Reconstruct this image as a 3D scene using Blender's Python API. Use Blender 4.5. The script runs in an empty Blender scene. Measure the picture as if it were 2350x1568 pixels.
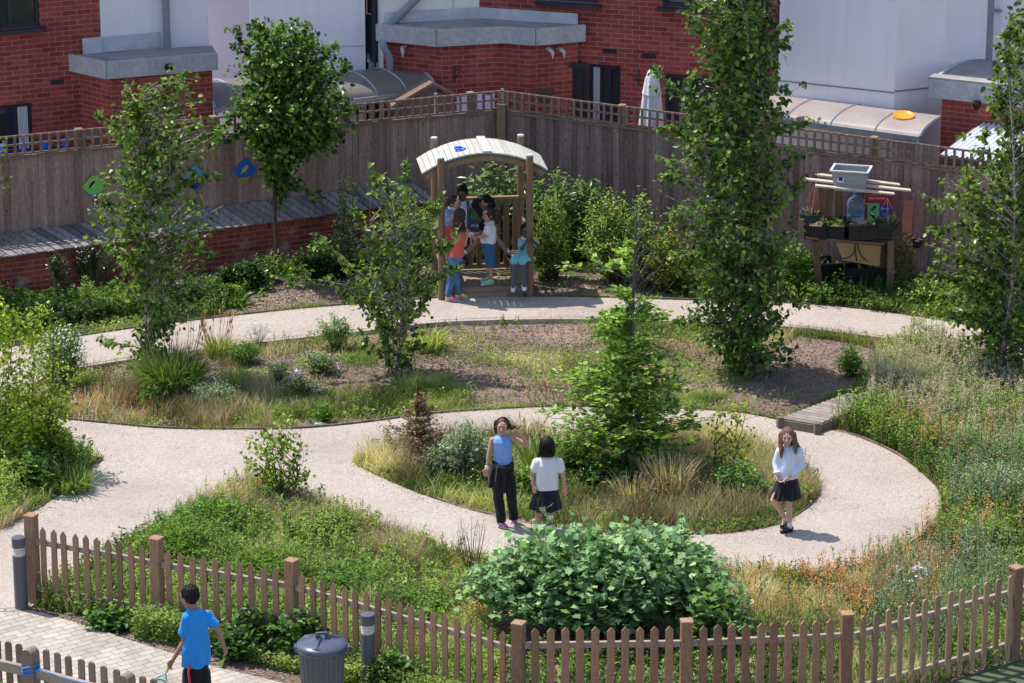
import bpy, math, random
import numpy as np
from mathutils import Vector, Matrix
from mathutils.geometry import tessellate_polygon
rnd = random.Random(7)
RG = np.random.default_rng(11)
scene = bpy.context.scene
COL = scene.collection
R = math.radians
# ------------------------------------------------------------------ camera and survey helpers
PITCH, CH, FP = R(17.5), 13.6, 7675.0
CP, SP = math.cos(PITCH), math.sin(PITCH)
cam = bpy.data.cameras.new('camera'); camo = bpy.data.objects.new('camera', cam); COL.objects.link(camo)
camo.location = (0, 0, CH); camo.rotation_euler = (math.pi/2-PITCH, 0, 0)
cam.lens = 36*FP/2350; cam.sensor_width = 36; cam.clip_end = 1000; cam.clip_start = 1
scene.camera = camo

def ray(x, y):
    a = (x-1175)/FP; b = (784-y)/FP
    return Vector((a, CP+b*SP, -SP+b*CP))
def G(x, y, z=0.0):            # survey point of the plot at height z
    d = ray(x, y); t = (z-CH)/d.z
    return Vector((0, 0, CH)) + d*t
def W(x, y, Y):                # survey point at distance Y
    d = ray(x, y); t = Y/d.y
    return Vector((0, 0, CH)) + d*t
def toP(v):
    x, y, z = v[0], v[1], v[2]-CH
    f = y*CP - z*SP; u = y*SP + z*CP
    return 1175+FP*x/f, 784-FP*u/f
def toPn(A):
    y = A[:, 1]; z = A[:, 2]-CH
    f = y*CP - z*SP; u = y*SP + z*CP
    return np.stack([1175+FP*A[:, 0]/f, 784-FP*u/f], 1)

# ------------------------------------------------------------------ tagging
def tag(o, label=None, cat=None, group=None, kind=None):
    if label: o['label'] = label
    if cat: o['category'] = cat
    if group: o['group'] = group
    if kind: o['kind'] = kind
    return o
def thing(name, label, cat, loc=(0, 0, 0), group=None):
    o = bpy.data.objects.new(name, None); COL.objects.link(o)
    o.location = loc; o.empty_display_size = .2
    return tag(o, label, cat, group)

# ------------------------------------------------------------------ mesh builder
class MB:
    def __init__(s): s.V = []; s.L = []; s.N = []; s.A = []; s.M = []; s.n = 0
    def add(s, verts, faces, v=.5, m=0):
        verts = np.asarray(verts, float).reshape(-1, 3)
        if isinstance(faces, np.ndarray):
            s.L.append((faces+s.n).reshape(-1)); s.N.append(np.full(faces.shape[0], faces.shape[1])); nf = faces.shape[0]
        else:
            s.L.append(np.array([i for f in faces for i in f], int)+s.n); s.N.append(np.array([len(f) for f in faces], int)); nf = len(faces)
        s.V.append(verts); s.M.append(np.full(nf, m))
        s.A.append(np.full(len(verts), v) if np.isscalar(v) else np.asarray(v, float))
        s.n += len(verts); return s
    def box(s, c, sz, rz=0, v=.5, m=0, rx=0, ry=0):
        x, y, z = [q/2 for q in sz]
        P = np.array([[-x,-y,-z],[x,-y,-z],[x,y,-z],[-x,y,-z],[-x,-y,z],[x,-y,z],[x,y,z],[-x,y,z]])
        Rm = np.array((Matrix.Rotation(rz, 3, 'Z') @ Matrix.Rotation(ry, 3, 'Y') @ Matrix.Rotation(rx, 3, 'X')))
        return s.add(P@Rm.T+np.array(c), np.array([[0,3,2,1],[4,5,6,7],[0,1,5,4],[1,2,6,5],[2,3,7,6],[3,0,4,7]]), v, m)
    def beam(s, a, b, w, h, v=.5, m=0):      # rectangular bar from a to b, w across, h tall
        a = np.array(a, float); b = np.array(b, float); d = b-a; L = np.linalg.norm(d); d /= L
        up = np.array([0, 0, 1.]) if abs(d[2]) < .95 else np.array([0, 1., 0])
        sd = np.cross(d, up); sd /= np.linalg.norm(sd); up = np.cross(sd, d)
        P = [a+sd*i*w/2+up*j*h/2 for i, j in ((-1,-1),(1,-1),(1,1),(-1,1))]+[b+sd*i*w/2+up*j*h/2 for i, j in ((-1,-1),(1,-1),(1,1),(-1,1))]
        return s.add(P, np.array([[3,2,1,0],[4,5,6,7],[0,1,5,4],[1,2,6,5],[2,3,7,6],[3,0,4,7]]), v, m)
    def prism(s, poly, z0, z1, v=.5, m=0):   # poly: list of (x,y)
        n = len(poly)
        P = [(x, y, z0) for x, y in poly]+[(x, y, z1) for x, y in poly]
        F = [tuple(range(n-1, -1, -1)), tuple(range(n, 2*n))]+[(i, (i+1) % n, n+(i+1) % n, n+i) for i in range(n)]
        return s.add(P, F, v, m)
    def tubes(s, C, r, k=4, v=.5, m=0, caps=False):   # C (n,m,3), r (n,m)
        C = np.asarray(C, float); r = np.asarray(r, float)
        if C.ndim == 2: C = C[None]; r = r[None]
        n, mm, _ = C.shape
        T = np.gradient(C, axis=1); T /= np.linalg.norm(T, axis=2, keepdims=True)+1e-9
        ref = np.where(np.abs(T[:, :1, 2:3]) < .9, np.array([[[0, 0, 1.]]]), np.array([[[1., 0, 0]]]))
        ref = np.broadcast_to(ref, T.shape)
        A = np.cross(T, ref); A /= np.linalg.norm(A, axis=2, keepdims=True)+1e-9; B = np.cross(T, A)
        an = np.arange(k)*2*math.pi/k
        P = C[:, :, None]+r[:, :, None, None]*(A[:, :, None]*np.cos(an)[None, None, :, None]+B[:, :, None]*np.sin(an)[None, None, :, None])
        i, j, q = np.meshgrid(np.arange(n), np.arange(mm-1), np.arange(k), indexing='ij')
        b = i*mm*k+j*k
        F = np.stack([b+q, b+(q+1) % k, b+k+(q+1) % k, b+k+q], -1).reshape(-1, 4)
        vv = v if np.isscalar(v) else np.repeat(np.asarray(v), mm*k)
        s.add(P.reshape(-1, 3), F, vv, m)
        if caps:
            for ii in range(n):
                for jj in (0, mm-1):
                    fc = list(range(k)) if jj else list(range(k-1, -1, -1))
                    s.add(P[ii, jj], [tuple(fc)], v if np.isscalar(v) else v[ii], m)
        return s
    def lathe(s, prof, c, k=24, v=.5, m=0, sy=1., axis=None):   # prof [(r,z)]
        n = len(prof); an = np.arange(k)*2*math.pi/k
        P = np.array([[r*math.cos(a), r*sy*math.sin(a), z] for r, z in prof for a in an])
        if axis is not None:
            q = Vector((0, 0, 1)).rotation_difference(Vector(axis)).to_matrix(); P = P@np.array(q).T
        P = P+np.array(c)
        F = [(i*k+j, i*k+(j+1) % k, (i+1)*k+(j+1) % k, (i+1)*k+j) for i in range(n-1) for j in range(k)]
        if prof[0][0] > 1e-6: F.append(tuple(range(k-1, -1, -1)))
        if prof[-1][0] > 1e-6: F.append(tuple((n-1)*k+j for j in range(k)))
        return s.add(P, F, v, m)
    def inst(s, T, F, pos, Rm, sc, v, m=0):  # template copies; Rm (n,3,3) columns = axes
        pos = np.asarray(pos); n = len(pos)
        if n == 0: return s
        sc = np.broadcast_to(np.asarray(sc, float), (n,)) if np.ndim(sc) < 2 else sc
        loc = T[None]*(sc[:, None, None] if sc.ndim == 1 else sc[:, None, :])
        P = np.einsum('nij,nkj->nki', Rm, loc)+pos[:, None]
        k = len(T)
        for w in sorted(set(len(f) for f in F)):
            pass
        off = (np.arange(n)*k)
        groups = {}
        for f in F: groups.setdefault(len(f), []).append(f)
        base = s.n; first = True
        for w, fs in groups.items():
            FF = (np.array(fs)[None]+off[:, None, None]).reshape(-1, w)
            if first:
                s.add(P.reshape(-1, 3), FF, np.repeat(np.broadcast_to(v, (n,)), k), m); first = False
            else:
                s.L.append((FF+base).reshape(-1)); s.N.append(np.full(len(FF), w)); s.M.append(np.full(len(FF), m))
        return s
    def mesh(s, name, mats, smooth=False, shift=None):
        V = np.concatenate(s.V); L = np.concatenate(s.L).astype(np.int32); N = np.concatenate(s.N)
        if shift is not None: V = V-np.array(shift)
        me = bpy.data.meshes.new(name)
        me.vertices.add(len(V)); me.vertices.foreach_set('co', V.astype(np.float32).reshape(-1))
        me.loops.add(len(L)); me.loops.foreach_set('vertex_index', L)
        me.polygons.add(len(N)); me.polygons.foreach_set('loop_start', (np.cumsum(N)-N).astype(np.int32))
        me.polygons.foreach_set('material_index', np.concatenate(s.M).astype(np.int32))
        me.polygons.foreach_set('use_smooth', np.full(len(N), smooth))
        for m in (mats if isinstance(mats, (list, tuple)) else [mats]): me.materials.append(m)
        at = me.attributes.new('v', 'FLOAT', 'POINT'); at.data.foreach_set('value', np.concatenate(s.A).astype(np.float32))
        me.update(calc_edges=True); return me
    def obj(s, name, mats, parent=None, smooth=False, origin=None):
        if not s.V: return None
        if parent is not None and origin is None: origin = parent.matrix_basis.translation.copy() if parent.parent is None else None
        if parent is not None and parent.parent is not None: origin = parent.parent.location+parent.location
        me = s.mesh(name, mats, smooth, shift=origin)
        o = bpy.data.objects.new(name, me); COL.objects.link(o)
        if parent is not None: o.parent = parent
        elif origin is not None: o.location = origin
        return o

def smooth_modes(o): return o
def norm(a): return a/(np.linalg.norm(a, axis=-1, keepdims=True)+1e-9)
def frames(d, n):                      # d tip direction, n approximate normal
    d = norm(d); x = norm(np.cross(d, n)); n = np.cross(x, d)
    return np.stack([x, d, n], -1)
def catmull(P, per=4, closed=False):
    P = [Vector((p[0], p[1])) for p in P]; out = []; n = len(P)
    for i in range(n if closed else n-1):
        if closed: a, b, c, d = P[i-1], P[i], P[(i+1) % n], P[(i+2) % n]
        else: a, b, c, d = P[max(i-1, 0)], P[i], P[i+1], P[min(i+2, n-1)]
        for k in range(per):
            t = k/per
            out.append(.5*((2*b)+(c-a)*t+(2*a-5*b+4*c-d)*t*t+(3*b-a-3*c+d)*t**3))
    if not closed: out.append(P[-1])
    return [(p.x, p.y) for p in out]
def inpoly(pts, poly):
    x, y = pts[:, 0], pts[:, 1]; r = np.zeros(len(x), bool); j = len(poly)-1
    for i in range(len(poly)):
        xi, yi = poly[i]; xj, yj = poly[j]
        if yi != yj:
            c = ((yi > y) != (yj > y)) & (x < (xj-xi)*(y-yi)/(yj-yi)+xi); r ^= c
        j = i
    return r
def vnoise(P, sc, seed=0):              # cheap smooth value noise in 3D, 0..1
    Q = np.asarray(P)*sc+seed*17.3; i = np.floor(Q).astype(np.int64); f = Q-i; f = f*f*(3-2*f)
    def h(a, b, c):
        n = (a*73856093) ^ (b*19349663) ^ (c*83492791) ^ (seed*2654435)
        n = (n ^ (n >> 13))*1274126177 & 0x7fffffff
        return (n % 10007)/10007.
    r = 0
    for a in (0, 1):
        for b in (0, 1):
            for c in (0, 1):
                w = (f[:, 0] if a else 1-f[:, 0])*(f[:, 1] if b else 1-f[:, 1])*(f[:, 2] if c else 1-f[:, 2])
                r = r+w*h(i[:, 0]+a, i[:, 1]+b, i[:, 2]+c)
    return r

# ------------------------------------------------------------------ materials
def nodes(name):
    m = bpy.data.materials.new(name); m.use_nodes = True; nt = m.node_tree; nt.nodes.clear()
    out = nt.nodes.new('ShaderNodeOutputMaterial'); return m, nt, out
def N(nt, t, **k):
    n = nt.nodes.new(t)
    for a, b in k.items():
        if a.startswith('i_'): n.inputs[a[2:].replace('_', ' ')].default_value = b
        else: setattr(n, a, b)
    return n
def c4(c): return (c[0], c[1], c[2], 1)
def ramp(nt, cols, src, pos=None):
    r = N(nt, 'ShaderNodeValToRGB'); e = r.color_ramp.elements
    pos = pos or [i/(len(cols)-1) for i in range(len(cols))]
    while len(e) < len(cols): e.new(.5)
    for i, c in enumerate(cols): e[i].position = pos[i]; e[i].color = c4(c)
    nt.links.new(src, r.inputs[0]); return r.outputs[0]
def noise(nt, scale, detail=4, vec=None, rough=.6, stretch=None):
    n = N(nt, 'ShaderNodeTexNoise'); n.inputs['Scale'].default_value = scale; n.inputs['Detail'].default_value = detail
    n.inputs['Roughness'].default_value = rough
    if vec is None: vec = N(nt, 'ShaderNodeTexCoord').outputs['Object']
    if stretch:
        mp = N(nt, 'ShaderNodeMapping'); mp.inputs['Scale'].default_value = stretch; nt.links.new(vec, mp.inputs[0]); vec = mp.outputs[0]
    nt.links.new(vec, n.inputs['Vector']); return n.outputs[0]
def mixc(nt, f, a, b, mode='MIX'):
    n = N(nt, 'ShaderNodeMix'); n.data_type = 'RGBA'; n.blend_type = mode
    for sock, val in ((n.inputs[0], f), (n.inputs[6], a), (n.inputs[7], b)):
        if hasattr(val, 'is_linked') or hasattr(val, 'links'): nt.links.new(val, sock)
        elif isinstance(val, (int, float)): sock.default_value = val
        else: sock.default_value = c4(val)
    return n.outputs[2]
def mat(name, c1, c2=None, rough=.7, scale=8, stretch=None, bump=.0, bscale=60, attr=0., metal=0., spec=.3, fine=.0, sheen=0, coat=0., pos=None, knots=0):
    m, nt, out = nodes(name); b = N(nt, 'ShaderNodeBsdfPrincipled')
    c2 = c2 or tuple(min(1, x*1.25) for x in c1)
    col = ramp(nt, [c1, c2], noise(nt, scale, 5, stretch=stretch), pos or [.3, .7])
    if attr:
        a = N(nt, 'ShaderNodeAttribute', attribute_name='v')
        r = ramp(nt, [(1-attr,)*3, (1+attr*.0,)*3, (1,)*3], a.outputs['Fac'])
        col = mixc(nt, 1., col, r, 'MULTIPLY')
    if fine:
        r = ramp(nt, [(1-fine,)*3, (1,)*3], noise(nt, bscale, 3), [.3, .65]); col = mixc(nt, 1., col, r, 'MULTIPLY')
    if knots:
        v = N(nt, 'ShaderNodeTexVoronoi'); v.inputs['Scale'].default_value = knots; tc = N(nt, 'ShaderNodeTexCoord'); mp = N(nt, 'ShaderNodeMapping'); mp.inputs['Scale'].default_value = (1.5, .2, 1); nt.links.new(tc.outputs['Object'], mp.inputs[0]); nt.links.new(mp.outputs[0], v.inputs['Vector'])
        col = mixc(nt, 1., col, ramp(nt, [(.45, .38, .38), (1, 1, 1)], v.outputs['Distance'], [.05, .13]), 'MULTIPLY')
        st = ramp(nt, [(1.08,)*3, (.72, .7, .7)], noise(nt, 1.3, 5, stretch=(3, 1, .25)), [.35, .7]); col = mixc(nt, 1., col, st, 'MULTIPLY')
    nt.links.new(col, b.inputs['Base Color'])
    b.inputs['Roughness'].default_value = rough; b.inputs['Metallic'].default_value = metal
    b.inputs['Specular IOR Level'].default_value = spec
    if sheen: b.inputs['Sheen Weight'].default_value = sheen
    if coat: b.inputs['Coat Weight'].default_value = coat
    if bump:
        bp = N(nt, 'ShaderNodeBump'); bp.inputs['Strength'].default_value = 1; bp.inputs['Distance'].default_value = bump
        nt.links.new(noise(nt, bscale, 4, stretch=stretch), bp.inputs['Height']); nt.links.new(bp.outputs[0], b.inputs['Normal'])
    nt.links.new(b.outputs[0], out.inputs[0]); return m
def leafmat(name, cols, trans=.4, rough=.38, spec=.45, tcol=None, pos=None, g=1.22):
    cols = [tuple(min(.85, x*g*(.5 if i == 0 else .9 if i == 1 and len(cols) > 2 else 1.2)) for x in c) for i, c in enumerate(cols)]
    m, nt, out = nodes(name); b = N(nt, 'ShaderNodeBsdfPrincipled'); t = N(nt, 'ShaderNodeBsdfTranslucent'); mx = N(nt, 'ShaderNodeMixShader')
    a = N(nt, 'ShaderNodeAttribute', attribute_name='v')
    col = ramp(nt, cols, a.outputs['Fac'], pos)
    nt.links.new(col, b.inputs['Base Color']); b.inputs['Roughness'].default_value = rough*.85; b.inputs['Specular IOR Level'].default_value = spec*.5
    tc = mixc(nt, 1., col, tcol or (2.1, 2.3, .9), 'MULTIPLY')
    for s in tc.node.inputs: pass
    tc.node.clamp_result = False
    nt.links.new(tc, t.inputs[0]); mx.inputs[0].default_value = trans*.75
    nt.links.new(b.outputs[0], mx.inputs[1]); nt.links.new(t.outputs[0], mx.inputs[2]); nt.links.new(mx.outputs[0], out.inputs[0]); return m

def brickmat(name, c1, c2, mortar, dirt=.0):
    m, nt, out = nodes(name); b = N(nt, 'ShaderNodeBsdfPrincipled')
    tc = N(nt, 'ShaderNodeTexCoord'); sp = N(nt, 'ShaderNodeSeparateXYZ'); nt.links.new(tc.outputs['Object'], sp.inputs[0])
    cb = N(nt, 'ShaderNodeCombineXYZ'); nt.links.new(sp.outputs[0], cb.inputs[0]); nt.links.new(sp.outputs[2], cb.inputs[1])
    br = N(nt, 'ShaderNodeTexBrick'); br.offset = .5
    for k, v in (('Scale', 1.), ('Mortar Size', .0065), ('Mortar Smooth', .3), ('Bias', 0.), ('Brick Width', .225), ('Row Height', .075)): br.inputs[k].default_value = v
    br.inputs['Color1'].default_value = c4(c1); br.inputs['Color2'].default_value = c4(c2); br.inputs['Mortar'].default_value = c4(mortar)
    nt.links.new(cb.outputs[0], br.inputs['Vector'])
    col = mixc(nt, 1., br.outputs[0], ramp(nt, [(.72, .70, .70), (1.12, 1.08, 1.08)], noise(nt, 1.1, 6), [.3, .7]), 'MULTIPLY')
    col = mixc(nt, 1., col, ramp(nt, [(.8,)*3, (1.1,)*3], noise(nt, 60, 3), [.3, .7]), 'MULTIPLY')
    if dirt: col = mixc(nt, ramp(nt, [(0,)*3, (dirt,)*3], noise(nt, 2.5, 6), [.55, .75]), col, (.5, .45, .43))
    nt.links.new(col, b.inputs['Base Color']); b.inputs['Roughness'].default_value = .9; b.inputs['Specular IOR Level'].default_value = .15
    bp = N(nt, 'ShaderNodeBump'); bp.inputs['Distance'].default_value = -.006; bp.inputs['Strength'].default_value = .8
    nt.links.new(br.outputs['Fac'], bp.inputs['Height']); nt.links.new(bp.outputs[0], b.inputs['Normal'])
    nt.links.new(b.outputs[0], out.inputs[0]); return m
def glassmat(name, col=(.02, .025, .03), rough=.06):
    m, nt, out = nodes(name); b = N(nt, 'ShaderNodeBsdfPrincipled'); b.inputs['Base Color'].default_value = c4(col)
    b.inputs['Roughness'].default_value = rough; b.inputs['Specular IOR Level'].default_value = .8; nt.links.new(b.outputs[0], out.inputs[0]); return m
def clearmat(name, col, alpha=.35, rough=.15):
    m, nt, out = nodes(name); b = N(nt, 'ShaderNodeBsdfPrincipled'); b.inputs['Base Color'].default_value = c4(col); b.inputs['Roughness'].default_value = rough
    t = N(nt, 'ShaderNodeBsdfTransparent'); t.inputs[0].default_value = c4(tuple(.6+.4*x for x in col)); mx = N(nt, 'ShaderNodeMixShader'); mx.inputs[0].default_value = 1-alpha
    nt.links.new(b.outputs[0], mx.inputs[1]); nt.links.new(t.outputs[0], mx.inputs[2]); nt.links.new(mx.outputs[0], out.inputs[0]); return m

# ------------------------------------------------------------------ light and sky
w = bpy.data.worlds.new('World'); scene.world = w; w.use_nodes = True; nt = w.node_tree; nt.nodes.clear()
bg = N(nt, 'ShaderNodeBackground'); wo = N(nt, 'ShaderNodeOutputWorld'); sky = N(nt, 'ShaderNodeTexSky'); sky.sky_type = 'NISHITA'
SUNH = Vector((-.86, .50, 0)).normalized(); SEL = R(63.5)
SUN = Vector((SUNH.x*math.cos(SEL), SUNH.y*math.cos(SEL), math.sin(SEL)))
sky.sun_disc = False; sky.sun_elevation = SEL; sky.sun_rotation = math.atan2(SUNH.x, SUNH.y); sky.air_density = 1.2; sky.dust_density = 1.; sky.ozone_density = 1.
nt.links.new(sky.outputs[0], bg.inputs[0]); bg.inputs[1].default_value = .15; nt.links.new(bg.outputs[0], wo.inputs[0])
sl = bpy.data.lights.new('sun', 'SUN'); sl.energy = 4.1; sl.angle = R(.5); sl.color = (1, .945, .86)
so = bpy.data.objects.new('sun', sl); COL.objects.link(so); so.rotation_euler = (-SUN).to_track_quat('-Z', 'Y').to_euler(); so.location = (0, 40, 30)
scene.view_settings.view_transform = 'Standard'; scene.view_settings.look = 'None'; scene.view_settings.gamma = 1
scene.view_settings.use_curve_mapping = False; scene.view_settings.exposure = .52
scene.cycles.max_bounces = 6; scene.cycles.diffuse_bounces = 3; scene.cycles.glossy_bounces = 2; scene.cycles.transmission_bounces = 3; scene.cycles.transparent_max_bounces = 8
scene.cycles.use_adaptive_sampling = True; scene.cycles.adaptive_threshold = .02
scene.cycles.sample_clamp_indirect = 4
# ================================================================== SETTING
m_soil = None
def soilmat():
    m, nt, out = nodes('soil'); b = N(nt, 'ShaderNodeBsdfPrincipled')
    big = noise(nt, .55, 6); col = ramp(nt, [(.15, .105, .09), (.27, .195, .165), (.40, .30, .25)], big, [.3, .5, .7])
    chips = N(nt, 'ShaderNodeTexVoronoi'); chips.inputs['Scale'].default_value = 28
    tc = N(nt, 'ShaderNodeTexCoord'); mp = N(nt, 'ShaderNodeMapping'); mp.inputs['Scale'].default_value = (1, 1.9, 1); nt.links.new(tc.outputs['Object'], mp.inputs[0]); nt.links.new(mp.outputs[0], chips.inputs['Vector'])
    cc = ramp(nt, [(.55, .5, .48), (1.1, 1.05, 1), (1.5, 1.45, 1.35)], chips.outputs['Color'], [.1, .5, .9])
    col = mixc(nt, .75, col, mixc(nt, 1., col, cc, 'MULTIPLY'))
    gr = ramp(nt, [(0, 0, 0), (.4, .4, .4)], noise(nt, 1.7, 7), [.55, .68])
    col = mixc(nt, gr, col, mixc(nt, noise(nt, 9, 4), (.09, .12, .035), (.24, .2, .09)))
    nt.links.new(col, b.inputs['Base Color']); b.inputs['Roughness'].default_value = .95; b.inputs['Specular IOR Level'].default_value = .1
    bp = N(nt, 'ShaderNodeBump'); bp.inputs['Distance'].default_value = .05; nt.links.new(noise(nt, 16, 8, rough=.75), bp.inputs['Height']); nt.links.new(bp.outputs[0], b.inputs['Normal'])
    nt.links.new(b.outputs[0], out.inputs[0]); return m
def pathmat():
    m, nt, out = nodes('resin_gravel'); b = N(nt, 'ShaderNodeBsdfPrincipled')
    col = ramp(nt, [(.335, .28, .25), (.40, .34, .305), (.44, .38, .345)], noise(nt, .6, 6), [.3, .5, .7])
    v = N(nt, 'ShaderNodeTexVoronoi'); v.inputs['Scale'].default_value = 55; tc = N(nt, 'ShaderNodeTexCoord'); nt.links.new(tc.outputs['Object'], v.inputs['Vector'])
    sp = ramp(nt, [(.72, .69, .67), (.98, .97, .95), (1.14, 1.13, 1.12)], v.outputs['Color'], [.12, .5, .9])
    col = mixc(nt, .8, col, mixc(nt, 1., col, sp, 'MULTIPLY'))
    st = ramp(nt, [(1, 1, 1), (.72, .67, .62)], noise(nt, 3.1, 8, rough=.7), [.58, .72]); col = mixc(nt, .6, col, mixc(nt, 1., col, st, 'MULTIPLY'))
    # hairline cracks
    cr = N(nt, 'ShaderNodeTexVoronoi'); cr.feature = 'DISTANCE_TO_EDGE'; cr.inputs['Scale'].default_value = .75; cr.inputs['Randomness'].default_value = 1
    ad = N(nt, 'ShaderNodeVectorMath'); ad.operation = 'ADD'; nt.links.new(tc.outputs['Object'], ad.inputs[0])
    nn = N(nt, 'ShaderNodeTexNoise'); nn.inputs['Scale'].default_value = 2.2; nn.inputs['Detail'].default_value = 5; nt.links.new(tc.outputs['Object'], nn.inputs['Vector'])
    nt.links.new(nn.outputs['Color'], ad.inputs[1]); nt.links.new(ad.outputs[0], cr.inputs['Vector'])
    cf = ramp(nt, [(1, 1, 1), (0, 0, 0)], cr.outputs['Distance'], [.002, .009]); gate = ramp(nt, [(0, 0, 0), (.55, .55, .55)], noise(nt, .5, 2), [.5, .6])
    col = mixc(nt, mixc(nt, 1., cf, gate, 'MULTIPLY'), col, (.25, .2, .17))
    nt.links.new(col, b.inputs['Base Color']); b.inputs['Roughness'].default_value = .85; b.inputs['Specular IOR Level'].default_value = .2
    bp = N(nt, 'ShaderNodeBump'); bp.inputs['Distance'].default_value = .006; nt.links.new(v.outputs['Distance'], bp.inputs['Height']); nt.links.new(bp.outputs[0], b.inputs['Normal'])
    nt.links.new(b.outputs[0], out.inputs[0]); return m
def pavermat():
    m, nt, out = nodes('paver'); b = N(nt, 'ShaderNodeBsdfPrincipled')
    tc = N(nt, 'ShaderNodeTexCoord'); mp = N(nt, 'ShaderNodeMapping'); mp.inputs['Rotation'].default_value = (0, 0, R(-36)); nt.links.new(tc.outputs['Object'], mp.inputs[0])
    br = N(nt, 'ShaderNodeTexBrick'); br.offset = .5
    for k, v in (('Scale', 1.), ('Mortar Size', .004), ('Mortar Smooth', .2), ('Bias', 0.), ('Brick Width', .2), ('Row Height', .1)): br.inputs[k].default_value = v
    br.inputs['Color1'].default_value = (.36, .32, .28, 1); br.inputs['Color2'].default_value = (.46, .415, .365, 1); br.inputs['Mortar'].default_value = (.22, .185, .15, 1)
    nt.links.new(mp.outputs[0], br.inputs['Vector'])
    col = mixc(nt, 1., br.outputs[0], ramp(nt, [(.75, .72, .7), (1.1, 1.1, 1.1)], noise(nt, 2.2, 7), [.3, .65]), 'MULTIPLY')
    col = mixc(nt, 1., col, ramp(nt, [(.8,)*3, (1.1,)*3], noise(nt, 90, 3), [.35, .6]), 'MULTIPLY')
    nt.links.new(col, b.inputs['Base Color']); b.inputs['Roughness'].default_value = .85; b.inputs['Specular IOR Level'].default_value = .25
    bp = N(nt, 'ShaderNodeBump'); bp.inputs['Distance'].default_value = -.006; nt.links.new(br.outputs['Fac'], bp.inputs['Height']); nt.links.new(bp.outputs[0], b.inputs['Normal'])
    nt.links.new(b.outputs[0], out.inputs[0]); return m

OUT = [(-60,815),(0,802),(100,785),(200,770),(350,748),(500,730),(700,708),(850,697),(1000,685),(1100,682),(1230,681),(1400,684),(1560,689),(1700,693),(1830,698),(1950,707),(2070,722),(2180,740),(2300,765),(2430,800),
 (2430,885),(2300,850),(2130,793),(2000,772),(1810,750),(1560,738),(1360,733),(1200,733),(1000,740),(860,757),(600,785),(400,810),(215,838),(130,852),(80,880),(65,910),(90,945),(150,962),(250,973),(400,985),(640,986),(760,979),(860,968),(1000,950),(1200,937),(1300,934),(1450,935),(1590,940),(1700,948),(1790,965),(1900,985),(1980,1008),(2060,1045),(2120,1090),(2155,1130),(2160,1170),(2130,1215),(2060,1258),(1980,1290),(1900,1306),(1800,1316),(1700,1320),(1640,1318),(1450,1318),(1250,1303),(1080,1276),(1000,1260),(900,1228),(820,1194),(750,1166),(690,1146),(630,1122),(584,1108)]
OUT2 = [(578,1110),(500,1141),(430,1168),(330,1213),(260,1262),(180,1312),(110,1365),(60,1397),(0,1403),(-90,1409),(-90,1275),(0,1218),(120,1148),(238,1056)]
OUT3 = [(236,1050),(190,1040),(150,1010),(110,975),(60,955),(0,950),(-80,950),(-100,880)]
ISL = [(812,1061),(860,1046),(900,1028),(1000,1010),(1100,1003),(1200,1000),(1300,997),(1400,992),(1500,990),(1600,993),(1680,1003),(1750,1025),(1810,1055),(1860,1090),(1883,1125),(1880,1142),(1850,1170),(1790,1203),(1700,1221),(1600,1228),(1500,1228),(1400,1224),(1300,1214),(1200,1200),(1120,1182),(1040,1160),(950,1128),(880,1098)]
PATH_OUT = catmull(OUT, 4)+catmull(OUT2, 4)+catmull(OUT3, 4)
PATH_ISL = catmull(ISL, 4, True)
PAVE = [(-120,1409),(0,1403),(60,1398),(100,1407),(150,1422),(220,1442),(300,1470),(400,1500),(500,1532),(600,1555),(700,1580),(800,1620),(900,1690),(900,1980),(-300,1980)]
GREEN = [(2080,1640),(2180,1570),(2260,1535),(2360,1505),(2480,1480),(2700,1900),(2000,1900)]
M_path = pathmat(); M_soil = soilmat(); M_paver = pavermat()
def slab(name, polys, z, th, m):
    P3 = [[G(x, y, z) for x, y in p] for p in polys]
    tris = tessellate_polygon(P3); flat = [v for p in P3 for v in p]
    mb = MB(); mb.add([tuple(v) for v in flat], [tuple(t) for t in tris])
    o0 = 0
    for p in P3:
        n = len(p); V = [tuple(v) for v in p]+[(v.x, v.y, z-th) for v in p]
        mb.add(V, [(i, (i+1) % n, n+(i+1) % n, n+i) for i in range(n)])
    o = mb.obj(name, m); 
    # make top faces point up
    bm = __import__('bmesh').new(); bm.from_mesh(o.data); bm.normal_update()
    for f in bm.faces:
        if abs(f.normal.z) > .9 and f.normal.z < 0: f.normal_flip()
    bm.to_mesh(o.data); bm.free(); tag(o, kind='structure'); return o
PZ = .03
slab('garden_path', [PATH_OUT, PATH_ISL], PZ, .12, M_path)
slab('block_pavement', [PAVE], .022, .1, M_paver)
slab('green_play_surface', [GREEN], .02, .1, mat('green_rubber', (.07, .1, .05), (.11, .14, .075), scale=3, fine=.3, bscale=90, rough=.9))
M_edge = mat('edging_timber', (.15, .115, .09), (.28, .225, .18), scale=14, rough=.9, attr=.3)
mb = MB()
def edging(poly, closed, skip=None):
    pts = [G(x, y, 0) for x, y in poly]; n = len(pts)
    for i in range(n if closed else n-1):
        a, b = pts[i], pts[(i+1) % n]
        if (b-a).length < 1e-4: continue
        if skip and skip(poly[i]): continue
        e = (b-a).normalized()*.003
        mb.beam(a-e+Vector((0, 0, -.039)), b+e+Vector((0, 0, -.039)), .018, .138+.004*(i % 2), v=rnd.random())
edging(PATH_OUT, False, lambda p: p[0] < -20 or p[0] > 2400); edging(PATH_ISL, True)
tag(mb.obj('path_edging', M_edge), kind='structure')

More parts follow.
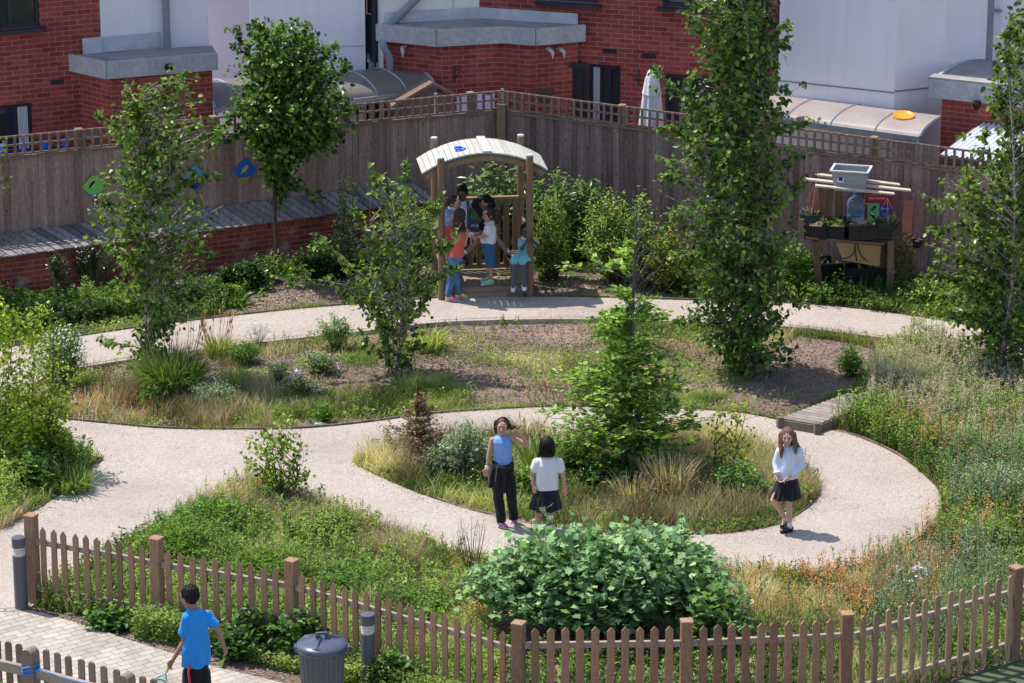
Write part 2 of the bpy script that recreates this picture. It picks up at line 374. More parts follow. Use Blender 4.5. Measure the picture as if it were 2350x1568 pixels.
# ground sheet
GPATH_OUT = [tuple(G(x, y, PZ)[:2]) for x, y in PATH_OUT]; GISL = [tuple(G(x, y, PZ)[:2]) for x, y in PATH_ISL]
GPAVE = [tuple(G(x, y, .02)[:2]) for x, y in PAVE]; GGREEN = [tuple(G(x, y, .02)[:2]) for x, y in GREEN]
CBED = [(215,838),(130,852),(80,880),(65,910),(90,945),(150,962),(250,973),(400,985),(640,986),(760,979),(860,968),(1000,950),(1200,937),(1300,934),(1450,935),(1590,940),(1700,948),(1790,965),(1900,985),(1980,900),(2130,793),(2000,772),(1810,750),(1560,738),(1360,733),(1200,733),(1000,740),(860,757),(600,785),(400,810)]
GCBED = [tuple(G(x, y, 0)[:2]) for x, y in CBED]
def hard(P2):
    return (inpoly(P2, GPATH_OUT) & ~inpoly(P2, GISL)) | inpoly(P2, GPAVE) | inpoly(P2, GGREEN)
def gh(P2):
    P3 = np.concatenate([P2, np.zeros((len(P2), 1))], 1)
    h = (vnoise(P3, .8, 3)-.5)*.06+(vnoise(P3, 3.1, 4)-.5)*.03+(vnoise(P3, 9, 5)-.5)*.015
    h = h+np.where(inpoly(P2, GCBED), -.035, .0)+np.where(inpoly(P2, GISL), .015, 0)
    return h
def axis(lo, hi, st, ext):
    a = list(np.arange(lo, hi+1e-6, st)); l = lo; s = st
    pre = []; 
    while l > -ext: s *= 1.6; l -= s; pre.append(l)
    post = []; l = hi; s = st
    while l < ext+60: s *= 1.6; l += s; post.append(l)
    return np.array(pre[::-1]+a+post)
xs = axis(-10, 11, .07, 150); ys = axis(28, 62, .08, 150)
X, Y = np.meshgrid(xs, ys, indexing='xy'); P2 = np.stack([X.ravel(), Y.ravel()], 1)
z = gh(P2); hd_ = hard(P2); deep = hd_.copy()
for dx, dy in ((.13, 0), (-.13, 0), (0, .14), (0, -.14)): deep &= hard(P2+np.array([dx, dy]))
z[hd_] = np.minimum(z[hd_], .0); z[deep] = -.075
V = np.concatenate([P2, z[:, None]], 1); nx, ny = len(xs), len(ys)
i, j = np.meshgrid(np.arange(nx-1), np.arange(ny-1), indexing='xy'); b = (j*nx+i).ravel()
tag(MB().add(V, np.stack([b, b+1, b+nx+1, b+nx], 1)).obj('ground', M_soil, smooth=True), kind='structure')
def gz(x, y): return float(gh(np.array([[x, y]]))[0])
def GG(px, py):
    p = G(px, py, 0); p.z = gz(p.x, p.y); return p

# ------------------------------------------------------------------ wall-local helpers
def lobj(name, mb, mats, parent, A, ang, smooth=False):
    if not mb.V: return None
    me = mb.mesh(name, mats, smooth); o = bpy.data.objects.new(name, me); COL.objects.link(o)
    if parent is not None:
        o.parent = parent; pl = parent.location.copy(); pr = parent.rotation_euler.z; q = parent
        if parent.parent is not None:
            # parent itself local to a thing
            M = Matrix.Translation(parent.parent.location) @ Matrix.Translation(parent.location) @ Matrix.Rotation(parent.rotation_euler.z, 4, 'Z')
        else: M = Matrix.Translation(pl) @ Matrix.Rotation(pr, 4, 'Z')
        L = M.inverted() @ Matrix.Translation(Vector(A)) @ Matrix.Rotation(ang, 4, 'Z')
        o.location = L.translation; o.rotation_euler = (0, 0, L.to_euler().z)
    else: o.location = Vector(A); o.rotation_euler = (0, 0, ang)
    return o
class Plane:
    def __init__(s, A, B):
        s.A = Vector((A[0], A[1], 0)); s.B = Vector((B[0], B[1], 0)); d = s.B-s.A; s.L = d.length; s.d = d.normalized(); s.n = Vector((-s.d.y, s.d.x, 0)); s.ang = math.atan2(s.d.y, s.d.x)
    def at(s, px, py, off=0.):           # survey pixel -> (along, height) on the plane pushed back by off
        r = ray(px, py); A = s.A+s.n*off; t = (A).dot(s.n)/r.dot(s.n); p = Vector((0, 0, CH))+r*t
        return (p-A).dot(s.d), p.z
    def w(s, a, y, z): return s.A+s.d*a+s.n*y+Vector((0, 0, z))
def gpl(a, b): return Plane(G(*a), G(*b))
def wallmb(L, z0, z1, th, ops=(), x0=0., bev=0):
    mb = MB(); xs = sorted({x0, L} | {o[0] for o in ops} | {o[1] for o in ops}); zs = sorted({z0, z1} | {o[2] for o in ops} | {o[3] for o in ops})
    for i in range(len(xs)-1):
        for j in range(len(zs)-1):
            cx, cz = (xs[i]+xs[i+1])/2, (zs[j]+zs[j+1])/2
            if any(o[0] < cx < o[1] and o[2] < cz < o[3] for o in ops): continue
            mb.box((cx, th/2, cz), (xs[i+1]-xs[i], th, zs[j+1]-zs[j]))
    return mb
M_brick = brickmat('red_brick', (.25, .045, .042), (.40, .085, .066), (.38, .22, .20))
M_brickdk = brickmat('garden_wall_brick', (.24, .042, .036), (.36, .07, .052), (.34, .22, .2), dirt=.6)
def rendermat(name, c, stain=.35):
    m, nt, out = nodes(name); b = N(nt, 'ShaderNodeBsdfPrincipled')
    col = ramp(nt, [tuple(x*.86 for x in c), c], noise(nt, .7, 6, stretch=(1, 1, .6)), [.3, .62])
    st = ramp(nt, [(1, 1, 1), (.84, .81, .80)], noise(nt, 5, 6, stretch=(1.6, 1.6, .08)), [.5, .78]); col = mixc(nt, stain*1.4, col, mixc(nt, 1., col, st, 'MULTIPLY'))
    nt.links.new(col, b.inputs['Base Color']); b.inputs['Roughness'].default_value = .6; b.inputs['Specular IOR Level'].default_value = .35
    bp = N(nt, 'ShaderNodeBump'); bp.inputs['Distance'].default_value = .03; bp.inputs['Strength'].default_value = .5; nt.links.new(noise(nt, .9, 3), bp.inputs['Height']); nt.links.new(bp.outputs[0], b.inputs['Normal'])
    nt.links.new(b.outputs[0], out.inputs[0]); return m
M_white = rendermat('white_render', (.85, .81, .86)); M_whiteshade = rendermat('shaded_white_render', (.6, .55, .65)); M_white2 = rendermat('white_panel', (.86, .82, .90), .35)  # whites tinted lilac: the violet of the shade is put into the colour
M_lead = mat('grey_fascia', (.36, .37, .41), (.5, .51, .55), scale=3, rough=.5, fine=.25, bscale=14, stretch=(1, 1, .25))
M_felt = mat('felt_roof', (.24, .22, .22), (.4, .37, .36), scale=2.2, rough=.9, fine=.3, bscale=60)
M_navy = mat('navy_frame', (.012, .015, .035), (.02, .025, .05), rough=.35, spec=.5)
M_glass = glassmat('window_glass', (.03, .03, .035), .05)
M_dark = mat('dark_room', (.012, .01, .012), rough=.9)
M_curtain = mat('net_curtain', (.5, .5, .55), (.7, .7, .75), scale=12, stretch=(3, 3, .1), rough=.9)
M_pipe = mat('grey_pipe', (.2, .215, .26), (.27, .285, .33), rough=.45)
M_flash = mat('lead_flashing', (.42, .43, .47), (.6, .6, .64), scale=4, rough=.55, bump=.02, bscale=6)
M_door = mat('teal_door_panel', (.03, .055, .09), (.045, .075, .12), rough=.5)

# ------------------------------------------------------------------ far houses
def pipe(mbb, pts, r, k=10):
    C = np.array([tuple(p) for p in pts]); mbb.tubes(C, np.full(len(C), r), k=k, caps=True); return mbb
def window(P, parent, x0, x1, z0, z1, mull=(), curtain=None, tr=(), sill=True):
    """frame, pane, sill set in an opening of the wall plane P"""
    f = MB(); t = .055; y = .07
    for a, b2, c, d in ((x0, x1, z1-t, z1), (x0, x1, z0, z0+t), (x0, x0+t, z0+t, z1-t), (x1-t, x1, z0+t, z1-t)): f.box(((a+b2)/2, y, (c+d)/2), (b2-a-.004, .07, d-c-.002))
    for q in mull: f.box((q, y, (z0+z1)/2), (t*1.1, .064, z1-z0-2*t-.004))
    for q in tr: f.box(((x0+x1)/2, y, q), (x1-x0-2*t-.004, .058, t))
    fo = lobj('window', f, M_navy, parent, P.A, P.ang)
    g = MB().box(((x0+x1)/2, y+.008, (z0+z1)/2), (x1-x0-2*t, .012, z1-z0-2*t)); lobj('pane', g, M_glass, fo, P.A, P.ang)
    if curtain:
        c0, c1 = curtain; n = 26; xs_ = np.linspace(c0, c1, n); ys_ = .05+.012*np.sin(np.arange(n)*1.7)
        V = [(a, b_, z0+.05) for a, b_ in zip(xs_, ys_)]+[(a, b_, z1-.05) for a, b_ in zip(xs_, ys_)]
        lobj('curtain', MB().add(V, [(i, i+1, n+i+1, n+i) for i in range(n-1)]), M_curtain, fo, P.A, P.ang)
    if sill: lobj('sill', MB().box(((x0+x1)/2, -.03, z0-.035), (x1-x0+.12, .16, .06)), M_navy, fo, P.A, P.ang)
    return fo
def airbrick(P, parent, px, py):
    x, z_ = P.at(px, py); m_ = MB().box((x, -.004, z_), (.215, .02, .07))
    for i in range(6): m_.box((x-.08+.032*i, -.014, z_), (.012, .01, .05), v=.2)
    lobj('air_vent', m_, M_navy, parent, P.A, P.ang)

# --- left brick house with white bay and flat roofed porch
pA = gpl((-120, 564), (248, 520)); pB = gpl((248, 520), (490, 492))
H1 = thing('brick_house', 'red brick house with white rendered bay and small flat roofed porch at the left', 'house', pB.A)
x0, z0w = pA.at(-10, 70); x1, z1w = pA.at(90, 0)
zt = 6.6
gx0, gz1 = pA.at(-30, 246); gx1, _ = pA.at(73, 248)
lobj('wall', wallmb(pA.L, -.1, zt, .3, [(x0, x1, z0w, z0w+1.35), (gx0, gx1, .9, gz1)]), M_brick, H1, pA.A, pA.ang)
window(pA, H1, x0, x1, z0w, z0w+1.35, mull=(pA.at(24, 30)[0],))
wo_ = window(pA, H1, gx0, gx1, .9, gz1, mull=(pA.at(36, 300)[0],), curtain=(pA.at(44, 300)[0], gx1-.06))
# open casement
c = MB(); a = pA.w(gx1-.03, -.01, 0); d = (pA.d*.30-pA.n*.5); q = a+d*.62
for zz in (.95, gz1-.03): c.beam((a.x, a.y, zz), (q.x, q.y, zz), .04, .055)
for p_ in (a, q): c.beam((p_.x, p_.y, .95), (p_.x, p_.y, gz1-.03), .05, .05)
c.obj('open_casement', M_navy, wo_)
c = MB().beam((a.x, a.y, (.98+gz1)/2), (q.x, q.y, (.98+gz1)/2), .012, gz1-1.05); c.obj('pane', M_glass, wo_)
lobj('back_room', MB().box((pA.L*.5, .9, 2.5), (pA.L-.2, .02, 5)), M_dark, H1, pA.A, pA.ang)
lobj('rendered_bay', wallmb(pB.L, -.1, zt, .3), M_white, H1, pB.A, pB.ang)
airbrick(pA, H1, 131, 188); 
# porch
E = [G(190, 524), G(268, 546), G(497, 521)]
for k, (a, b) in enumerate(((0, 1), (1, 2))):
    p = Plane(E[a], E[b]); lobj('porch_wall', wallmb(p.L-(.002 if k else 0), -.1, 2.46, .2), M_brick, H1, p.A, p.ang)
def flatroof(parent, front, back, zb, zt_, over=.09, name='flat_roof'):
    """roof slab with a fascia band; front = list of ground points left->right, back = two ground points right->left"""
    ring = [Vector((p.x, p.y, 0)) for p in front]+[Vector((p.x, p.y, 0)) for p in back]
    cen = sum(ring, Vector())/len(ring); 
    ringo = []
    for i, p in enumerate(ring):
        if i < len(front): d = (p-cen).normalized(); ringo.append(p+Vector((d.x*over, -over if True else 0, 0)))
        else: ringo.append(p)
    f = MB()
    for i in range(len(front)-1):
        a, b_ = ringo[i], ringo[i+1]; f.beam(Vector((a.x, a.y, (zb+zt_)/2)), Vector((b_.x, b_.y, (zb+zt_)/2)), .05, zt_-zb)
    f.obj('fascia', M_lead, parent)
    t = MB().prism([(p.x, p.y) for p in ringo], zt_-.16, zt_-.025); t.obj(name, M_felt, parent)
    return ringo
ro = flatroof(H1, E, [G(497, 500), G(190, 524)], 2.46, 2.72)
# kerb on the right edge, flashing against walls
a, b = E[2], G(385, 500); f = MB()
p = Plane(pB.A, pB.B); xa = p.at(250, 137)[0]; xb = p.at(368, 124)[0]
f.add([p.w(0, -.02, 2.70), p.w(xb, -.02, 2.70), p.w(xb, -.02, 2.93), p.w(0, -.02, 2.93)], [(0, 1, 2, 3)])
xr = pA.at(190, 150)[0]
f.beam(pA.w(xr, -.03, 2.82), pA.w(pA.L, -.03, 2.82), .03, .24)
f.obj('flashing', M_flash, H1)
x, _ = pB.at(378, 60); m_ = MB(); pipe(m_, [pB.w(x, -.09, 2.7), pB.w(x, -.09, 6.4)], .055)
for zz in (3.45, 5.2): m_.box(tuple(pB.w(x, -.06, zz)), (.16, .1, .03), rz=pB.ang)
m_.obj('drain_pipe', M_pipe, H1)
L_ = MB().lathe([(.05, 0), (.07, -.06), (.03, -.1)], tuple(Plane(E[1], E[2]).w(Plane(E[1], E[2]).at(381, 160)[0], -.16, 2.62)), 12); L_.obj('wall_lamp', M_dark, H1)

# --- white tower block between
pT = gpl((583, 446), (843, 437)); pTs = gpl((480, 443), (583, 446))
H2 = thing('rendered_house', 'plain white rendered house block behind the round crowned tree', 'house', pT.A)
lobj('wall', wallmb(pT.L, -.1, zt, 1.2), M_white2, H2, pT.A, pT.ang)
lobj('set_back_wall', wallmb(pTs.L-.01, -.1, zt, .8), M_whiteshade, H2, pTs.A+pTs.n*.12, pTs.ang)  # same white wall; its shaded tone is put into the darker colour
j = MB().box((pT.L/2, -.004, pT.at(700, 109)[1]), (pT.L, .012, .018)); j.obj
lobj('movement_joint', j, M_flash, H2, pT.A, pT.ang)
# --- central brick house
pC = gpl((882, 446), (1101, 430)); pD = gpl((1101, 430), (1776, 484))
H3 = thing('brick_house', 'long red brick house with grey flat roofed bay and patio door behind the parasol', 'house', pC.B)
lobj('rendered_wall', wallmb(pC.L, -.1, zt, .3), rendermat('cream_render', (.84, .80, .74)), H3, pC.A, pC.ang)
xj = pC.at(1040, 20)[0]; lobj('movement_joint', MB().box((xj, -.004, 4.5), (.02, .012, 3.6)), M_flash, H3, pC.A, pC.ang)
ops = []
xa, zb_ = pD.at(1350, 285); xb, ztt = pD.at(1424, 168); ops.append((xa, xb, .1, 2.12))
x2a, _ = pD.at(1526, 240); x2b, z2 = pD.at(1640, 190); ops.append((x2a, x2b, .1, 2.05))
x3a, z3 = pD.at(1520, 14); x3b, _ = pD.at(1650, 20); ops.append((x3a, x3b, z3, z3+1.2))
x4a, z4 = pD.at(1240, 0); x4b, _ = pD.at(1372, 4); ops.append((x4a, x4b, z4, z4+1.2))
lobj('wall', wallmb(pD.L, -.1, zt, .3, ops), M_brick, H3, pD.A, pD.ang)
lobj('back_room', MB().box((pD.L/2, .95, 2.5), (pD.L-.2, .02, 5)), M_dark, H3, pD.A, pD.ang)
window(pD, H3, xa, xb, .1, 2.12, mull=(xa+(xb-xa)*.55, xa+(xb-xa)*.62), curtain=(xa+.06, xa+(xb-xa)*.34), sill=False)
# open door leaf left of the doorway
q0 = pD.w(xa-.03, -.02, 0); q1 = q0-pD.d*.36-pD.n*.16; dl = MB()
for zz in (.14, 2.1): dl.beam((q0.x, q0.y, zz), (q1.x, q1.y, zz), .05, .07)
for pp in (q0, q1): dl.beam((pp.x, pp.y, .14), (pp.x, pp.y, 2.1), .06, .06)
dl.obj('patio_door', M_navy, H3); MB().beam((q0.x, q0.y, 1.12), (q1.x, q1.y, 1.12), .012, 1.9).obj('pane', M_glass, H3)
window(pD, H3, x2a, x2b, .1, 2.05, mull=((x2a+x2b)/2,), sill=False)
window(pD, H3, x3a, x3b, z3, z3+1.2, mull=(x3a+(x3b-x3a)*.45,)); window(pD, H3, x4a, x4b, z4, z4+1.2, mull=((x4a+x4b)/2,))
for a_ in ((1400, 117), (1490, 128), (1640, 152), (1668, 155)): airbrick(pD, H3, *a_)
E = [G(884, 448), G(1017, 465), G(1144, 455), G(1215, 462), G(1325, 450)]
for a, b in ((0, 1), (1, 2), (2, 3), (3, 4)):
    p = Plane(E[a], E[b]); lobj('bay_wall', wallmb(p.L-.003, -.1, 2.5, .2), M_brick, H3, p.A, p.ang)
flatroof(H3, E, [pD.w(pD.at(1325, 90)[0], -.01, 0), pC.w(pC.L, -.01, 0), pC.w(0, -.01, 0)], 2.5, 2.76, .1)
f = MB(); xe = pD.at(1327, 80)[0]
f.beam(pC.w(.05, -.03, 2.82), pC.w(pC.L, -.03, 2.82), .03, .17); f.beam(pD.w(0, -.03, 2.82), pD.w(xe, -.03, 2.82), .03, .17); f.obj('flashing', M_flash, H3)
pp = [pC.w(*pC.at(960, -12)[:1], -.09, pC.at(960, -12)[1]), pC.w(pC.at(882, 66)[0], -.09, pC.at(882, 66)[1]), pC.w(pC.at(872, 84)[0], -.12, pC.at(872, 84)[1]), pC.w(pC.at(871, 100)[0], -.3, pC.at(871, 100)[1]), pC.w(pC.at(878, 114)[0], -.3, pC.at(878, 114)[1])]
xx, zz = pC.at(884, 125); pp += [pC.w(xx, -.3, zz), pC.w(xx, -.3, .3)]
m_ = MB(); pipe(m_, pp, .06, 12); m_.obj('drain_pipe', M_pipe, H3, smooth=True)
p12 = Plane(E[0], E[1]); p34 = Plane(E[3], E[4]); m_ = MB()
for P_, px, py in ((p12, 930, 116), (p34, 1256, 120), (p34, 1282, 120)):
    m_ = MB(); x, zz = P_.at(px, py); pipe(m_, [P_.w(x, .02, zz+.06), P_.w(x, -.1, zz+.06), P_.w(x+.03, -.14, zz+.02), P_.w(x+.03, -.14, zz-.09)], .032, 8)
    m_.obj('overflow_pipe', M_flash, H3, smooth=True)
m_ = MB(); p23 = Plane(E[1], E[2]); x, zz = p23.at(1043, 168)
pipe(m_, [p23.w(x, -.02, zz-.14), p23.w(x, -.02, zz+.12)], .01, 5); pipe(m_, [p23.w(x, -.02, zz+.04), p23.w(x+.04, -.15, zz+.09), p23.w(x+.07, -.25, zz+.04)], .009, 5); pipe(m_, [p23.w(x, -.02, zz-.08), p23.w(x+.05, -.17, zz+.06)], .007, 5)
m_.obj('basket_bracket', M_navy, H3); m_ = MB()
x, zz = pD.at(1466, 178); pipe(m_, [pD.w(x, -.02, zz-.12), pD.w(x, -.02, zz+.12)], .01, 5); pipe(m_, [pD.w(x, -.02, zz-.05), pD.w(x-.06, -.2, zz+.08), pD.w(x-.11, -.28, zz+.12)], .009, 5)
m_.obj('basket_bracket', M_navy, H3)
# navy entrance strip between tower and central house
p = Plane(pT.w(pT.L+.002, .25, 0), pC.w(-.002, .3, 0)); H2b = H2
lobj('entrance_screen', wallmb(p.L, -.1, 2.75, .1), M_door, H3, p.A, p.ang)
fr = MB(); 
fr.box((.03, -.03, 3.2), (.06, .08, 6.4)); fr.box((p.L-.03, -.03, 3.2), (.06, .08, 6.4)); fr.box((p.L/2, -.034, 2.76), (p.L-.13, .06, .08)); fr.box((p.L/2, -.034, 2.0), (p.L-.13, .03, .03)); lobj('entrance_frame', fr, M_navy, H3, p.A, p.ang)
lobj('pane', MB().box((p.L/2, .02, 4.6), (p.L-.13, .02, 3.6)), M_glass, H3, p.A, p.ang)
# navy downpipe strip at the right end of the brick wall
m_ = MB(); m_.box((pD.L+.05, -.02, 3.2), (.1, .12, 6.6)); lobj('corner_post', m_, M_navy, H3, pD.A, pD.ang)
# --- right white house
pF1 = gpl((1777, 526), (2040, 559)); pF2 = gpl((2040, 559), (2155, 545)); pF3 = gpl((2155, 545), (2262, 533)); pF4 = gpl((2262, 531), (2480, 555))
H4 = thing('rendered_house', 'tall white stained house with a brick porch behind the right end of the fence', 'house', pF1.A)
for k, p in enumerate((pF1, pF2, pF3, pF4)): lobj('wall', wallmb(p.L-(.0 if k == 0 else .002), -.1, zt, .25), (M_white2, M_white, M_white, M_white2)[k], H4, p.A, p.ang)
m_ = MB(); 
for p, q in ((pF1, (1900, 197)), (pF2, (2100, 205))):
    zz = p.at(*q)[1]; m_.beam(p.w(0, -.004, zz), p.w(p.L, -.004, zz), .014, .02)
m_.obj('movement_joint', M_pipe, H4)
x, _ = pF4.at(2273, 100); m_ = MB(); pipe(m_, [pF4.w(x, -.09, 1.), pF4.w(x, -.09, 6.5)], .06); m_.box(tuple(pF4.w(x+.06, -.06, 3.4)), (.18, .1, .03), rz=pF4.ang); m_.box(tuple(pF4.w(x+.06, -.06, 5.0)), (.18, .1, .03), rz=pF4.ang); m_.obj('drain_pipe', M_pipe, H4)
pG = gpl((2147, 597), (2480, 640)); pGs = Plane(pG.w(0, 1.1, 0), pG.A)
lobj('porch_wall', wallmb(pG.L, -.1, 2.46, .2), M_brick, H4, pG.A, pG.ang)
lobj('porch_side_wall', wallmb(pGs.L-.003, -.1, 2.46, .2), M_brick, H4, pGs.A, pGs.ang)
f = MB(); f.beam(pG.w(-.14, -.12, 2.59), pG.w(pG.L, -.12, 2.59), .05, .27); q = pG.w(-.14, -.12, 2.59); q2 = pG.w(-.14, 1.1, 2.59); f.beam(q, q2, .05, .27)
f.obj('fascia', M_lead, H4)
f = MB(); f.add([pG.w(-.12, -.1, 2.69), pG.w(pG.L, -.1, 2.69), pG.w(pG.L, 1.6, 2.69), pG.w(-.12, 1.6, 2.69)], [(0, 1, 2, 3)]); f.beam(pG.w(-.165, -.02, 2.74), pG.w(pG.L, -.02, 2.74), .24, .04)
f.obj('flat_roof', M_felt, H4)
x, zz = pG.at(2252, 232); MB().lathe([(.05, .05), (.07, 0), (.03, -.09)], tuple(pG.w(x, -.2, zz)), 10).obj('wall_lamp', M_dark, H4)

# ------------------------------------------------------------------ garden canopies (curved polycarbonate shelters)
M_poly = mat('brown_polycarbonate', (.13, .11, .10), (.19, .165, .15), scale=2, rough=.45, spec=.5, fine=.12, bscale=30)
M_alu = mat('grey_aluminium', (.3, .32, .35), (.4, .42, .45), rough=.4, metal=.3)
def canopy(label, A, B, depth, ze, rise, posts=True, flip=1, bars=3, pm=None):
    """A,B: eave ground points left->right; vault rises behind the eave and falls again"""
    P = Plane(A, B); t = thing('curved_canopy', label, 'canopy', P.A)
    n = 12; th = np.linspace(0, math.pi*.86, n); ys_ = depth*(1-np.cos(th))/(1-math.cos(math.pi*.86)); zs_ = ze+rise*np.sin(th)
    V = [P.w(0, y_, z_) for y_, z_ in zip(ys_, zs_)]+[P.w(P.L, y_, z_) for y_, z_ in zip(ys_, zs_)]
    s = MB(); s.add(V+[v-Vector((0, 0, .012)) for v in V], [(i+1, i, n+i, n+i+1) for i in range(n-1)]+[(2*n+i, 2*n+i+1, 3*n+i+1, 3*n+i) for i in range(n-1)])
    s.obj('roof_sheet', pm or M_poly, t, smooth=True)
    f = MB()
    for a in (0, P.L): f.tubes(np.array([P.w(a, y_, z_+.005) for y_, z_ in zip(ys_, zs_)]), np.full(n, .028), k=5)
    f.beam(P.w(0, 0, ze-.03), P.w(P.L, 0, ze-.03), .05, .07)
    f.obj('frame', M_alu, t)
    g = MB()
    for a in np.linspace(0, P.L, bars+2)[1:-1]: g.tubes(np.array([P.w(a, y_, z_+.004) for y_, z_ in zip(ys_, zs_)]), np.full(n, .014), k=4)
    g.obj('glazing_bar', M_alu, t)
    for a in (.02, P.L-.02): MB().beam(P.w(a, 0, 0), P.w(a, 0, ze-.07), .06, .06).obj('post', M_alu, t)
    return t
canopy('brown curved canopy beside the closed white porch, ending above the wooden shed', G(735, 508), G(1002, 472), 1.3, 1.85, .2)
canopy('brown curved canopy between the left brick porch and the round crowned tree', G(500, 523), G(742, 496), 1.4, 1.85, .2)
canopy('low grey canopy at the foot of the navy entrance', G(850, 436), G(960, 432), .9, 2.05, .12, bars=1)
cr = canopy('long beige curved canopy carrying an orange disc, in front of the right white house', G(1700, 556), G(2100, 617), 1.15, 1.97, .13, pm=mat('beige_polycarbonate', (.28, .235, .22), (.36, .31, .29), scale=2, rough=.5, fine=.1, bscale=25))
pc = Plane(G(1700, 556), G(2100, 617)); q = pc.w(pc.L*.83, .5, 2.11)
tag(MB().lathe([(.0, .012), (.11, .014), (.14, .03), (.155, .028), (.16, 0), (.15, -.006), (.1, .0)], (0, 0, 0), 26).obj('flying_disc', mat('orange_plastic', (.75, .27, .03), rough=.4), origin=None), 'orange plastic disc lying on the beige curved canopy', 'frisbee')
o = bpy.data.objects['flying_disc']; o.location = q; o.rotation_euler = (R(10), 0, 0)
# corrugated lean-to on the right
P = Plane(G(2140, 660), G(2480, 700)); t = thing('corrugated_shelter', 'lean-to with clear white corrugated roof behind the right fence', 'shelter', P.A)
n = 220; a = np.linspace(0, P.L, n); h = .018*np.sin(a*2*math.pi/.075)
z0_, z1_ = 1.92, 2.2
V = [P.w(x, .12, z0_+hh) for x, hh in zip(a, h)]+[P.w(x+.35, 1.75, z1_+hh) for x, hh in zip(a, h)]
s = MB().add(V, [(i, i+1, n+i+1, n+i) for i in range(n-1)]); s.obj('corrugated_roof', mat('corrugated_plastic', (.62, .64, .72), (.78, .8, .88), scale=3, rough=.35, spec=.6), t)
f = MB(); f.beam(P.w(-.02, .16, z0_-.06), P.w(P.L, .16, z0_-.06), .05, .09); f.beam(P.w(.0, .14, z0_-.05), P.w(.3, 1.7, z1_-.06), .05, .08)
for x in (.05, 1.2, 2.3): f.beam(P.w(x, .2, 0), P.w(x, .2, z0_-.1), .07, .07)
M_wood_o = mat('orange_wood', (.14, .085, .07), (.22, .14, .115), scale=10, stretch=(4, 4, .5), rough=.8, attr=.35)
f.obj('wooden_frame', M_wood_o, t)
# wooden shed behind the trellis
P = Plane(G(905, 496), G(1062, 482)); t = thing('garden_shed', 'small orange wooden shed under the end of the brown curved canopy', 'shed', P.A)
mb = MB(); n = int(P.L/.11)
for i in range(n): mb.box(((i+.5)*P.L/n, 0, .85), (P.L/n-.006, .04, 1.7), v=rnd.random())
lobj('wall', mb, M_wood_o, t, P.A, P.ang)
MB().box((0, 0, 0), (1, 1, 1))
r_ = MB(); a0 = P.w(-.05, -.08, 1.7); a1 = P.w(P.L*.55, -.08, 2.02); a2 = P.w(P.L+.12, -.08, 1.66)
for u, v_ in ((a0, a1), (a1, a2)):
    bk = P.n*.35; r_.add([u, v_, v_+bk, u+bk, u+Vector((0, 0, .05)), v_+Vector((0, 0, .05)), v_+bk+Vector((0, 0, .05)), u+bk+Vector((0, 0, .05))], [(0, 3, 2, 1), (4, 5, 6, 7), (0, 1, 5, 4), (1, 2, 6, 5), (2, 3, 7, 6), (3, 0, 4, 7)])
r_.obj('roof', M_wood_o, t)
# gable infill
MB().add([P.w(0, -.01, 1.68), P.w(P.L, -.01, 1.68), P.w(P.L*.5, -.01, 2.0)], [(0, 1, 2)]).obj('gable', M_wood_o, t)

# ------------------------------------------------------------------ close-board fences with trellis
M_board = mat('grey_board', (.31, .20, .18), (.50, .335, .295), scale=5, stretch=(5, 5, .35), rough=.9, attr=.3, knots=4.2, fine=.3, bscale=22, spec=.15)
M_board2 = mat('weathered_board', (.23, .15, .14), (.39, .26, .245), scale=5, stretch=(6, 6, .35), rough=.9, attr=.42, knots=4.2, fine=.35, bscale=22, spec=.15)
M_trel = mat('trellis_wood', (.19, .125, .10), (.29, .2, .16), scale=12, rough=.9, attr=.3)
M_post = mat('fence_post_wood', (.2, .135, .085), (.3, .21, .14), scale=10, stretch=(4, 4, .6), rough=.85, attr=.2)
SOL = 1.88; TRE = .28
def boardfence(name, label, A, B, bw, m, posts, tilt=.004, trel=.125):
    P = Plane(A, B); t = thing(name, label, 'fence', P.A)
    mb = MB(); n = int(P.L/bw)
    for i in range(n):
        hh = SOL+rnd.uniform(-.008, .008); mb.box(((i+.5)*bw+rnd.uniform(-.003, .003), rnd.uniform(-.004, .004)-.004*(i % 2), hh/2), (bw*1.02-(.006 if rnd.random() < .35 else 0), .018, hh), v=rnd.random(), ry=rnd.uniform(-tilt, tilt), rz=rnd.uniform(-.05, .05)+.03)
    lobj('board_panel', mb, m, t, P.A, P.ang)
    tr = MB()
    for i in range(int(P.L/trel)+1): tr.box((i*trel, -.03, SOL+TRE/2+.01), (.036, .018, TRE), v=rnd.random())
    for zz in (SOL+.02, SOL+.02+TRE*.48, SOL+TRE-.0): tr.box((P.L/2, -.012, zz), (P.L, .018, .028), v=.4)
    tr.box((P.L/2, -.01, SOL-.03), (P.L, .05, .03), v=.3)
    lobj('trellis', tr, M_trel, t, P.A, P.ang)
    for x in posts: lobj('post', MB().box((x, .07, (SOL+TRE)/2), (.1, .1, SOL+TRE+.02), v=rnd.random()), M_post, t, P.A, P.ang)
    return P
FA, FC, FB = G(-150, 671), G(1150, 529), G(2480, 728)
PL = boardfence('board_fence', 'brown close board fence with trellis top carrying the painted bird panels', FA, FC, .105, M_board, [.2, 2.2, 4.2, 6.2, 8.2])
PR = boardfence('board_fence', 'grey weathered board fence with trellis top running down to the right', FC, FB, .1, M_board2, [2, 4, 6, 8, 10], .012)
o = MB().box((0, 0, SOL/2+.05), (.13, .1, SOL+.1)); oo = lobj('corner_post', o, M_post, bpy.data.objects['board_fence'], FC+Vector((.0, -.08, 0)), 0)

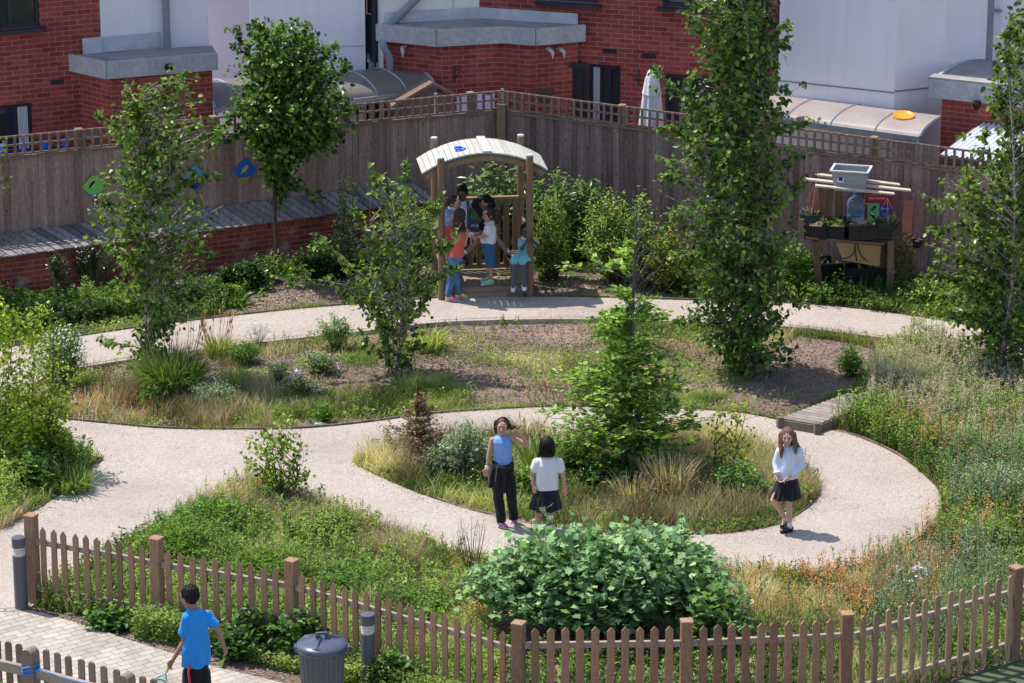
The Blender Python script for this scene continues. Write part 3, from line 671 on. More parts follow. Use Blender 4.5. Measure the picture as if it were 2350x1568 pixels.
g1 = [G(-200, 660), G(1150, 524), G(2500, 716), G(2500, 560), G(1777, 500), G(1101, 420), G(700, 420), G(-200, 540)]  # added pale slab behind the fences to bounce sun onto the house walls
MB().prism([(p.x, p.y) for p in g1], .0, .02).obj('bounce_slab', mat('pale_bounce_slab', (.42, .39, .36), (.55, .52, .48), scale=2, rough=.85, fine=.2)); tag(bpy.data.objects['bounce_slab'], kind='structure')
# low brick wall with timber lid along the left fence
A, B = G(-150, 711), G(1010, 553); P = Plane(A, B)
t = thing('low_brick_wall', 'low red brick planter wall capped by sloping grey planks below the left fence', 'wall', P.A)
lobj('brickwork', wallmb(P.L, -.1, .53, .22), M_brickdk, t, P.A, P.ang)
cb_ = MB(); n = int(P.L/.075)
for i in range(n): cb_.box(((i+.5)*.075, .11, .582), (.067, .228, .102), v=rnd.random())
cb_.box((P.L/2, .112, .58), (P.L, .216, .1), v=.5, m=1)
M_bk1 = mat('soldier_brick', (.26, .05, .035), (.36, .085, .06), scale=7, rough=.9, attr=.35, fine=.3, bscale=40)
lobj('brick_coping', cb_, [M_bk1, mat('mortar', (.3, .22, .2))], t, P.A, P.ang)
pl = MB(); n = int(P.L/.135)
M_lid = mat('silver_plank', (.2, .175, .18), (.36, .325, .33), scale=6, stretch=(5, 1, 1), rough=.85, attr=.55, knots=5, fine=.3, bscale=26)
for i in range(n):
    x = (i+.5)*.135; f = x/P.L; a = P.w(x+.03, -.07+rnd.uniform(-.015, .015), .645); 
    pf = PL.at(0, 0) if False else None
    # back edge meets the fence line
    dd = (PL.A-P.w(x, 0, 0)).dot(PL.n)/P.n.dot(PL.n); b = P.w(x-.22, dd-.03, .74+.16*f)
    dr = (b-a); L_ = dr.length; dr.normalize(); sd = P.d; up = sd.cross(dr)
    h = .0575; hv = .011; sd2 = (P.d-dr*P.d.dot(dr)).normalized()
    V = [a-P.d*h-up*hv, a+P.d*h-up*hv, b+P.d*h-up*hv, b-P.d*h-up*hv, a-P.d*h+up*hv, a+P.d*h+up*hv, b+P.d*h+up*hv, b-P.d*h+up*hv]
    dz = Vector((0, 0, rnd.uniform(-.004, .004))); pl.add([v+dz for v in V], np.array([[0,3,2,1],[4,5,6,7],[0,1,5,4],[1,2,6,5],[2,3,7,6],[3,0,4,7]]), v=rnd.random())
pl.obj('plank_lid', M_lid, t)

# ------------------------------------------------------------------ picket fences
M_pick = mat('picket_wood', (.28, .155, .092), (.41, .25, .16), scale=9, stretch=(6, 6, .5), rough=.8, attr=.4, fine=.25, bscale=30, spec=.2)
M_pick2 = mat('rounded_picket_wood', (.32, .205, .115), (.44, .305, .19), scale=9, stretch=(6, 6, .5), rough=.8, attr=.3, fine=.2, bscale=30, spec=.2)
M_prail = mat('silvered_rail', (.28, .21, .17), (.38, .3, .25), scale=12, rough=.8, attr=.2)
def pale(mb, x, y, z0, z1, w_, th, kind, v):
    if kind == 'point': pr = [(-w_/2, z0), (w_/2, z0), (w_/2, z1-.045), (0, z1), (-w_/2, z1-.045)]
    else: pr = [(-w_/2, z0), (w_/2, z0)]+[(w_/2*math.cos(a), z1-w_/2+w_/2*math.sin(a)) for a in np.linspace(0, math.pi, 9)]
    n = len(pr); V = [(x+a, y-th/2, b_) for a, b_ in pr]+[(x+a, y+th/2, b_) for a, b_ in pr]
    mb.add(V, [tuple(range(n)), tuple(range(2*n-1, n-1, -1))]+[((i+1) % n, i, n+i, n+(i+1) % n) for i in range(n)], v)
M_nail = mat('nail', (.6, .58, .55), metal=.6, rough=.4)
def picket(thing_o, a, b, n, kind, h=.9, w_=.062, rails=(.22, .72), m=None, z0=.05, g0=.5, g1=.5, rw=.04, rh=.06, pth=.02, y=-.045):
    P = Plane(a, b); rl = [lobj('rail', MB().box((P.L/2, 0, zz), (P.L, rw, rh), v=.5), M_prail, thing_o, P.A, P.ang) for zz in rails]
    for i in range(n):
        x = P.L*(i+g0)/(n-1+g0+g1); mb = MB(); pale(mb, 0, 0, 0, h+rnd.uniform(-.006, .006)-z0, w_, pth, kind, .5)
        v = rnd.random(); mb.A = [np.full(len(q), v) for q in mb.A]
        for zz in rails:
            for s in (-.016, .016): mb.box((s, -pth/2-.001, zz-z0), (.005, .003, .005), v=1, m=1)
        o = lobj('pale', mb, [m or M_pick, M_nail], thing_o, P.w(x, y, z0), P.ang+rnd.uniform(-.03, .03))
        o.rotation_euler.y = rnd.uniform(-.012, .012)
    return P
def post(thing_o, p, h, w_=.1, rz=0, m=None, round_=False):
    mb = MB(); q = w_/2
    if round_:
        pr = [(-q, -.1), (q, -.1)]+[(q*math.cos(a), h-q+q*math.sin(a)) for a in np.linspace(0, math.pi, 11)]; n = len(pr)
        mb.add([(a, -q, b_) for a, b_ in pr]+[(a, q, b_) for a, b_ in pr], [tuple(range(n)), tuple(range(2*n-1, n-1, -1))]+[((i+1) % n, i, n+i, n+(i+1) % n) for i in range(n)], rnd.random())
    else:
        mb.box((0, 0, h/2-.06), (w_, w_, h+.1), v=rnd.random())
        mb.box((0, 0, h-.004), (w_+.012, w_+.012, .022), v=.9)
    o = lobj('post', mb, m or M_pick, thing_o, (p.x, p.y, 0), rz); return o
pp = [G(80, 1387), G(365, 1443), G(673, 1497), G(1190, 1652), G(1572, 1647), G(1937, 1629)]
F1 = thing('picket_fence', 'brown picket fence with pointed pales and square posts along the front bed', 'fence', pp[0])
for i, p in enumerate(pp): post(F1, p, 1.03 if i < 3 else 1.04, .112, Plane(pp[max(i-1, 0)], pp[min(i+1, 5)]).ang)
for (i, n) in ((0, 10), (1, 10), (2, 19), (3, 10), (4, 10)):
    P = Plane(pp[i], pp[i+1]); a = P.w(.06, 0, 0); b = P.w(P.L-.06, 0, 0); picket(F1, a, b, n, 'point', .93 if i < 3 else 1.0, .066 if i < 3 else .078, (.2, .74) if i < 3 else (.22, .8), g0=.75, g1=.75, y=-.04)
p7 = G(2322, 1518); p8 = G(2480, 1478)
F2 = thing('picket_fence', 'sandy picket fence with rounded pales climbing toward the right edge', 'fence', pp[5]); 
P = Plane(pp[5], p7); picket(F2, P.w(.1, 0, 0), P.w(P.L-.06, 0, 0), 13, 'round', .99, .066, (.2, .78), M_pick2, g0=.5, g1=.3, y=-.04)
post(F2, p7, 1.05, .11, P.ang); P = Plane(p7, p8); picket(F2, P.w(.06, 0, 0), P.w(P.L, 0, 0), 5, 'round', .99, .066, (.2, .78), M_pick2, y=-.04)
q0, q1, q2 = G(-160, 1634), G(78, 1688), G(297, 1750); q3 = G(520, 1812)
F3 = thing('picket_fence', 'grey brown fence with rounded pale tops and a blue rope in the bottom left corner', 'fence', q0)
M_pick3 = mat('grey_picket_wood', (.21, .145, .11), (.31, .225, .175), scale=9, stretch=(6, 6, .5), rough=.8, attr=.3, fine=.2, bscale=30)
for a, b, n in ((q0, q1, 8), (q1, q2, 7), (q2, q3, 7)):
    P = Plane(a, b); picket(F3, P.w(.06, 0, 0), P.w(P.L-.06, 0, 0), n, 'round', .93, .07, (.2, .68), M_pick3, rw=.05, rh=.1, y=.045, g0=.7, g1=.7, pth=.024)
for q in (q1, q2): post(F3, q, .93, .13, Plane(q0, q1).ang, M_pick3, True)
M_rope = mat('blue_rope', (.02, .16, .62), (.04, .28, .8), scale=60, rough=.6)
rp = MB(); an = np.linspace(0, 2*math.pi, 21)
for k, zz in enumerate((.70, .725, .75)): rp.tubes(np.array([[q1.x+.1*max(-.75, min(.75, math.cos(a)))*1.05, q1.y+.1*max(-.75, min(.75, math.sin(a))), zz+.02*math.sin(a+k)] for a in an]), np.full(21, .009), k=6)
P = Plane(q1, q2); xs_ = np.linspace(.05, P.L, 30); rp.tubes(np.array([tuple(P.w(x, -.035, .735+.012*math.sin(x*9))) for x in xs_]), np.full(30, .005), k=5)
tag(rp.obj('blue_rope', M_rope, smooth=True), 'blue rope wound round the rounded fence post and trailing along its rail', 'rope')
# ================================================================== FURNITURE AND PROPS
# ------------------------------------------------------------------ gazebo
M_gz = mat('gazebo_wood', (.24, .15, .09), (.35, .235, .15), scale=8, stretch=(5, 5, .5), rough=.75, attr=.25, fine=.2, bscale=30, spec=.25)
M_gzr = mat('silver_roof_board', (.42, .41, .37), (.56, .55, .5), scale=8, stretch=(6, .8, 2), rough=.75, attr=.15, fine=.15, bscale=40)
M_deck = mat('deck_wood', (.26, .18, .14), (.38, .28, .22), scale=8, stretch=(.5, 6, 6), rough=.8, attr=.25, fine=.2, bscale=30)
M_pcap = mat('green_white_cap', (.4, .48, .43), (.6, .66, .62), rough=.6)
g0, g1 = G(1013, 689), G(1214, 682); PG = Plane(g0, g1); GW = PG.L; GD = .82; GY = PG.A.y
t = thing('garden_shelter', 'small timber play shelter with an arched plank roof and slatted back railing', 'shelter', PG.A)
def gp(x, y, z): return PG.w(x, y, z)
for x, y, h_ in ((0, -.06, 2.07), (GW, -.06, 2.07), (.0, GD+.07, 2.12), (GW-.01, GD+.07, 2.12)):
    mb = MB().lathe([(.052, 0), (.052, h_-.03), (.048, h_)], (0, 0, 0), 12, v=rnd.random()); mb.lathe([(.05, h_+.001), (.047, h_+.02), (.02, h_+.027)], (0, 0, 0), 12, m=1)
    lobj('post', mb, [M_gz, M_pcap], t, gp(x, y, 0), PG.ang)
# arched roof: boards run front to back following the arc
half = .88; sag = .27; rad = (half*half+sag*sag)/(2*sag); cz = 2.11-rad; a0 = math.asin(half/rad); nb = 23; cxg = GW/2
mb = MB(); 
for i in range(nb):
    a = -a0+(i+.5)*2*a0/nb; x = cxg+rad*math.sin(a); z_ = cz+rad*math.cos(a)
    mb.box((x, GD/2+.0, z_), (2*a0*rad/nb-.006, GD+.02+rnd.uniform(-.01, .01), .022), ry=a, v=rnd.random())
lobj('roof_board', mb, M_gzr, t, PG.A, PG.ang)
lobj('ridge_cap', MB().box((cxg+.03, GD/2-.01, cz+rad+.026), (.12, GD+.06, .028), v=.9), M_gzr, t, PG.A, PG.ang)
M_green = mat('green_batten', (.03, .07, .055), (.05, .1, .08), rough=.7)
for y_, nm in ((.03, 0), (GD-.03, 1)):
    n = 26; an = np.linspace(-a0, a0, n); ro_, ri_ = rad-.016, rad-.115
    V = []
    for yy in (y_-.02, y_+.02):
        V += [(cxg+ro_*math.sin(a), yy, cz+ro_*math.cos(a)) for a in an]+[(cxg+ri_*math.sin(a*.985), yy, cz+ri_*math.cos(a*.985)) for a in an]
    F = []
    for i in range(n-1): F += [(i, i+1, n+i+1, n+i), (2*n+i+1, 2*n+i, 3*n+i, 3*n+i+1), (i+1, i, 2*n+i, 2*n+i+1), (n+i, n+i+1, 3*n+i+1, 3*n+i)]
    lobj('arched_beam', MB().add(V, F), M_gz, t, PG.A, PG.ang)
n = 26; an = np.linspace(-a0, a0, n)
lobj('roof_batten', MB().tubes(np.array([(cxg+(rad-.018)*math.sin(a), -.005, cz+(rad-.018)*math.cos(a)) for a in an]), np.full(n, .011), k=4), M_green, t, PG.A, PG.ang)
# deck, front step board, benches
DZ = .19
mb = MB(); nd = 8
for i in range(nd): mb.box((GW/2, -.0+(i+.5)*GD/nd+.03, DZ-.012), (GW+.06, GD/nd-.008, .024), v=rnd.random())
mb.box((GW/2, .01, DZ/2-.02), (GW+.02, .03, DZ+.02-.012), v=.2); mb.box((GW/2-.05, -.02, .04), (GW-.5, .03, .1), v=.6)
lobj('deck', mb, M_deck, t, PG.A, PG.ang)
rail_y = GD-.02
lobj('rail', MB().box((GW/2, rail_y, 1.25), (GW-.1, .07, .04), v=.9).box((GW/2, rail_y-.01, 1.195), (GW-.1, .03, .07), v=.5), M_gz, t, PG.A, PG.ang)
lobj('rail', MB().box((GW/2, rail_y, DZ+.06), (GW-.1, .04, .06), v=.3), M_gz, t, PG.A, PG.ang)
for i in range(9):
    x = .1+i*(GW-.2)/8
    mb = MB().box((0, 0, .48), (.08, .02, .97), v=rnd.random())
    for q in (-.02, 0, .02): mb.box((q, -.012, .48), (.006, .006, .95), v=0)
    lobj('slat', mb, M_gz, t, gp(x, rail_y-.035, DZ+.07), PG.ang)
for x in (.12, GW-.13):     # side benches
    mb = MB(); mb.box((x, GD/2, DZ+.27), (.24, GD-.12, .035), v=.6)
    for y_ in (.08, GD-.12): mb.box((x, y_, DZ+.125), (.12, .05, .25), v=.4)
    lobj('bench', mb, M_deck, t, PG.A, PG.ang)
for x in (-.0, GW):         # side rails
    lobj('side_rail', MB().box((x, GD/2, DZ+.75), (.03, GD-.1, .07)).box((x, GD/2, DZ+.5), (.02, GD-.1, .06)), M_gz, t, PG.A, PG.ang)
# blue ring on roof
a = -.2; q = gp(cxg+rad*math.sin(a), .32, cz+rad*math.cos(a)+.028)
an = np.linspace(0, 2*math.pi, 25)
o = MB().tubes(np.array([(.075*math.cos(x), .075*math.sin(x), 0) for x in an]), np.full(25, .016), k=7).obj('blue_ring', mat('blue_plastic', (.01, .13, .75), rough=.35), smooth=True)
o.location = q; o.rotation_euler = (0, -a*.6, 0); tag(o, 'bright blue plastic ring lying on the arched shelter roof', 'ring')
# welcome panel on the railing
def txt(body, size, loc, parent, m, name='lettering', rot=(math.pi/2, 0, 0), ext=.001, align='LEFT'):
    cu = bpy.data.curves.new(name, 'FONT'); cu.body = body; cu.size = size; cu.extrude = ext; cu.align_x = align
    tmp = bpy.data.objects.new(name, cu); COL.objects.link(tmp); dg = bpy.context.evaluated_depsgraph_get(); dg.update()
    me = bpy.data.meshes.new_from_object(tmp.evaluated_get(dg)); bpy.data.objects.remove(tmp); me.materials.clear(); me.materials.append(m)
    o = bpy.data.objects.new(name, me); COL.objects.link(o); o.parent = parent; o.location = loc; o.rotation_euler = rot; return o
M_wh = mat('white_paint', (.75, .75, .75), rough=.5)
def flat(name, polys, mats, parent=None, loc=(0, 0, 0), rz=0, th=.006):
    """upright flat board: polys [(points (x,z), material index)] stacked in thin layers"""
    mb = MB()
    for i, (pl_, mi) in enumerate(polys):
        n = len(pl_); y0 = -i*.0025; V = [(x, y0-.0015, z_) for x, z_ in pl_]+[(x, y0+(.0015 if i else th), z_) for x, z_ in pl_]
        mb.add(V, [tuple(range(n)), tuple(range(2*n-1, n-1, -1))]+[((q+1) % n, q, n+q, n+(q+1) % n) for q in range(n)], .5, mi)
    if parent is None:
        me = mb.mesh(name, mats); o = bpy.data.objects.new(name, me); COL.objects.link(o); o.location = loc; o.rotation_euler = (0, 0, rz); return o
    return lobj(name, mb, mats, parent, loc, rz)
M_gp = mat('green_panel', (.03, .22, .07), rough=.5); M_bp = mat('navy_panel', (.05, .08, .2), rough=.5)
wp_ = thing('welcome_sign', 'small green and navy sign reading Welcome, fixed to the shelter railing', 'sign', gp(.43, rail_y-.055, .85))
hx = .17
ell = [(hx*math.cos(a), .11+.12*math.sin(a)) for a in np.linspace(0, math.pi, 14)]
flat('sign_board', [([(-hx, -.22), (hx, -.22), (hx, .11), (-hx, .11)], 0), (ell, 1)], [M_bp, M_gp], wp_, wp_.location.copy(), PG.ang)
txt('Welcome', .085, (-.155, -.012, .0), wp_, M_wh); txt('Nature', .07, (-.06, -.012, -.1), wp_, M_wh)

# ------------------------------------------------------------------ painted bird panels on the fence
def diamond(h): return [(0, -h), (h, 0), (0, h), (-h, 0)]
def bird(cx, cz, s, f=1):
    o = [(-1, -.9), (-.7, -.35), (-.45, .2), (-.1, .5), (.15, .75), (.45, .8), (.62, .62), (.85, .55), (.6, .45), (.5, .1), (.25, -.3), (-.2, -.55), (-.55, -.7)]
    return [(cx+f*x*s, cz+z_*s) for x, z_ in o]
def leg(cx, cz, s): return [(cx, cz), (cx+.25*s, cz-.7*s), (cx+.33*s, cz-.7*s), (cx+.12*s, cz)]
def cut(h, zl): return [(-(h+zl), zl), (0, -h), (h+zl, zl)]
M = {k: mat('panel_'+k, tuple(x*.8 for x in c), c, scale=25, rough=.5) for k, c in dict(lime=(.2, .55, .1), royal=(.005, .12, .55), sky=(.05, .32, .6), yellow=(.55, .5, .08), palegrey=(.5, .55, .45), black=(.01, .01, .015), white=(.62, .68, .68), olive=(.3, .33, .05), brown=(.3, .15, .07), navy=(.01, .03, .3), water=(.03, .3, .65)).items()}
def onfence(name, label, px, py, h, layers, mats_, tilt=0):
    x, z_ = PL.at(px, py, -.035); p = PL.w(x, -.045, z_); o = flat(name, layers, mats_, None, p, PL.ang, .008); o.rotation_euler.y = tilt
    mb = MB()
    return tag(o, label, 'painting', 'diamond bird panels on the fence')
h = .19
dots = [([(x-.008, z_-.008), (x+.008, z_-.008), (x+.008, z_+.008), (x-.008, z_+.008)], 2) for x, z_ in ((0, h-.03), (-h+.03, 0), (h-.03, 0), (0, -h+.03))]
onfence('bird_picture', 'lime green diamond panel with a black and white bird, leftmost on the fence', 216, 427, h, [(diamond(h), 0), (cut(h, -.11), 1), (bird(-.03, .03, .06), 2), (bird(-.01, .01, .035), 3)]+dots, [M['lime'], M['water'], M['black'], M['palegrey']])
onfence('bird_picture', 'sky blue diamond panel half hidden by the birch leaves', 447, 407, h, [(diamond(h), 0), (cut(h, -.08), 1), (bird(-.02, -.02, .07), 2), (bird(.0, -.03, .035), 3)], [M['sky'], M['navy'], M['olive'], M['yellow']])
onfence('bird_picture', 'royal blue diamond panel with a yellow bird over a yellow base', 562, 391, h, [(diamond(h), 0), (cut(h, -.1), 1), (bird(0, .02, .075), 2), (leg(.01, -.02, .05), 2)], [M['royal'], M['olive'], M['yellow']])
onfence('bird_picture', 'white diamond panel with a brown bird beside the tree trunk', 668, 376, .17, [(diamond(.17), 0), (bird(0, .0, .06, -1), 1), ([(-.02, -.14), (.13, .01), (.12, .02), (-.03, -.13)], 2)], [M['white'], M['brown'], M['black']], .06)

# ------------------------------------------------------------------ planter station
M_pal = mat('pallet_wood', (.16, .09, .06), (.26, .16, .11), scale=8, stretch=(5, 5, 1), rough=.85, attr=.4, fine=.2)
M_pallit = mat('bleached_plank', (.45, .36, .3), (.6, .5, .43), scale=8, rough=.85, attr=.3)
M_ply = mat('plywood', (.36, .21, .11), (.44, .27, .15), scale=3, rough=.8)
M_blk = mat('black_plastic', (.008, .008, .012), (.014, .014, .02), rough=.45, spec=.35)
M_terra = mat('terracotta', (.28, .09, .06), (.36, .13, .09), rough=.85)
SY = G(1960, 682).y        # front plane of the station
def sp(x, y, dy=0.): return W(x, y, SY+dy)
t = thing('pallet_stand', 'tall stand knocked together from pallet wood against the right fence', 'stand', (sp(1960, 668).x, SY, 0))
ctrs = {}
mb = MB()      # lower shelf
for k, dy in enumerate((-.06, .06, .18, .3, .42)): mb.beam(sp(1848+k*4, 541-k*1, 0)+Vector((0, dy, 0)), sp(2028+k*4, 556-k, 0)+Vector((0, dy, 0)), .115, .03, v=rnd.random())
mb.obj('shelf', M_pal, t)
zs1 = sp(1940, 549).z
for k, (x, y0, y1) in enumerate(((1882, 418, 640), (2044, 440, 640))):
    for dy in (.0, .42):
        a = sp(x, y1, 0); b = sp(x+(4 if k else -6), y0, 0); b.z = b.z if dy else zs1-.02; MB().beam((a.x, SY+dy, 0), (b.x, SY+dy, b.z), .09, .045, v=rnd.random()).obj('upright', M_pal, t)
for (x0_, y0, x1_, y1) in ((1898, 430, 1885, 512), (2035, 430, 2018, 512), (1925, 425, 1925, 520), (1995, 440, 1990, 510)):
    a, b = sp(x0_, y0, .4), sp(x1_, y1-8, .4); MB().beam(a, b, .11 if x0_ > 1910 else .2, .025, v=rnd.random()).obj('side_board', M_pal, t)
MB().beam(sp(1868, 425, .0), sp(1862, 505, .0), .12, .03).obj('terracotta_board', M_terra, t)
MB().beam(sp(2086, 460, -.02), sp(2080, 533, -.02), .13, .03).obj('terracotta_board', M_terra, t)
for (x0_, y0, x1_, y1, dy, w_) in ((1848, 412, 2090, 438, .02, .1), (1870, 421, 2050, 440, -.12, .09), (1885, 409, 2068, 432, .18, .1), (1880, 414, 2030, 435, .3, .09)):
    MB().beam(sp(x0_, y0)+Vector((0, dy, 0)), sp(x1_, y1)+Vector((0, dy, 0)), w_, .022, v=rnd.random()).obj('top_plank', M_pallit, t)
a, b, c_, d_ = sp(1918, 556, .05), sp(2022, 565, .05), sp(2018, 612, .05), sp(1935, 598, .05)
mb = MB(); mb.add([a, b, c_, d_]+[q+Vector((0, .012, 0)) for q in (a, b, c_, d_)], [(3, 2, 1, 0), (4, 5, 6, 7), (0, 1, 5, 4), (1, 2, 6, 5), (2, 3, 7, 6), (3, 0, 4, 7)]); mb.obj('plywood_board', M_ply, t)
mb = MB()
for pts in (((1962, 560), (1960, 580), (1950, 590), (1935, 594)), ((1962, 562), (1964, 585), (1966, 600)), ((1968, 560), (1975, 585), (1990, 600))):
    mb.tubes(np.array([tuple(sp(x, y, .035)) for x, y in catmull(pts, 4)]), np.full(len(catmull(pts, 4)), .006), k=4)
mb.obj('cable', M_blk, t)
def tray(x, y, w_, d_, h_, ang, label, earth=True, z=None, dy=.17):
    p = sp(x, y, dy); z = zs1+.02 if z is None else z; p.z = z
    t = thing('planter_tray', label, 'tray', p, 'black plastic trays on the pallet stand'); t.rotation_euler.z = ang
    mb = MB(); tk = .012
    for s in (-1, 1):
        mb.box((s*(w_/2-tk/2), 0, h_/2), (tk, d_, h_)); mb.box((0, s*(d_/2-tk/2), h_/2), (w_-2*tk-.002, tk, h_))
        mb.box((s*(w_/2+.004), 0, h_-.012), (.022, d_+.03, .024)); mb.box((0, s*(d_/2+.004), h_-.012), (w_-.016, .022, .0235))
    mb.box((0, 0, .01), (w_-2*tk-.002, d_-2*tk-.002, .02))
    for k in range(-2, 3): mb.box((k*w_/5, -d_/2-.004, h_*.45), (.014, .01, h_*.7))
    me = mb.mesh('tray_body', M_blk); o = bpy.data.objects.new('tray_body', me); COL.objects.link(o); o.parent = t
    s = MB(); n = 10; X_, Y_ = np.meshgrid(np.linspace(-w_/2+tk+.002, w_/2-tk-.002, n), np.linspace(-d_/2+tk+.002, d_/2-tk-.002, n)); Z_ = h_*.72+RG.uniform(-.01, .01, X_.shape)
    i_, j_ = np.meshgrid(np.arange(n-1), np.arange(n-1)); b_ = (j_*n+i_).ravel(); s.add(np.stack([X_.ravel(), Y_.ravel(), Z_.ravel()], 1), np.stack([b_, b_+1, b_+n+1, b_+n], 1))
    me = s.mesh('compost', M_soil); o = bpy.data.objects.new('compost', me); COL.objects.link(o); o.parent = t
    return t, h_
TR1, _ = tray(1876, 525, .3, .56, .19, R(-12), 'leftmost black planter tray on the pallet stand, with sparse seedlings')
TR2, _ = tray(1918, 528, .3, .56, .19, R(-12), 'middle black planter tray on the stand, with green seedlings')
TR3, _ = tray(1984, 534, .58, .54, .2, R(8), 'largest black planter tray on the stand, with tall dry stalks')
# water bottle
p = sp(1962, 487, .33); p.z = zs1+.02+.0
pb = sp(1963, 497, .33)
t = thing('water_bottle', 'large empty blue tinted water cooler bottle standing behind the trays', 'bottle', (pb.x, pb.y, pb.z-.04))
M_bot = clearmat('blue_clear_plastic', (.25, .42, .62), .3, .12); M_bcap = mat('bottle_cap', (.02, .2, .55), rough=.4)
o = MB().lathe([(.02, 0), (.12, .0), (.13, .02), (.13, .1), (.124, .115), (.13, .13), (.13, .24), (.11, .29), (.06, .33), (.032, .36), (.03, .4)], (0, 0, 0), 22).mesh('bottle_body', M_bot, True); q = bpy.data.objects.new('bottle_body', o); COL.objects.link(q); q.parent = t
o = MB().lathe([(.036, .385), (.038, .43), (.034, .435)], (0, 0, 0), 14).mesh('cap', M_bcap); q = bpy.data.objects.new('cap', o); COL.objects.link(q); q.parent = t
# clear tub on top
p = sp(1952, 434, .08); t = thing('storage_tub', 'translucent grey plastic tub standing on top of the pallet stand', 'tub', p+Vector((0, 0, .0))); t.rotation_euler.z = R(-14)
M_tub = clearmat('clear_grey_plastic', (.34, .37, .39), .78, .25); M_tubr = mat('tub_rim', (.55, .58, .6), rough=.3)
def tub(w0, d0, w1, d1, h_):
    b = [(-w0/2, -d0/2), (w0/2, -d0/2), (w0/2, d0/2), (-w0/2, d0/2)]; t_ = [(-w1/2, -d1/2), (w1/2, -d1/2), (w1/2, d1/2), (-w1/2, d1/2)]
    V = [(x, y, 0) for x, y in b]+[(x, y, h_) for x, y in t_]+[(x*.95, y*.95, .015) for x, y in b]+[(x*.96, y*.96, h_) for x, y in t_]
    F = [(3, 2, 1, 0), (8, 9, 10, 11)]
    for i in range(4): j = (i+1) % 4; F += [(i, j, 4+j, 4+i), (8+j, 8+i, 12+i, 12+j), (4+i, 4+j, 12+j, 12+i)]
    return MB().add(V, F)
o = tub(.42, .30, .5, .37, .29).mesh('tub_body', M_tub); q = bpy.data.objects.new('tub_body', o); COL.objects.link(q); q.parent = t
mb = MB(); 
for s in (-1, 1): mb.box((s*.258, 0, .295), (.03, .41, .018)); mb.box((0, s*.19, .295), (.486, .03, .0175))
q = bpy.data.objects.new('rim', mb.mesh('rim', M_tubr)); COL.objects.link(q); q.parent = t
mb = MB().box((-.12, -.172, .19), (.085, .004, .1), rx=R(-7)); mb.box((-.12, -.1755, .19), (.06, .003, .07), rx=R(-7), m=1); q = bpy.data.objects.new('sticker', mb.mesh('sticker', [M_wh, M['navy']])); COL.objects.link(q); q.parent = t
# hanging baskets of the station and bird poster
M_bask = mat('dark_wicker', (.012, .025, .025), (.03, .055, .05), scale=30, stretch=(1, 1, 8), rough=.8); M_dry = leafmat('dry_leaf', [(.22, .13, .06), (.35, .24, .12), (.5, .38, .22)], .25, .7, .1)
def bowl(px, py, r, label, name='hanging_basket', top=None, hk=None, dy=-.05):
    p = sp(px, py, dy); t = thing(name, label, 'basket', p)
    mb = MB().lathe([(.02, -r*.95), (r*.5, -r*.85), (r*.85, -r*.45), (r, 0), (r+.01, .012), (r-.01, .01), (r*.8, -.03), (0, -.03)], (0, 0, 0), 18)
    an = np.arange(18)*2*math.pi/18
    for a in an: mb.tubes(np.array([(math.cos(a)*rr*1.01, math.sin(a)*rr*1.01, zz) for rr, zz in ((r*.5, -r*.85), (r*.85, -r*.45), (r, 0))]), np.full(3, .006), k=4)
    q = bpy.data.objects.new('bowl', mb.mesh('bowl', M_bask)); COL.objects.link(q); q.parent = t
    if hk:
        c_ = MB(); hp = sp(hk[0], hk[1], dy)-p
        for a in (.5, 2.6, 4.7): c_.tubes(np.array([(math.cos(a)*r, math.sin(a)*r, 0), tuple(hp)]), np.full(2, .004), k=3)
        q = bpy.data.objects.new('chain', c_.mesh('chain', M_alu)); COL.objects.link(q); q.parent = t
    return t, p, r
HB1 = bowl(1860, 490, .15, 'dark hanging basket with dead stems at the left end of the pallet stand', hk=(1873, 418))
HB2 = bowl(2036, 508, .17, 'dark green hanging basket with dead stems at the right end of the pallet stand', hk=(2036, 455))
ps = sp(2018, 480, .3); sgn = thing('bird_poster', 'faded red, green and blue bird poster leaning at the back of the pallet stand', 'poster', ps)
M_red = mat('poster_red', (.35, .03, .05), rough=.6); M_pg = mat('poster_green', (.16, .45, .22), rough=.6); M_pb = mat('poster_blue', (.03, .04, .3), rough=.6)
flat('poster_board', [([(-.17, -.2), (.17, -.2), (.17, .2), (-.17, .2)], 0), ([(-.165, -.195), (-.0, -.195), (-.0, .08), (-.165, .08)], 1), ([(.003, -.195), (.165, -.195), (.165, .06), (.003, .06)], 2), (bird(-.075, .01, .05), 3), (bird(-.09, -.11, .045, -1), 3)], [M_red, M_pg, M_pb, M['black']], sgn, ps, R(-6))
txt('New friends', .045, (-.155, -.02, .15), sgn, M_wh); txt('Spotted', .042, (.015, -.02, .0), sgn, M_wh); txt('1+2', .045, (.03, -.02, -.08), sgn, M_wh)
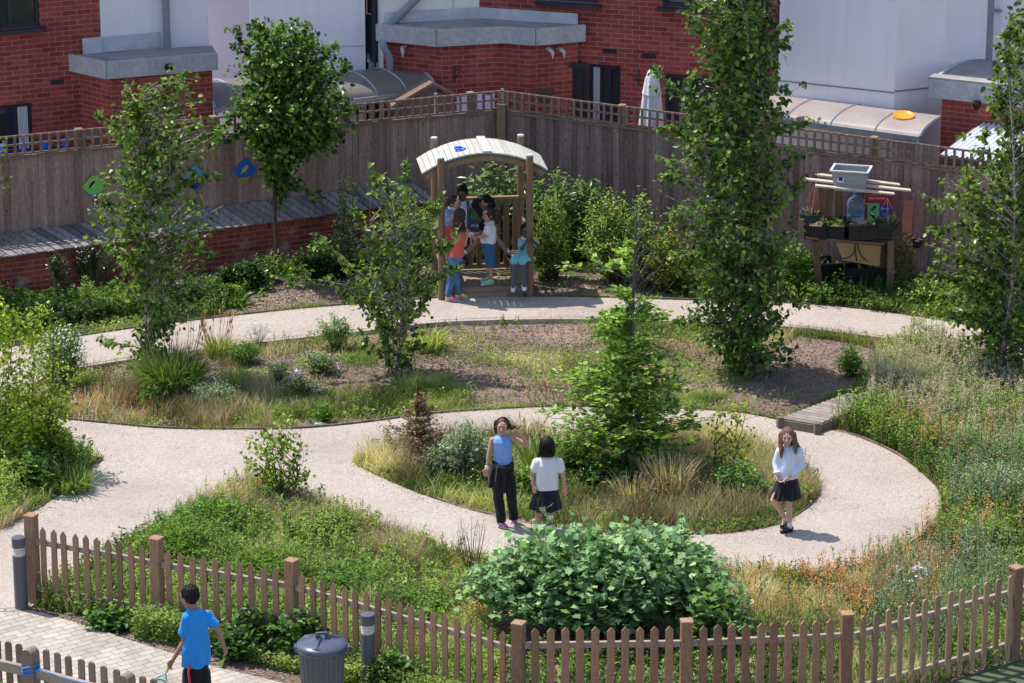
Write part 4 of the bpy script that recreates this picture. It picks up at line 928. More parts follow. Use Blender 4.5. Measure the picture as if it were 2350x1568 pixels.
# white stakes on the fence near stand + lower black trays on the ground
for (x, y, w_, lab) in ((1890, 652, .6, 'low black tray half hidden in weeds under the left end of the pallet stand'), (1985, 664, .6, 'low black tray half hidden in weeds under the plywood board')):
    p = GG(x, y); t = thing('planter_tray', lab, 'tray', p, 'black trays on the ground'); t.rotation_euler.z = R(rnd.uniform(-20, 10)); mb = MB()
    for s in (-1, 1): mb.box((s*w_/2, 0, .17), (.015, .4, .34)); mb.box((0, s*.19, .17), (w_-.016, .015, .34)); mb.box((0, s*.2, .33), (w_+.03, .03, .03))
    mb.box((0, 0, .02), (w_-.02, .37, .02)); q = bpy.data.objects.new('tray_body', mb.mesh('tray_body', M_blk)); COL.objects.link(q); q.parent = t
p = sp(2105, 552, .1); t = thing('plant_pot', 'small black pot hanging at the right side of the pallet stand', 'pot', p); q = bpy.data.objects.new('pot_body', MB().lathe([(.05, -.1), (.075, 0), (.08, .01), (.065, .0), (.045, -.08)], (0, 0, 0), 14).mesh('pot_body', M_blk)); COL.objects.link(q); q.parent = t
MB().lathe([(.0, -.03), (.06, -.02), (.0, -.015)], tuple(p), 12).obj('pot_soil', M_soil, t)

# ------------------------------------------------------------------ bollards
M_bol = mat('bollard_grey', (.075, .08, .105), (.1, .105, .13), rough=.45, spec=.4)
M_bgl = mat('lamp_lens', (.4, .37, .32), (.7, .66, .6), scale=14, stretch=(1, 1, 4), rough=.2, spec=.6)
def bollard(px, py, label):
    p = GG(px, py); p.z = .02; t = thing('bollard_light', label, 'bollard')
    t.location = p; r = .072
    parts = [('post', [(r, -.05), (r, .60), (r-.002, .605)], M_bol), ('lens', [(r-.006, .606), (r-.006, .71)], M_bgl), ('collar', [(r+.002, .59), (r+.004, .6), (r+.002, .612)], M_bol), ('cap', [(r, .71), (r+.002, .715), (r+.002, .815), (r-.003, .82), (0, .822)], M_bol)]
    for nm, pr, m_ in parts:
        q = bpy.data.objects.new(nm, MB().lathe(pr, (0, 0, 0), 56).mesh(nm, m_, True)); COL.objects.link(q); q.parent = t
        q.data.polygons.foreach_set('use_smooth', [False]*len(q.data.polygons))
    mb = MB()
    for zz in (.63, .655, .68): mb.lathe([(r-.005, zz-.004), (r-.002, zz), (r-.005, zz+.004)], (0, 0, 0), 28)
    q = bpy.data.objects.new('louvre_ring', mb.mesh('louvre_ring', M_bgl)); COL.objects.link(q); q.parent = t
bollard(50, 1400, 'grey bollard light with clear lens at the end of the fence by the path')
bollard(846, 1585, 'grey bollard light with clear lens right of the dustbin')
# ------------------------------------------------------------------ dustbin
p = GG(741, 1622); p.z = .02; t = thing('dustbin', 'round ribbed dark grey plastic dustbin with a domed lid', 'bin', p)
M_bin = mat('bin_grey', (.09, .095, .11), (.13, .135, .155), scale=3, rough=.5, spec=.4, fine=.2, bscale=50); M_lidm = mat('bin_lid', (.055, .065, .105), (.075, .085, .13), rough=.3, spec=.55)
k = 96; an = np.arange(k)*2*math.pi/k; pr = [(.185, 0), (.2, .1), (.225, .6), (.228, .62)]
mb = MB(); V = []
for r_, z_ in pr:
    rb = r_+(.007*np.where((np.arange(k)//2) % 2 == 0, 1, -1) if z_ < .61 else 0); rb = np.broadcast_to(rb, (k,))
    V += [(rb[i]*math.cos(an[i]), rb[i]*math.sin(an[i]), z_) for i in range(k)]
F = [(i*k+j, i*k+(j+1) % k, (i+1)*k+(j+1) % k, (i+1)*k+j) for i in range(3) for j in range(k)]+[tuple(range(k-1, -1, -1))]
mb.add(V, F); q = bpy.data.objects.new('bin_body', mb.mesh('bin_body', M_bin)); COL.objects.link(q); q.parent = t
q = bpy.data.objects.new('rim', MB().lathe([(.228, .6), (.255, .605), (.258, .63), (.24, .645), (.225, .64)], (0, 0, 0), 48).mesh('rim', M_lidm, True)); COL.objects.link(q); q.parent = t
ld = MB().lathe([(.256, .632), (.258, .655), (.248, .672), (.2, .69), (.12, .712), (.04, .722), (0, .723)], (0, 0, 0), 48)
for a in (R(20), R(140), R(260)):
    d = Vector((math.cos(a), math.sin(a), 0)); s = Vector((-d.y, d.x, 0)); c1 = d*.035; c2 = d*.225
    ld.add([c1-s*.03+Vector((0, 0, .71)), c1+s*.03+Vector((0, 0, .71)), c2+s*.075+Vector((0, 0, .672)), c2-s*.075+Vector((0, 0, .672)), c1+Vector((0, 0, .768)), c2+Vector((0, 0, .70))], [(0, 3, 5, 4), (1, 4, 5, 2), (0, 4, 1), (3, 2, 5)])
q = bpy.data.objects.new('lid', ld.mesh('lid', M_lidm, True)); COL.objects.link(q); q.parent = t
for f in q.data.polygons[len(q.data.polygons)-12:]: f.use_smooth = False
hb = MB().box((0, 0, .775), (.12, .035, .022)).box((-.05, 0, .752), (.02, .03, .04)).box((.05, 0, .752), (.02, .03, .04))
q = bpy.data.objects.new('handle', hb.mesh('handle', M_lidm)); COL.objects.link(q); q.parent = t; q.rotation_euler.z = R(10)
for s in (-1, 1):
    q = bpy.data.objects.new('side_clip', MB().box((s*.262, 0, .62), (.03, .09, .05)).box((s*.252, 0, .585), (.02, .07, .04)).mesh('side_clip', M_lidm)); COL.objects.link(q); q.parent = t

# ------------------------------------------------------------------ closed parasol, laundry, basket, garden things behind the fence
M_par = mat('parasol_cloth', (.55, .54, .57), (.72, .71, .74), scale=6, stretch=(4, 4, .3), rough=.9)
p = G(1492, 512); t = thing('parasol', 'closed white garden parasol standing behind the fence in front of the brick house', 'parasol', p)
q = bpy.data.objects.new('pole', MB().lathe([(.02, 0), (.02, 2.2)], (0, 0, 0), 8).mesh('pole', M_alu)); COL.objects.link(q); q.parent = t
def cloth(pr, k=40, amp=.16, f=8, ph=0):
    V = []; 
    for r_, z_ in pr:
        for j_ in range(k):
            a = 2*math.pi*j_/k; rr = r_*(1+amp*math.cos(f*a+ph+z_*1.3)); V.append((rr*math.cos(a), rr*math.sin(a), z_))
    n = len(pr); return MB().add(V, [(i*k+j_, i*k+(j_+1) % k, (i+1)*k+(j_+1) % k, (i+1)*k+j_) for i in range(n-1) for j_ in range(k)])
q = bpy.data.objects.new('canopy', cloth([(.22, 1.0), (.2, 1.3), (.17, 1.6), (.13, 1.95), (.12, 2.08)]).mesh('canopy', M_par, True)); COL.objects.link(q); q.parent = t
q = bpy.data.objects.new('vent_cap', cloth([(.145, 2.02), (.125, 2.1), (.1, 2.25), (.06, 2.36), (.03, 2.4), (.001, 2.41)], amp=.08).mesh('vent_cap', M_par, True)); COL.objects.link(q); q.parent = t
# hanging baskets on the house wall
P = Plane(G(1144, 455), G(1215, 462)); p4 = Plane(G(1215, 462), G(1325, 450)); x, zz = p4.at(1238, 208); pb_ = p4.w(x, -.22, zz)
t = thing('hanging_basket', 'dark conical hanging basket on the brick bay left of the patio door', 'basket', pb_)
mb = MB().lathe([(.02, -.2), (.07, -.16), (.12, -.06), (.14, .02), (.145, .04), (.12, .03), (0, .02)], (0, 0, 0), 16); q = bpy.data.objects.new('bowl', mb.mesh('bowl', mat('brown_wicker', (.06, .035, .03), (.12, .08, .07), scale=30, rough=.9))); COL.objects.link(q); q.parent = t
# laundry
P = Plane(G(1046, 505), G(1136, 498)); t = thing('laundry_line', 'pale lilac washing on a line behind the corner of the fence', 'laundry', P.A)
M_sheet = mat('lilac_sheet', (.52, .5, .78), (.62, .6, .88), scale=3, rough=.9)
k = 0
for x0_, x1_, lo in ((.03, .26, 1.50), (.27, .42, 1.47), (.43, .62, 1.52)):
    n = 12; xs_ = np.linspace(x0_, x1_, n); ys_ = .015*np.sin(xs_*40+k); V = [(a, b_, lo+.015*math.sin(a*20)) for a, b_ in zip(xs_, ys_)]+[(a, b_*.4, 1.95-.03*math.sin((a-x0_)/(x1_-x0_)*math.pi)) for a, b_ in zip(xs_, ys_)]
    lobj('sheet', MB().add(V, [(i, i+1, n+i+1, n+i) for i in range(n-1)]), M_sheet, t, P.A, P.ang); k += 1
lobj('line', MB().tubes(np.array([(-.3, 0, 1.95), (.3, 0, 1.93), (.75, 0, 1.97)]), np.full(3, .006), k=4), M_alu, t, P.A, P.ang)
for x in (-.3, .75): lobj('line_prop', MB().box((x, .02, 1.), (.04, .04, 2.)), M_alu, t, P.A, P.ang)
# blue climbing frame bits behind left fence
M_blue = mat('blue_frame', (.01, .07, .5), (.015, .1, .6), rough=.5)
t = thing('trampoline', 'low play trampoline with blue padded posts behind the far left of the fence', 'trampoline', G(90, 605))
for x in (20, 66, 115, 160): 
    p = G(x, 604-x*.09); MB().tubes(np.array([(p.x, p.y, 0), (p.x, p.y, 1.78)]), np.full(2, .045), k=8, caps=True).obj('padded_post', M_blue, t)
a, b = G(14, 603), G(170, 589); MB().beam((a.x, a.y+.02, 1.66), (b.x, b.y+.02, 1.66), .03, .05).obj('frame_rail', M_navy, t); MB().beam((a.x, a.y+.02, 1.3), (b.x, b.y+.02, 1.3), .012, .5).obj('safety_net', M_dark, t)
t = thing('garden_bench', 'brown wooden garden table behind the left fence', 'table', G(200, 575)); a, b = G(165, 578), G(232, 571)
for dy in (0, .12, .24): MB().beam((a.x, a.y+dy, 1.72), (b.x, b.y+dy, 1.72), .11, .03).obj('table_board', M_wood_o, t)
for q_ in (a, b): MB().beam((q_.x, q_.y+.12, 0), (q_.x, q_.y+.12, 1.7), .07, .07).obj('leg', M_wood_o, t)
# red line
p = Plane(G(1400, 520), G(1530, 535)); tag(lobj('red_cord', MB().tubes(np.array([(0, 0, 1.62), (.5, 0, 1.6), (1.0, 0, 1.64)]), np.full(3, .005), k=4), mat('red_cord', (.6, .02, .02)), None, p.A, 0), 'taut red cord behind the trellis in front of the patio door', 'cord')
# ------------------------------------------------------------------ boardwalk
a0_, a1_ = G(1790, 960, .15), G(1874, 974, .15); b0_, b1_ = G(1946, 902, .15), G(2030, 916, .15)
t = thing('boardwalk', 'short raised boardwalk of grey planks leading into the pale flowering bank', 'boardwalk', (a0_.x, a0_.y, 0))
mb = MB(); n = 14; dd = (b0_-a0_)
for i in range(n):
    f = (i+.5)/n; u, v_ = a0_.lerp(b0_, f), a1_.lerp(b1_, f); mb.beam(Vector((u.x, u.y, .14)), Vector((v_.x, v_.y, .14)), dd.length/n-.01, .025, v=rnd.random())
mb.obj('deck_board', mat('grey_deck', (.25, .2, .175), (.38, .32, .285), scale=8, rough=.85, attr=.35, fine=.2), t)
mb = MB()
for u, v_ in ((a0_, a1_), (a0_, b0_), (a1_, b1_)): mb.beam(Vector((u.x, u.y, .06)), Vector((v_.x, v_.y, .06)), .035, .15, v=.2)
mb.obj('side_beam', M_edge, t)
mb = MB()
for u in (a0_, a1_): mb.box((u.x, u.y-.01, .075), (.07, .07, .19), rz=.3, v=.1)
mb.obj('corner_post', M_edge, t)
# ------------------------------------------------------------------ litter
M_bag = mat('white_plastic', (.68, .7, .72), (.8, .82, .84), rough=.4, spec=.5); M_pap = mat('paper', (.6, .58, .56), (.75, .72, .7), rough=.8)
def crumple(px, py, sx, sy, sz, name, label, cat, m_, z=0, blue=False):
    p = GG(px, py); n = 14; mb = MB(); th = np.linspace(0, math.pi, n); V = []
    for a in th:
        for j_ in range(20):
            b_ = 2*math.pi*j_/20; q = np.array([[math.sin(a)*math.cos(b_), math.sin(a)*math.sin(b_), math.cos(a)]]); r_ = .7+.6*vnoise(q+3, 3., int(px) % 97)[0]
            V.append((q[0, 0]*sx*r_, q[0, 1]*sy*r_, max(0, (q[0, 2]*sz*r_+sz*.7))))
    F = [(i*20+j_, (i+1)*20+j_, (i+1)*20+(j_+1) % 20, i*20+(j_+1) % 20) for i in range(n-1) for j_ in range(20)]
    mb.add(V, F); o = mb.mesh(name, m_); q = bpy.data.objects.new(name, o); COL.objects.link(q); q.location = (p.x, p.y, p.z+z); return tag(q, label, cat)
crumple(395, 716, .13, .07, .05, 'plastic_bag', 'crumpled white plastic bag beside the path behind the left birch trunk', 'bag', M_bag)
crumple(318, 716, .06, .05, .03, 'crushed_carton', 'small grey crushed carton just left of the birch trunk', 'litter', M_pap)
crumple(1398, 603, .1, .08, .13, 'plastic_sack', 'white plastic sack with blue print caught in the shrubs right of the shelter', 'sack', M_bag, .18)
crumple(1424, 596, .09, .07, .14, 'plastic_sack', 'smaller white sack standing right of the printed sack in the shrubs', 'sack', M_bag, .22)
crumple(672, 616, .09, .05, .03, 'plastic_bag', 'pale plastic bag lying in shade right of the round crowned tree trunk', 'bag', M_pap)
crumple(683, 862, .04, .04, .06, 'plastic_cup', 'white cup dropped among the purple flowers', 'cup', M_bag)
crumple(733, 966, .07, .03, .02, 'wrapper', 'white and dark wrapper on dry grass near the lower path', 'litter', M_bag)
crumple(1850, 695, .05, .03, .012, 'paper_scrap', 'white paper scrap left of three beside the upper path', 'litter', M_bag)
crumple(1948, 702, .05, .03, .015, 'drink_carton', 'grey scrap in the middle beside the upper path on the right', 'litter', M_pap)
crumple(2020, 712, .05, .03, .012, 'paper_scrap', 'flat white scrap nearest the right tree beside the upper path', 'litter', M_bag)
crumple(117, 1143, .07, .05, .04, 'plastic_cup', 'crushed clear cup at the edge of the left bed', 'cup', M_bag)
crumple(160, 1412, .05, .02, .01, 'paper_scrap', 'grey scrap on the soil below the pointed picket fence', 'litter', M_pap)
crumple(676, 1428, .03, .02, .05, 'tissue', 'white tissue caught in the climbing leaves behind the dustbin', 'tissue', M_bag, .34)
# ================================================================== VEGETATION
T_OV = np.array([[0, 0, 0], [.34, .3, .07], [.27, .66, .05], [0, 1, -.06], [-.27, .66, .05], [-.34, .3, .07], [0, .45, -.03]]); F_OV = [(0, 1, 2, 6), (6, 2, 3), (0, 6, 4, 5), (6, 3, 4)]
T_NA = T_OV*np.array([.55, 1, 1]); F_NA = F_OV
T_Q = np.array([[0, 0, 0], [.3, .45, .06], [0, 1, 0], [-.3, .45, .06]]); F_Q = [(0, 1, 2, 3)]
_l = [(0, .12), (.3, 0), (.28, .25), (.6, .3), (.42, .52), (.34, .68), (.16, .72), (0, 1.05)]
T_LO = np.array([[x, y, .10*abs(x)+(.0 if 0 < i < 7 else 0)] for i, (x, y) in enumerate(_l)]+[[-x, y, .10*abs(x)] for x, y in _l[1:-1]]); F_LO = [(0, 1, 2, 3, 4, 5, 6, 7), (7, 13, 12, 11, 10, 9, 8, 0)]
T_FL = np.array([[math.cos(a)*r, math.sin(a)*r, .0] for a, r in zip(np.arange(10)*math.pi/5, [1, .55]*5)]); F_FL = [tuple(range(10))]
def rdir(n, up=.0, sp=1.):
    a = RG.uniform(0, 2*math.pi, n); z = RG.normal(up, sp*.5, n); return norm(np.stack([np.cos(a), np.sin(a), z], 1))
def leaves(mb, pos, L, T=T_OV, F=F_OV, dirs=None, nrm=None, up=1.0, v=None, m=0, lj=.3):
    n = len(pos)
    if dirs is None: dirs = rdir(n, -.2)
    if nrm is None: nrm = np.array([0, 0, up])+RG.normal(0, .6, (n, 3))
    mb.inst(T, F, pos, frames(dirs, nrm), L*RG.uniform(1-lj, 1+lj, n), RG.random(n) if v is None else np.clip(v+RG.normal(0, .12, n), 0, 1), m)
# leaf colours
L_birch = leafmat('birch_leaf', [(.035, .07, .014), (.065, .115, .022), (.115, .175, .03), (.19, .25, .05)], .45, .34, .5, pos=[0, .45, .8, 1])
L_dark = leafmat('dark_leaf', [(.012, .035, .012), (.025, .06, .018), (.05, .1, .025)], .35, .3, .55)
L_light = leafmat('light_leaf', [(.10, .17, .04), (.17, .25, .06), (.28, .34, .1)], .42, .45, .35)
L_yell = leafmat('yellow_green_leaf', [(.10, .17, .02), (.19, .26, .03), (.32, .34, .05)], .45, .4, .4)
L_horn = leafmat('hornbeam_leaf', [(.055, .12, .025), (.10, .19, .04), (.17, .27, .06)], .45, .4, .4)
L_curr = leafmat('currant_leaf', [(.07, .14, .06), (.12, .21, .095), (.20, .31, .145), (.31, .41, .18)], .3, .6, .3, pos=[0, .4, .85, 1])
L_laur = leafmat('laurel_leaf', [(.06, .12, .04), (.12, .19, .06), (.2, .28, .09)], .3, .35, .5)
L_grass = leafmat('grass_blade', [(.08, .125, .03), (.13, .19, .045), (.21, .25, .075), (.33, .32, .14)], .35, .5, .3, pos=[0, .45, .85, 1])
L_dry = leafmat('dry_grass_blade', [(.2, .145, .1), (.36, .28, .19), (.52, .43, .31)], .3, .7, .15)
L_rust = leafmat('rust_stalk', [(.3, .14, .07), (.5, .27, .13), (.58, .4, .22)], .3, .7, .15)
L_grey = leafmat('grey_green_leaf', [(.12, .17, .10), (.2, .255, .165), (.33, .38, .27)], .3, .6, .2)
L_cream = leafmat('cream_flower', [(.3, .24, .17), (.46, .39, .30), (.6, .52, .45)], .3, .8, .1)
L_whitef = leafmat('white_flower', [(.7, .7, .66), (.85, .85, .82)], .2, .7, .1, tcol=(1, 1, 1)); L_yelf = leafmat('yellow_flower', [(.7, .5, .02), (.85, .65, .04)], .2, .7, .1, tcol=(1, 1, 1)); L_purp = leafmat('purple_flower', [(.3, .12, .38), (.5, .28, .6)], .3, .7, .1, tcol=(1, 1, 1))
M_bark = mat('brown_bark', (.05, .03, .025), (.12, .08, .06), scale=20, rough=.9, bump=.01)
M_birchb = mat('birch_bark', (.12, .08, .07), (.42, .36, .33), scale=9, stretch=(1, 1, 2.5), rough=.8, pos=[.35, .6])
M_stem = mat('green_brown_stem', (.10, .09, .04), (.2, .16, .08), rough=.8); M_twig = mat('dark_twig', (.05, .03, .025), (.1, .065, .05), rough=.9)

def nz2(P, sc, seed): return vnoise(np.concatenate([P[:, :2], np.zeros((len(P), 1))], 1), sc, seed)
def curves(P0, P1, bend, m=5, sag=0.):
    """n quadratic curves between P0 and P1 with random sideways bend"""
    n = len(P0); t = np.linspace(0, 1, m)[None, :, None]; d = P1-P0; L = np.linalg.norm(d, axis=1, keepdims=True)
    off = RG.normal(0, 1, (n, 3))*bend*L; off[:, 2] += sag*L[:, 0]
    return P0[:, None]*(1-t)+P1[:, None]*t+off[:, None]*(4*t*(1-t))
def along(C, f):                     # points on curves at parameters f (n,k)
    n, m, _ = C.shape; x = f*(m-1); i = np.clip(x.astype(int), 0, m-2); u = (x-i)[..., None]; r = np.arange(n)[:, None]
    return C[r, i]*(1-u)+C[r, i+1]*u
def tree(name, label, cat, base, prof, trunk_top, nl, LL, lmat, bark, r0=.045, lean=0, stems=1, ntw=None, tmpl=(T_OV, F_OV), cover=(.25, 1), droop=-.5, clump=.55, jit=.09, rise=.5, vv=None, depth=1.0, group=None, trunkvis=1., lpt=14, seed=1, hang=None, base3=None, twr=.005, extra=()):
    """prof rows (y, xl, xr): outline of the crown in the survey view; gives height and half width at that height"""
    p = base3 or GG(*base); Y = p.y; rows = []
    for y, xl, xr in prof:
        a, b = W(xl, y, Y), W(xr, y, Y); rows.append((a.z, (a.x+b.x)/2, (b.x-a.x)/2))
    rows.sort(); Z = np.array([r[0] for r in rows]); CX = np.array([r[1] for r in rows]); RR = np.array([r[2] for r in rows])
    t = thing(name, label, cat, p, group)
    top = W(trunk_top[0], trunk_top[1], Y)
    # trunk(s)
    tr = MB(); axes = []
    for s in range(stems):
        a = s*2*math.pi/max(stems, 1)+seed; off = Vector((math.cos(a)*.06, math.sin(a)*.06, 0))*(0 if stems == 1 else 1)
        tp = Vector(top)+(Vector((math.cos(a)*RR.max()*.45, math.sin(a)*RR.max()*.45, -.12*(top.z-p.z)*s/max(stems-1, 1))) if stems > 1 else Vector())
        C = curves(np.array([tuple(p+off-Vector((0, 0, .05)))]), np.array([tuple(tp)]), .012+.02*(stems > 1), 12)[0]
        C[1:-1] += RG.normal(0, .008, (10, 3)); rr = (r0/(stems**.5))*(1-np.linspace(0, 1, 12)*.85); tr.tubes(C, rr, k=8, v=rnd.random()); axes.append(C)
    # twigs
    ntw = ntw or nl
    zz = []; 
    wgt = RR/np.sum(RR); cdf_z = np.linspace(Z[0], Z[-1], 200); rw = np.interp(cdf_z, Z, RR)**1.3+.03; cdf = np.cumsum(rw); cdf /= cdf[-1]
    n = ntw*3; z = np.interp(RG.random(n), cdf, cdf_z); a = RG.uniform(0, 2*math.pi, n); q = RG.uniform(max(cover[0],.12), cover[1], n)**.55*np.where(RG.random(n) < .08, 1.18, 1.)
    r = np.interp(z, Z, RR); cx = np.interp(z, Z, CX)
    key = np.stack([np.cos(a)*r*2+seed*3.1, np.sin(a)*r*2, z*1.5], 1); nz = vnoise(key, 1.3, seed)
    r = r*(.72+.52*nz)
    tip = np.stack([cx+np.cos(a)*r*q, Y+np.sin(a)*r*q*depth, z], 1)
    keep = vnoise(tip, 2.6/max(.5, RR.max()), seed+5) > clump-.25*RG.random(n); tip = tip[keep][:ntw]; n = len(tip)
    ax = axes[0] if len(axes) == 1 else None
    L = np.hypot(tip[:, 0]-np.interp(tip[:, 2], Z, CX), tip[:, 1]-Y)
    sz = tip[:, 2]-rise*L-.06
    which = RG.integers(0, len(axes), n) if len(axes) > 1 else np.zeros(n, int)
    st = np.zeros((n, 3))
    for k, A in enumerate(axes):
        mk = which == k; zc = np.clip(sz[mk], A[0, 2]+.12*(A[-1, 2]-A[0, 2]) if trunkvis < 1 else p.z+.05, A[-1, 2])
        st[mk] = np.stack([np.interp(zc, A[:, 2], A[:, 0]), np.interp(zc, A[:, 2], A[:, 1]), zc], 1)
    C = curves(st, tip, .05, 6, sag=.06 if rise > 0 else -.05)
    LT = np.linalg.norm(tip-st, axis=1)
    tr.tubes(C, (np.clip(LT*.012, twr*.6, twr*2.5)[:, None]*np.linspace(1, .25, 6)[None]), k=3, v=RG.random(n))
    # long free sprays reaching out of the crown
    XP, XD = [], []
    for q in extra:
        dy = q[0]; pts = np.array([tuple(W(x, y, Y+dy*(i/(len(q)-2)))) for i, (x, y) in enumerate(q[1:])]); cc = np.array(catmull([(a_, b_) for a_, b_ in pts[:, [0, 2]]], 6)); yy = np.interp(np.linspace(0, 1, len(cc)), np.linspace(0, 1, len(pts)), pts[:, 1]); C_ = np.stack([cc[:, 0], yy, cc[:, 1]], 1)
        tr.tubes(C_, np.linspace(.009, .002, len(C_)), k=4, v=.4); Ls = np.sum(np.linalg.norm(np.diff(C_, axis=0), axis=1)); nn = int(Ls/.02)+3
        f_ = np.sort(RG.uniform(.15, 1.0, nn)); ps_ = along(C_[None], f_[None])[0]; dd_ = norm(C_[-1]-C_[0]); XP.append(ps_+RG.normal(0, .022, ps_.shape)); XD.append(np.broadcast_to(dd_, ps_.shape))
        # side shoots
        ns_ = max(1, int(Ls/.16)); s0 = along(C_[None], RG.uniform(.25, .9, ns_)[None])[0]; e0 = s0+(dd_*.6+RG.normal(0, .5, (ns_, 3)))*RG.uniform(.12, .25, (ns_, 1)); B_ = curves(s0, e0, .06, 4); tr.tubes(B_, np.full((ns_, 4), .003), k=3)
        ps_ = along(B_, RG.uniform(.2, 1, (ns_, 7))).reshape(-1, 3); XP.append(ps_+RG.normal(0, .02, ps_.shape)); XD.append(np.repeat(norm(e0-s0), 7, 0))
    tr.obj('trunk', bark, t, smooth=True)
    # leaves
    k = lpt; f = RG.uniform(.35, 1.06, (n, k)); pos = along(C, np.clip(f, 0, 1)).reshape(-1, 3); twd = np.repeat(norm(C[:, -1]-C[:, -3]), k, 0)
    pos = pos+RG.normal(0, jit, pos.shape)*np.array([1, 1, .8])
    d = norm(twd*.6+RG.normal(0, .7, pos.shape)+np.array([0, 0, droop])); nr = RG.normal(0, .7, pos.shape)+np.array([0, 0, .7])+twd*.3
    if XP:
        xp, xd = np.concatenate(XP), np.concatenate(XD); pos = np.concatenate([pos, xp]); d = np.concatenate([d, norm(xd*.4+RG.normal(0, .6, xp.shape)+np.array([0, 0, droop]))]); nr = np.concatenate([nr, RG.normal(0, .5, xp.shape)+np.array([0, -.2, .8])])
    vvv = None
    if vv is not None: vvv = np.clip(vv(pos)+RG.normal(0, .15, len(pos)), 0, 1)
    cr = MB(); leaves(cr, pos, LL, tmpl[0], tmpl[1], d, nr, v=vvv); cr.obj('crown', lmat, t)
    return t
def shrub(name, label, cat, base, rx, ry, h, ns, lps, LL, lmat, smat=None, tmpl=(T_OV, F_OV), up=.2, flat=.8, fill=.35, droop=-.1, group=None, jit=.03, flowers=None, seed=1, splay=1., vv=None, z0=0., arch=.1, fmin=.3, base3=None, dome=.5):
    p = base3 or GG(*base); t = thing(name, label, cat, p, group); n = ns
    a = RG.uniform(0, 2*math.pi, n); q = RG.random(n)**.5; rr = q*(.75+.5*vnoise(np.stack([np.cos(a)*1.5+seed, np.sin(a)*1.5, q], 1), 1.2, seed))
    hz = h*(np.clip(1-(rr*.85)**2, .05, 1)**dome)*RG.uniform(fill, 1.05, n)
    tip = np.stack([p.x+np.cos(a)*rr*rx*splay, p.y+np.sin(a)*rr*ry*splay, p.z+z0+hz], 1)
    st = np.stack([p.x+np.cos(a)*rr*rx*.35*RG.random(n), p.y+np.sin(a)*rr*ry*.35*RG.random(n), np.full(n, p.z)], 1)
    C = curves(st, tip, .04, 5, sag=arch); mb = MB(); mb.tubes(C, np.linspace(1, .3, 5)[None]*np.full((n, 1), max(.0035, .006*h)), k=3, v=RG.random(n)); mb.obj('stems', smat or M_stem, t)
    k = lps; f = fmin+(1-fmin)*RG.random((n, k))**.8; pos = along(C, f).reshape(-1, 3)+RG.normal(0, jit, (n*k, 3)); tw = np.repeat(norm(C[:, -1]-C[:, -2]), k, 0)
    out = rdir(n*k, up); d = norm(out+tw*.3+np.array([0, 0, droop])); nr = RG.normal(0, 1-flat, (n*k, 3))+np.array([0, 0, 1])
    v = None if vv is None else np.clip(np.repeat(vv, 1)+RG.normal(0, .2, n*k), 0, 1)
    lf = MB(); leaves(lf, pos, LL, tmpl[0], tmpl[1], d, nr, v=v); fm = lmat
    if flowers:
        cnt, fs, fm, spread = flowers; mb = lf; idx = RG.choice(n, min(cnt, n*6)//3+1); 
        for rep in range(3):
            ps = C[idx, -1]+RG.normal(0, spread, (len(idx), 3)); leaves(mb, ps, fs, T_FL, F_FL, rdir(len(ps), .0), RG.normal(0, .35, (len(ps), 3))+np.array([0, -.3, 1]), m=1)
    lf.obj('foliage', [lmat, fm], t)
    return t
def bladesmb(mb, P0, H, lean, wd, m=0, segs=4, v=None, arch=.5, dirs=None):
    n = len(P0)
    if segs == 3: pn = nz2(P0, 1.9, 77); v = (.5 if v is None else v)+(pn-.5)*1.1; H = H*(.55+.95*nz2(P0, 1.1, 78))
    a = RG.uniform(0, 2*math.pi, n) if dirs is None else dirs; u = np.linspace(0, 1, segs)
    dx = np.stack([np.cos(a), np.sin(a), np.zeros(n)], 1); H = np.broadcast_to(H, (n,)); lean = np.broadcast_to(lean, (n,)); wd = np.broadcast_to(wd, (n,))
    C = P0[:, None]+dx[:, None]*(lean*H)[:, None, None]*(u**1.8)[None, :, None]; C = C.copy(); C[:, :, 2] += H[:, None]*(u-arch*lean[:, None]*u**2.4*.8)
    b = RG.uniform(0, 2*math.pi, n); sd = np.stack([np.cos(b), np.sin(b), np.zeros(n)], 1)[:, None]*(wd[:, None]*np.array([1]+[.9]*(segs-2)+[.12])[None])[..., None]
    V = np.stack([C-sd, C+sd], 2).reshape(-1, 3); i, j = np.meshgrid(np.arange(n), np.arange(segs-1), indexing='ij'); b_ = (i*segs*2+j*2).ravel()
    mb.add(V, np.stack([b_, b_+1, b_+3, b_+2], 1), np.repeat(RG.random(n) if v is None else np.clip(v+RG.normal(0, .12, n), 0, 1), segs*2), m); return C
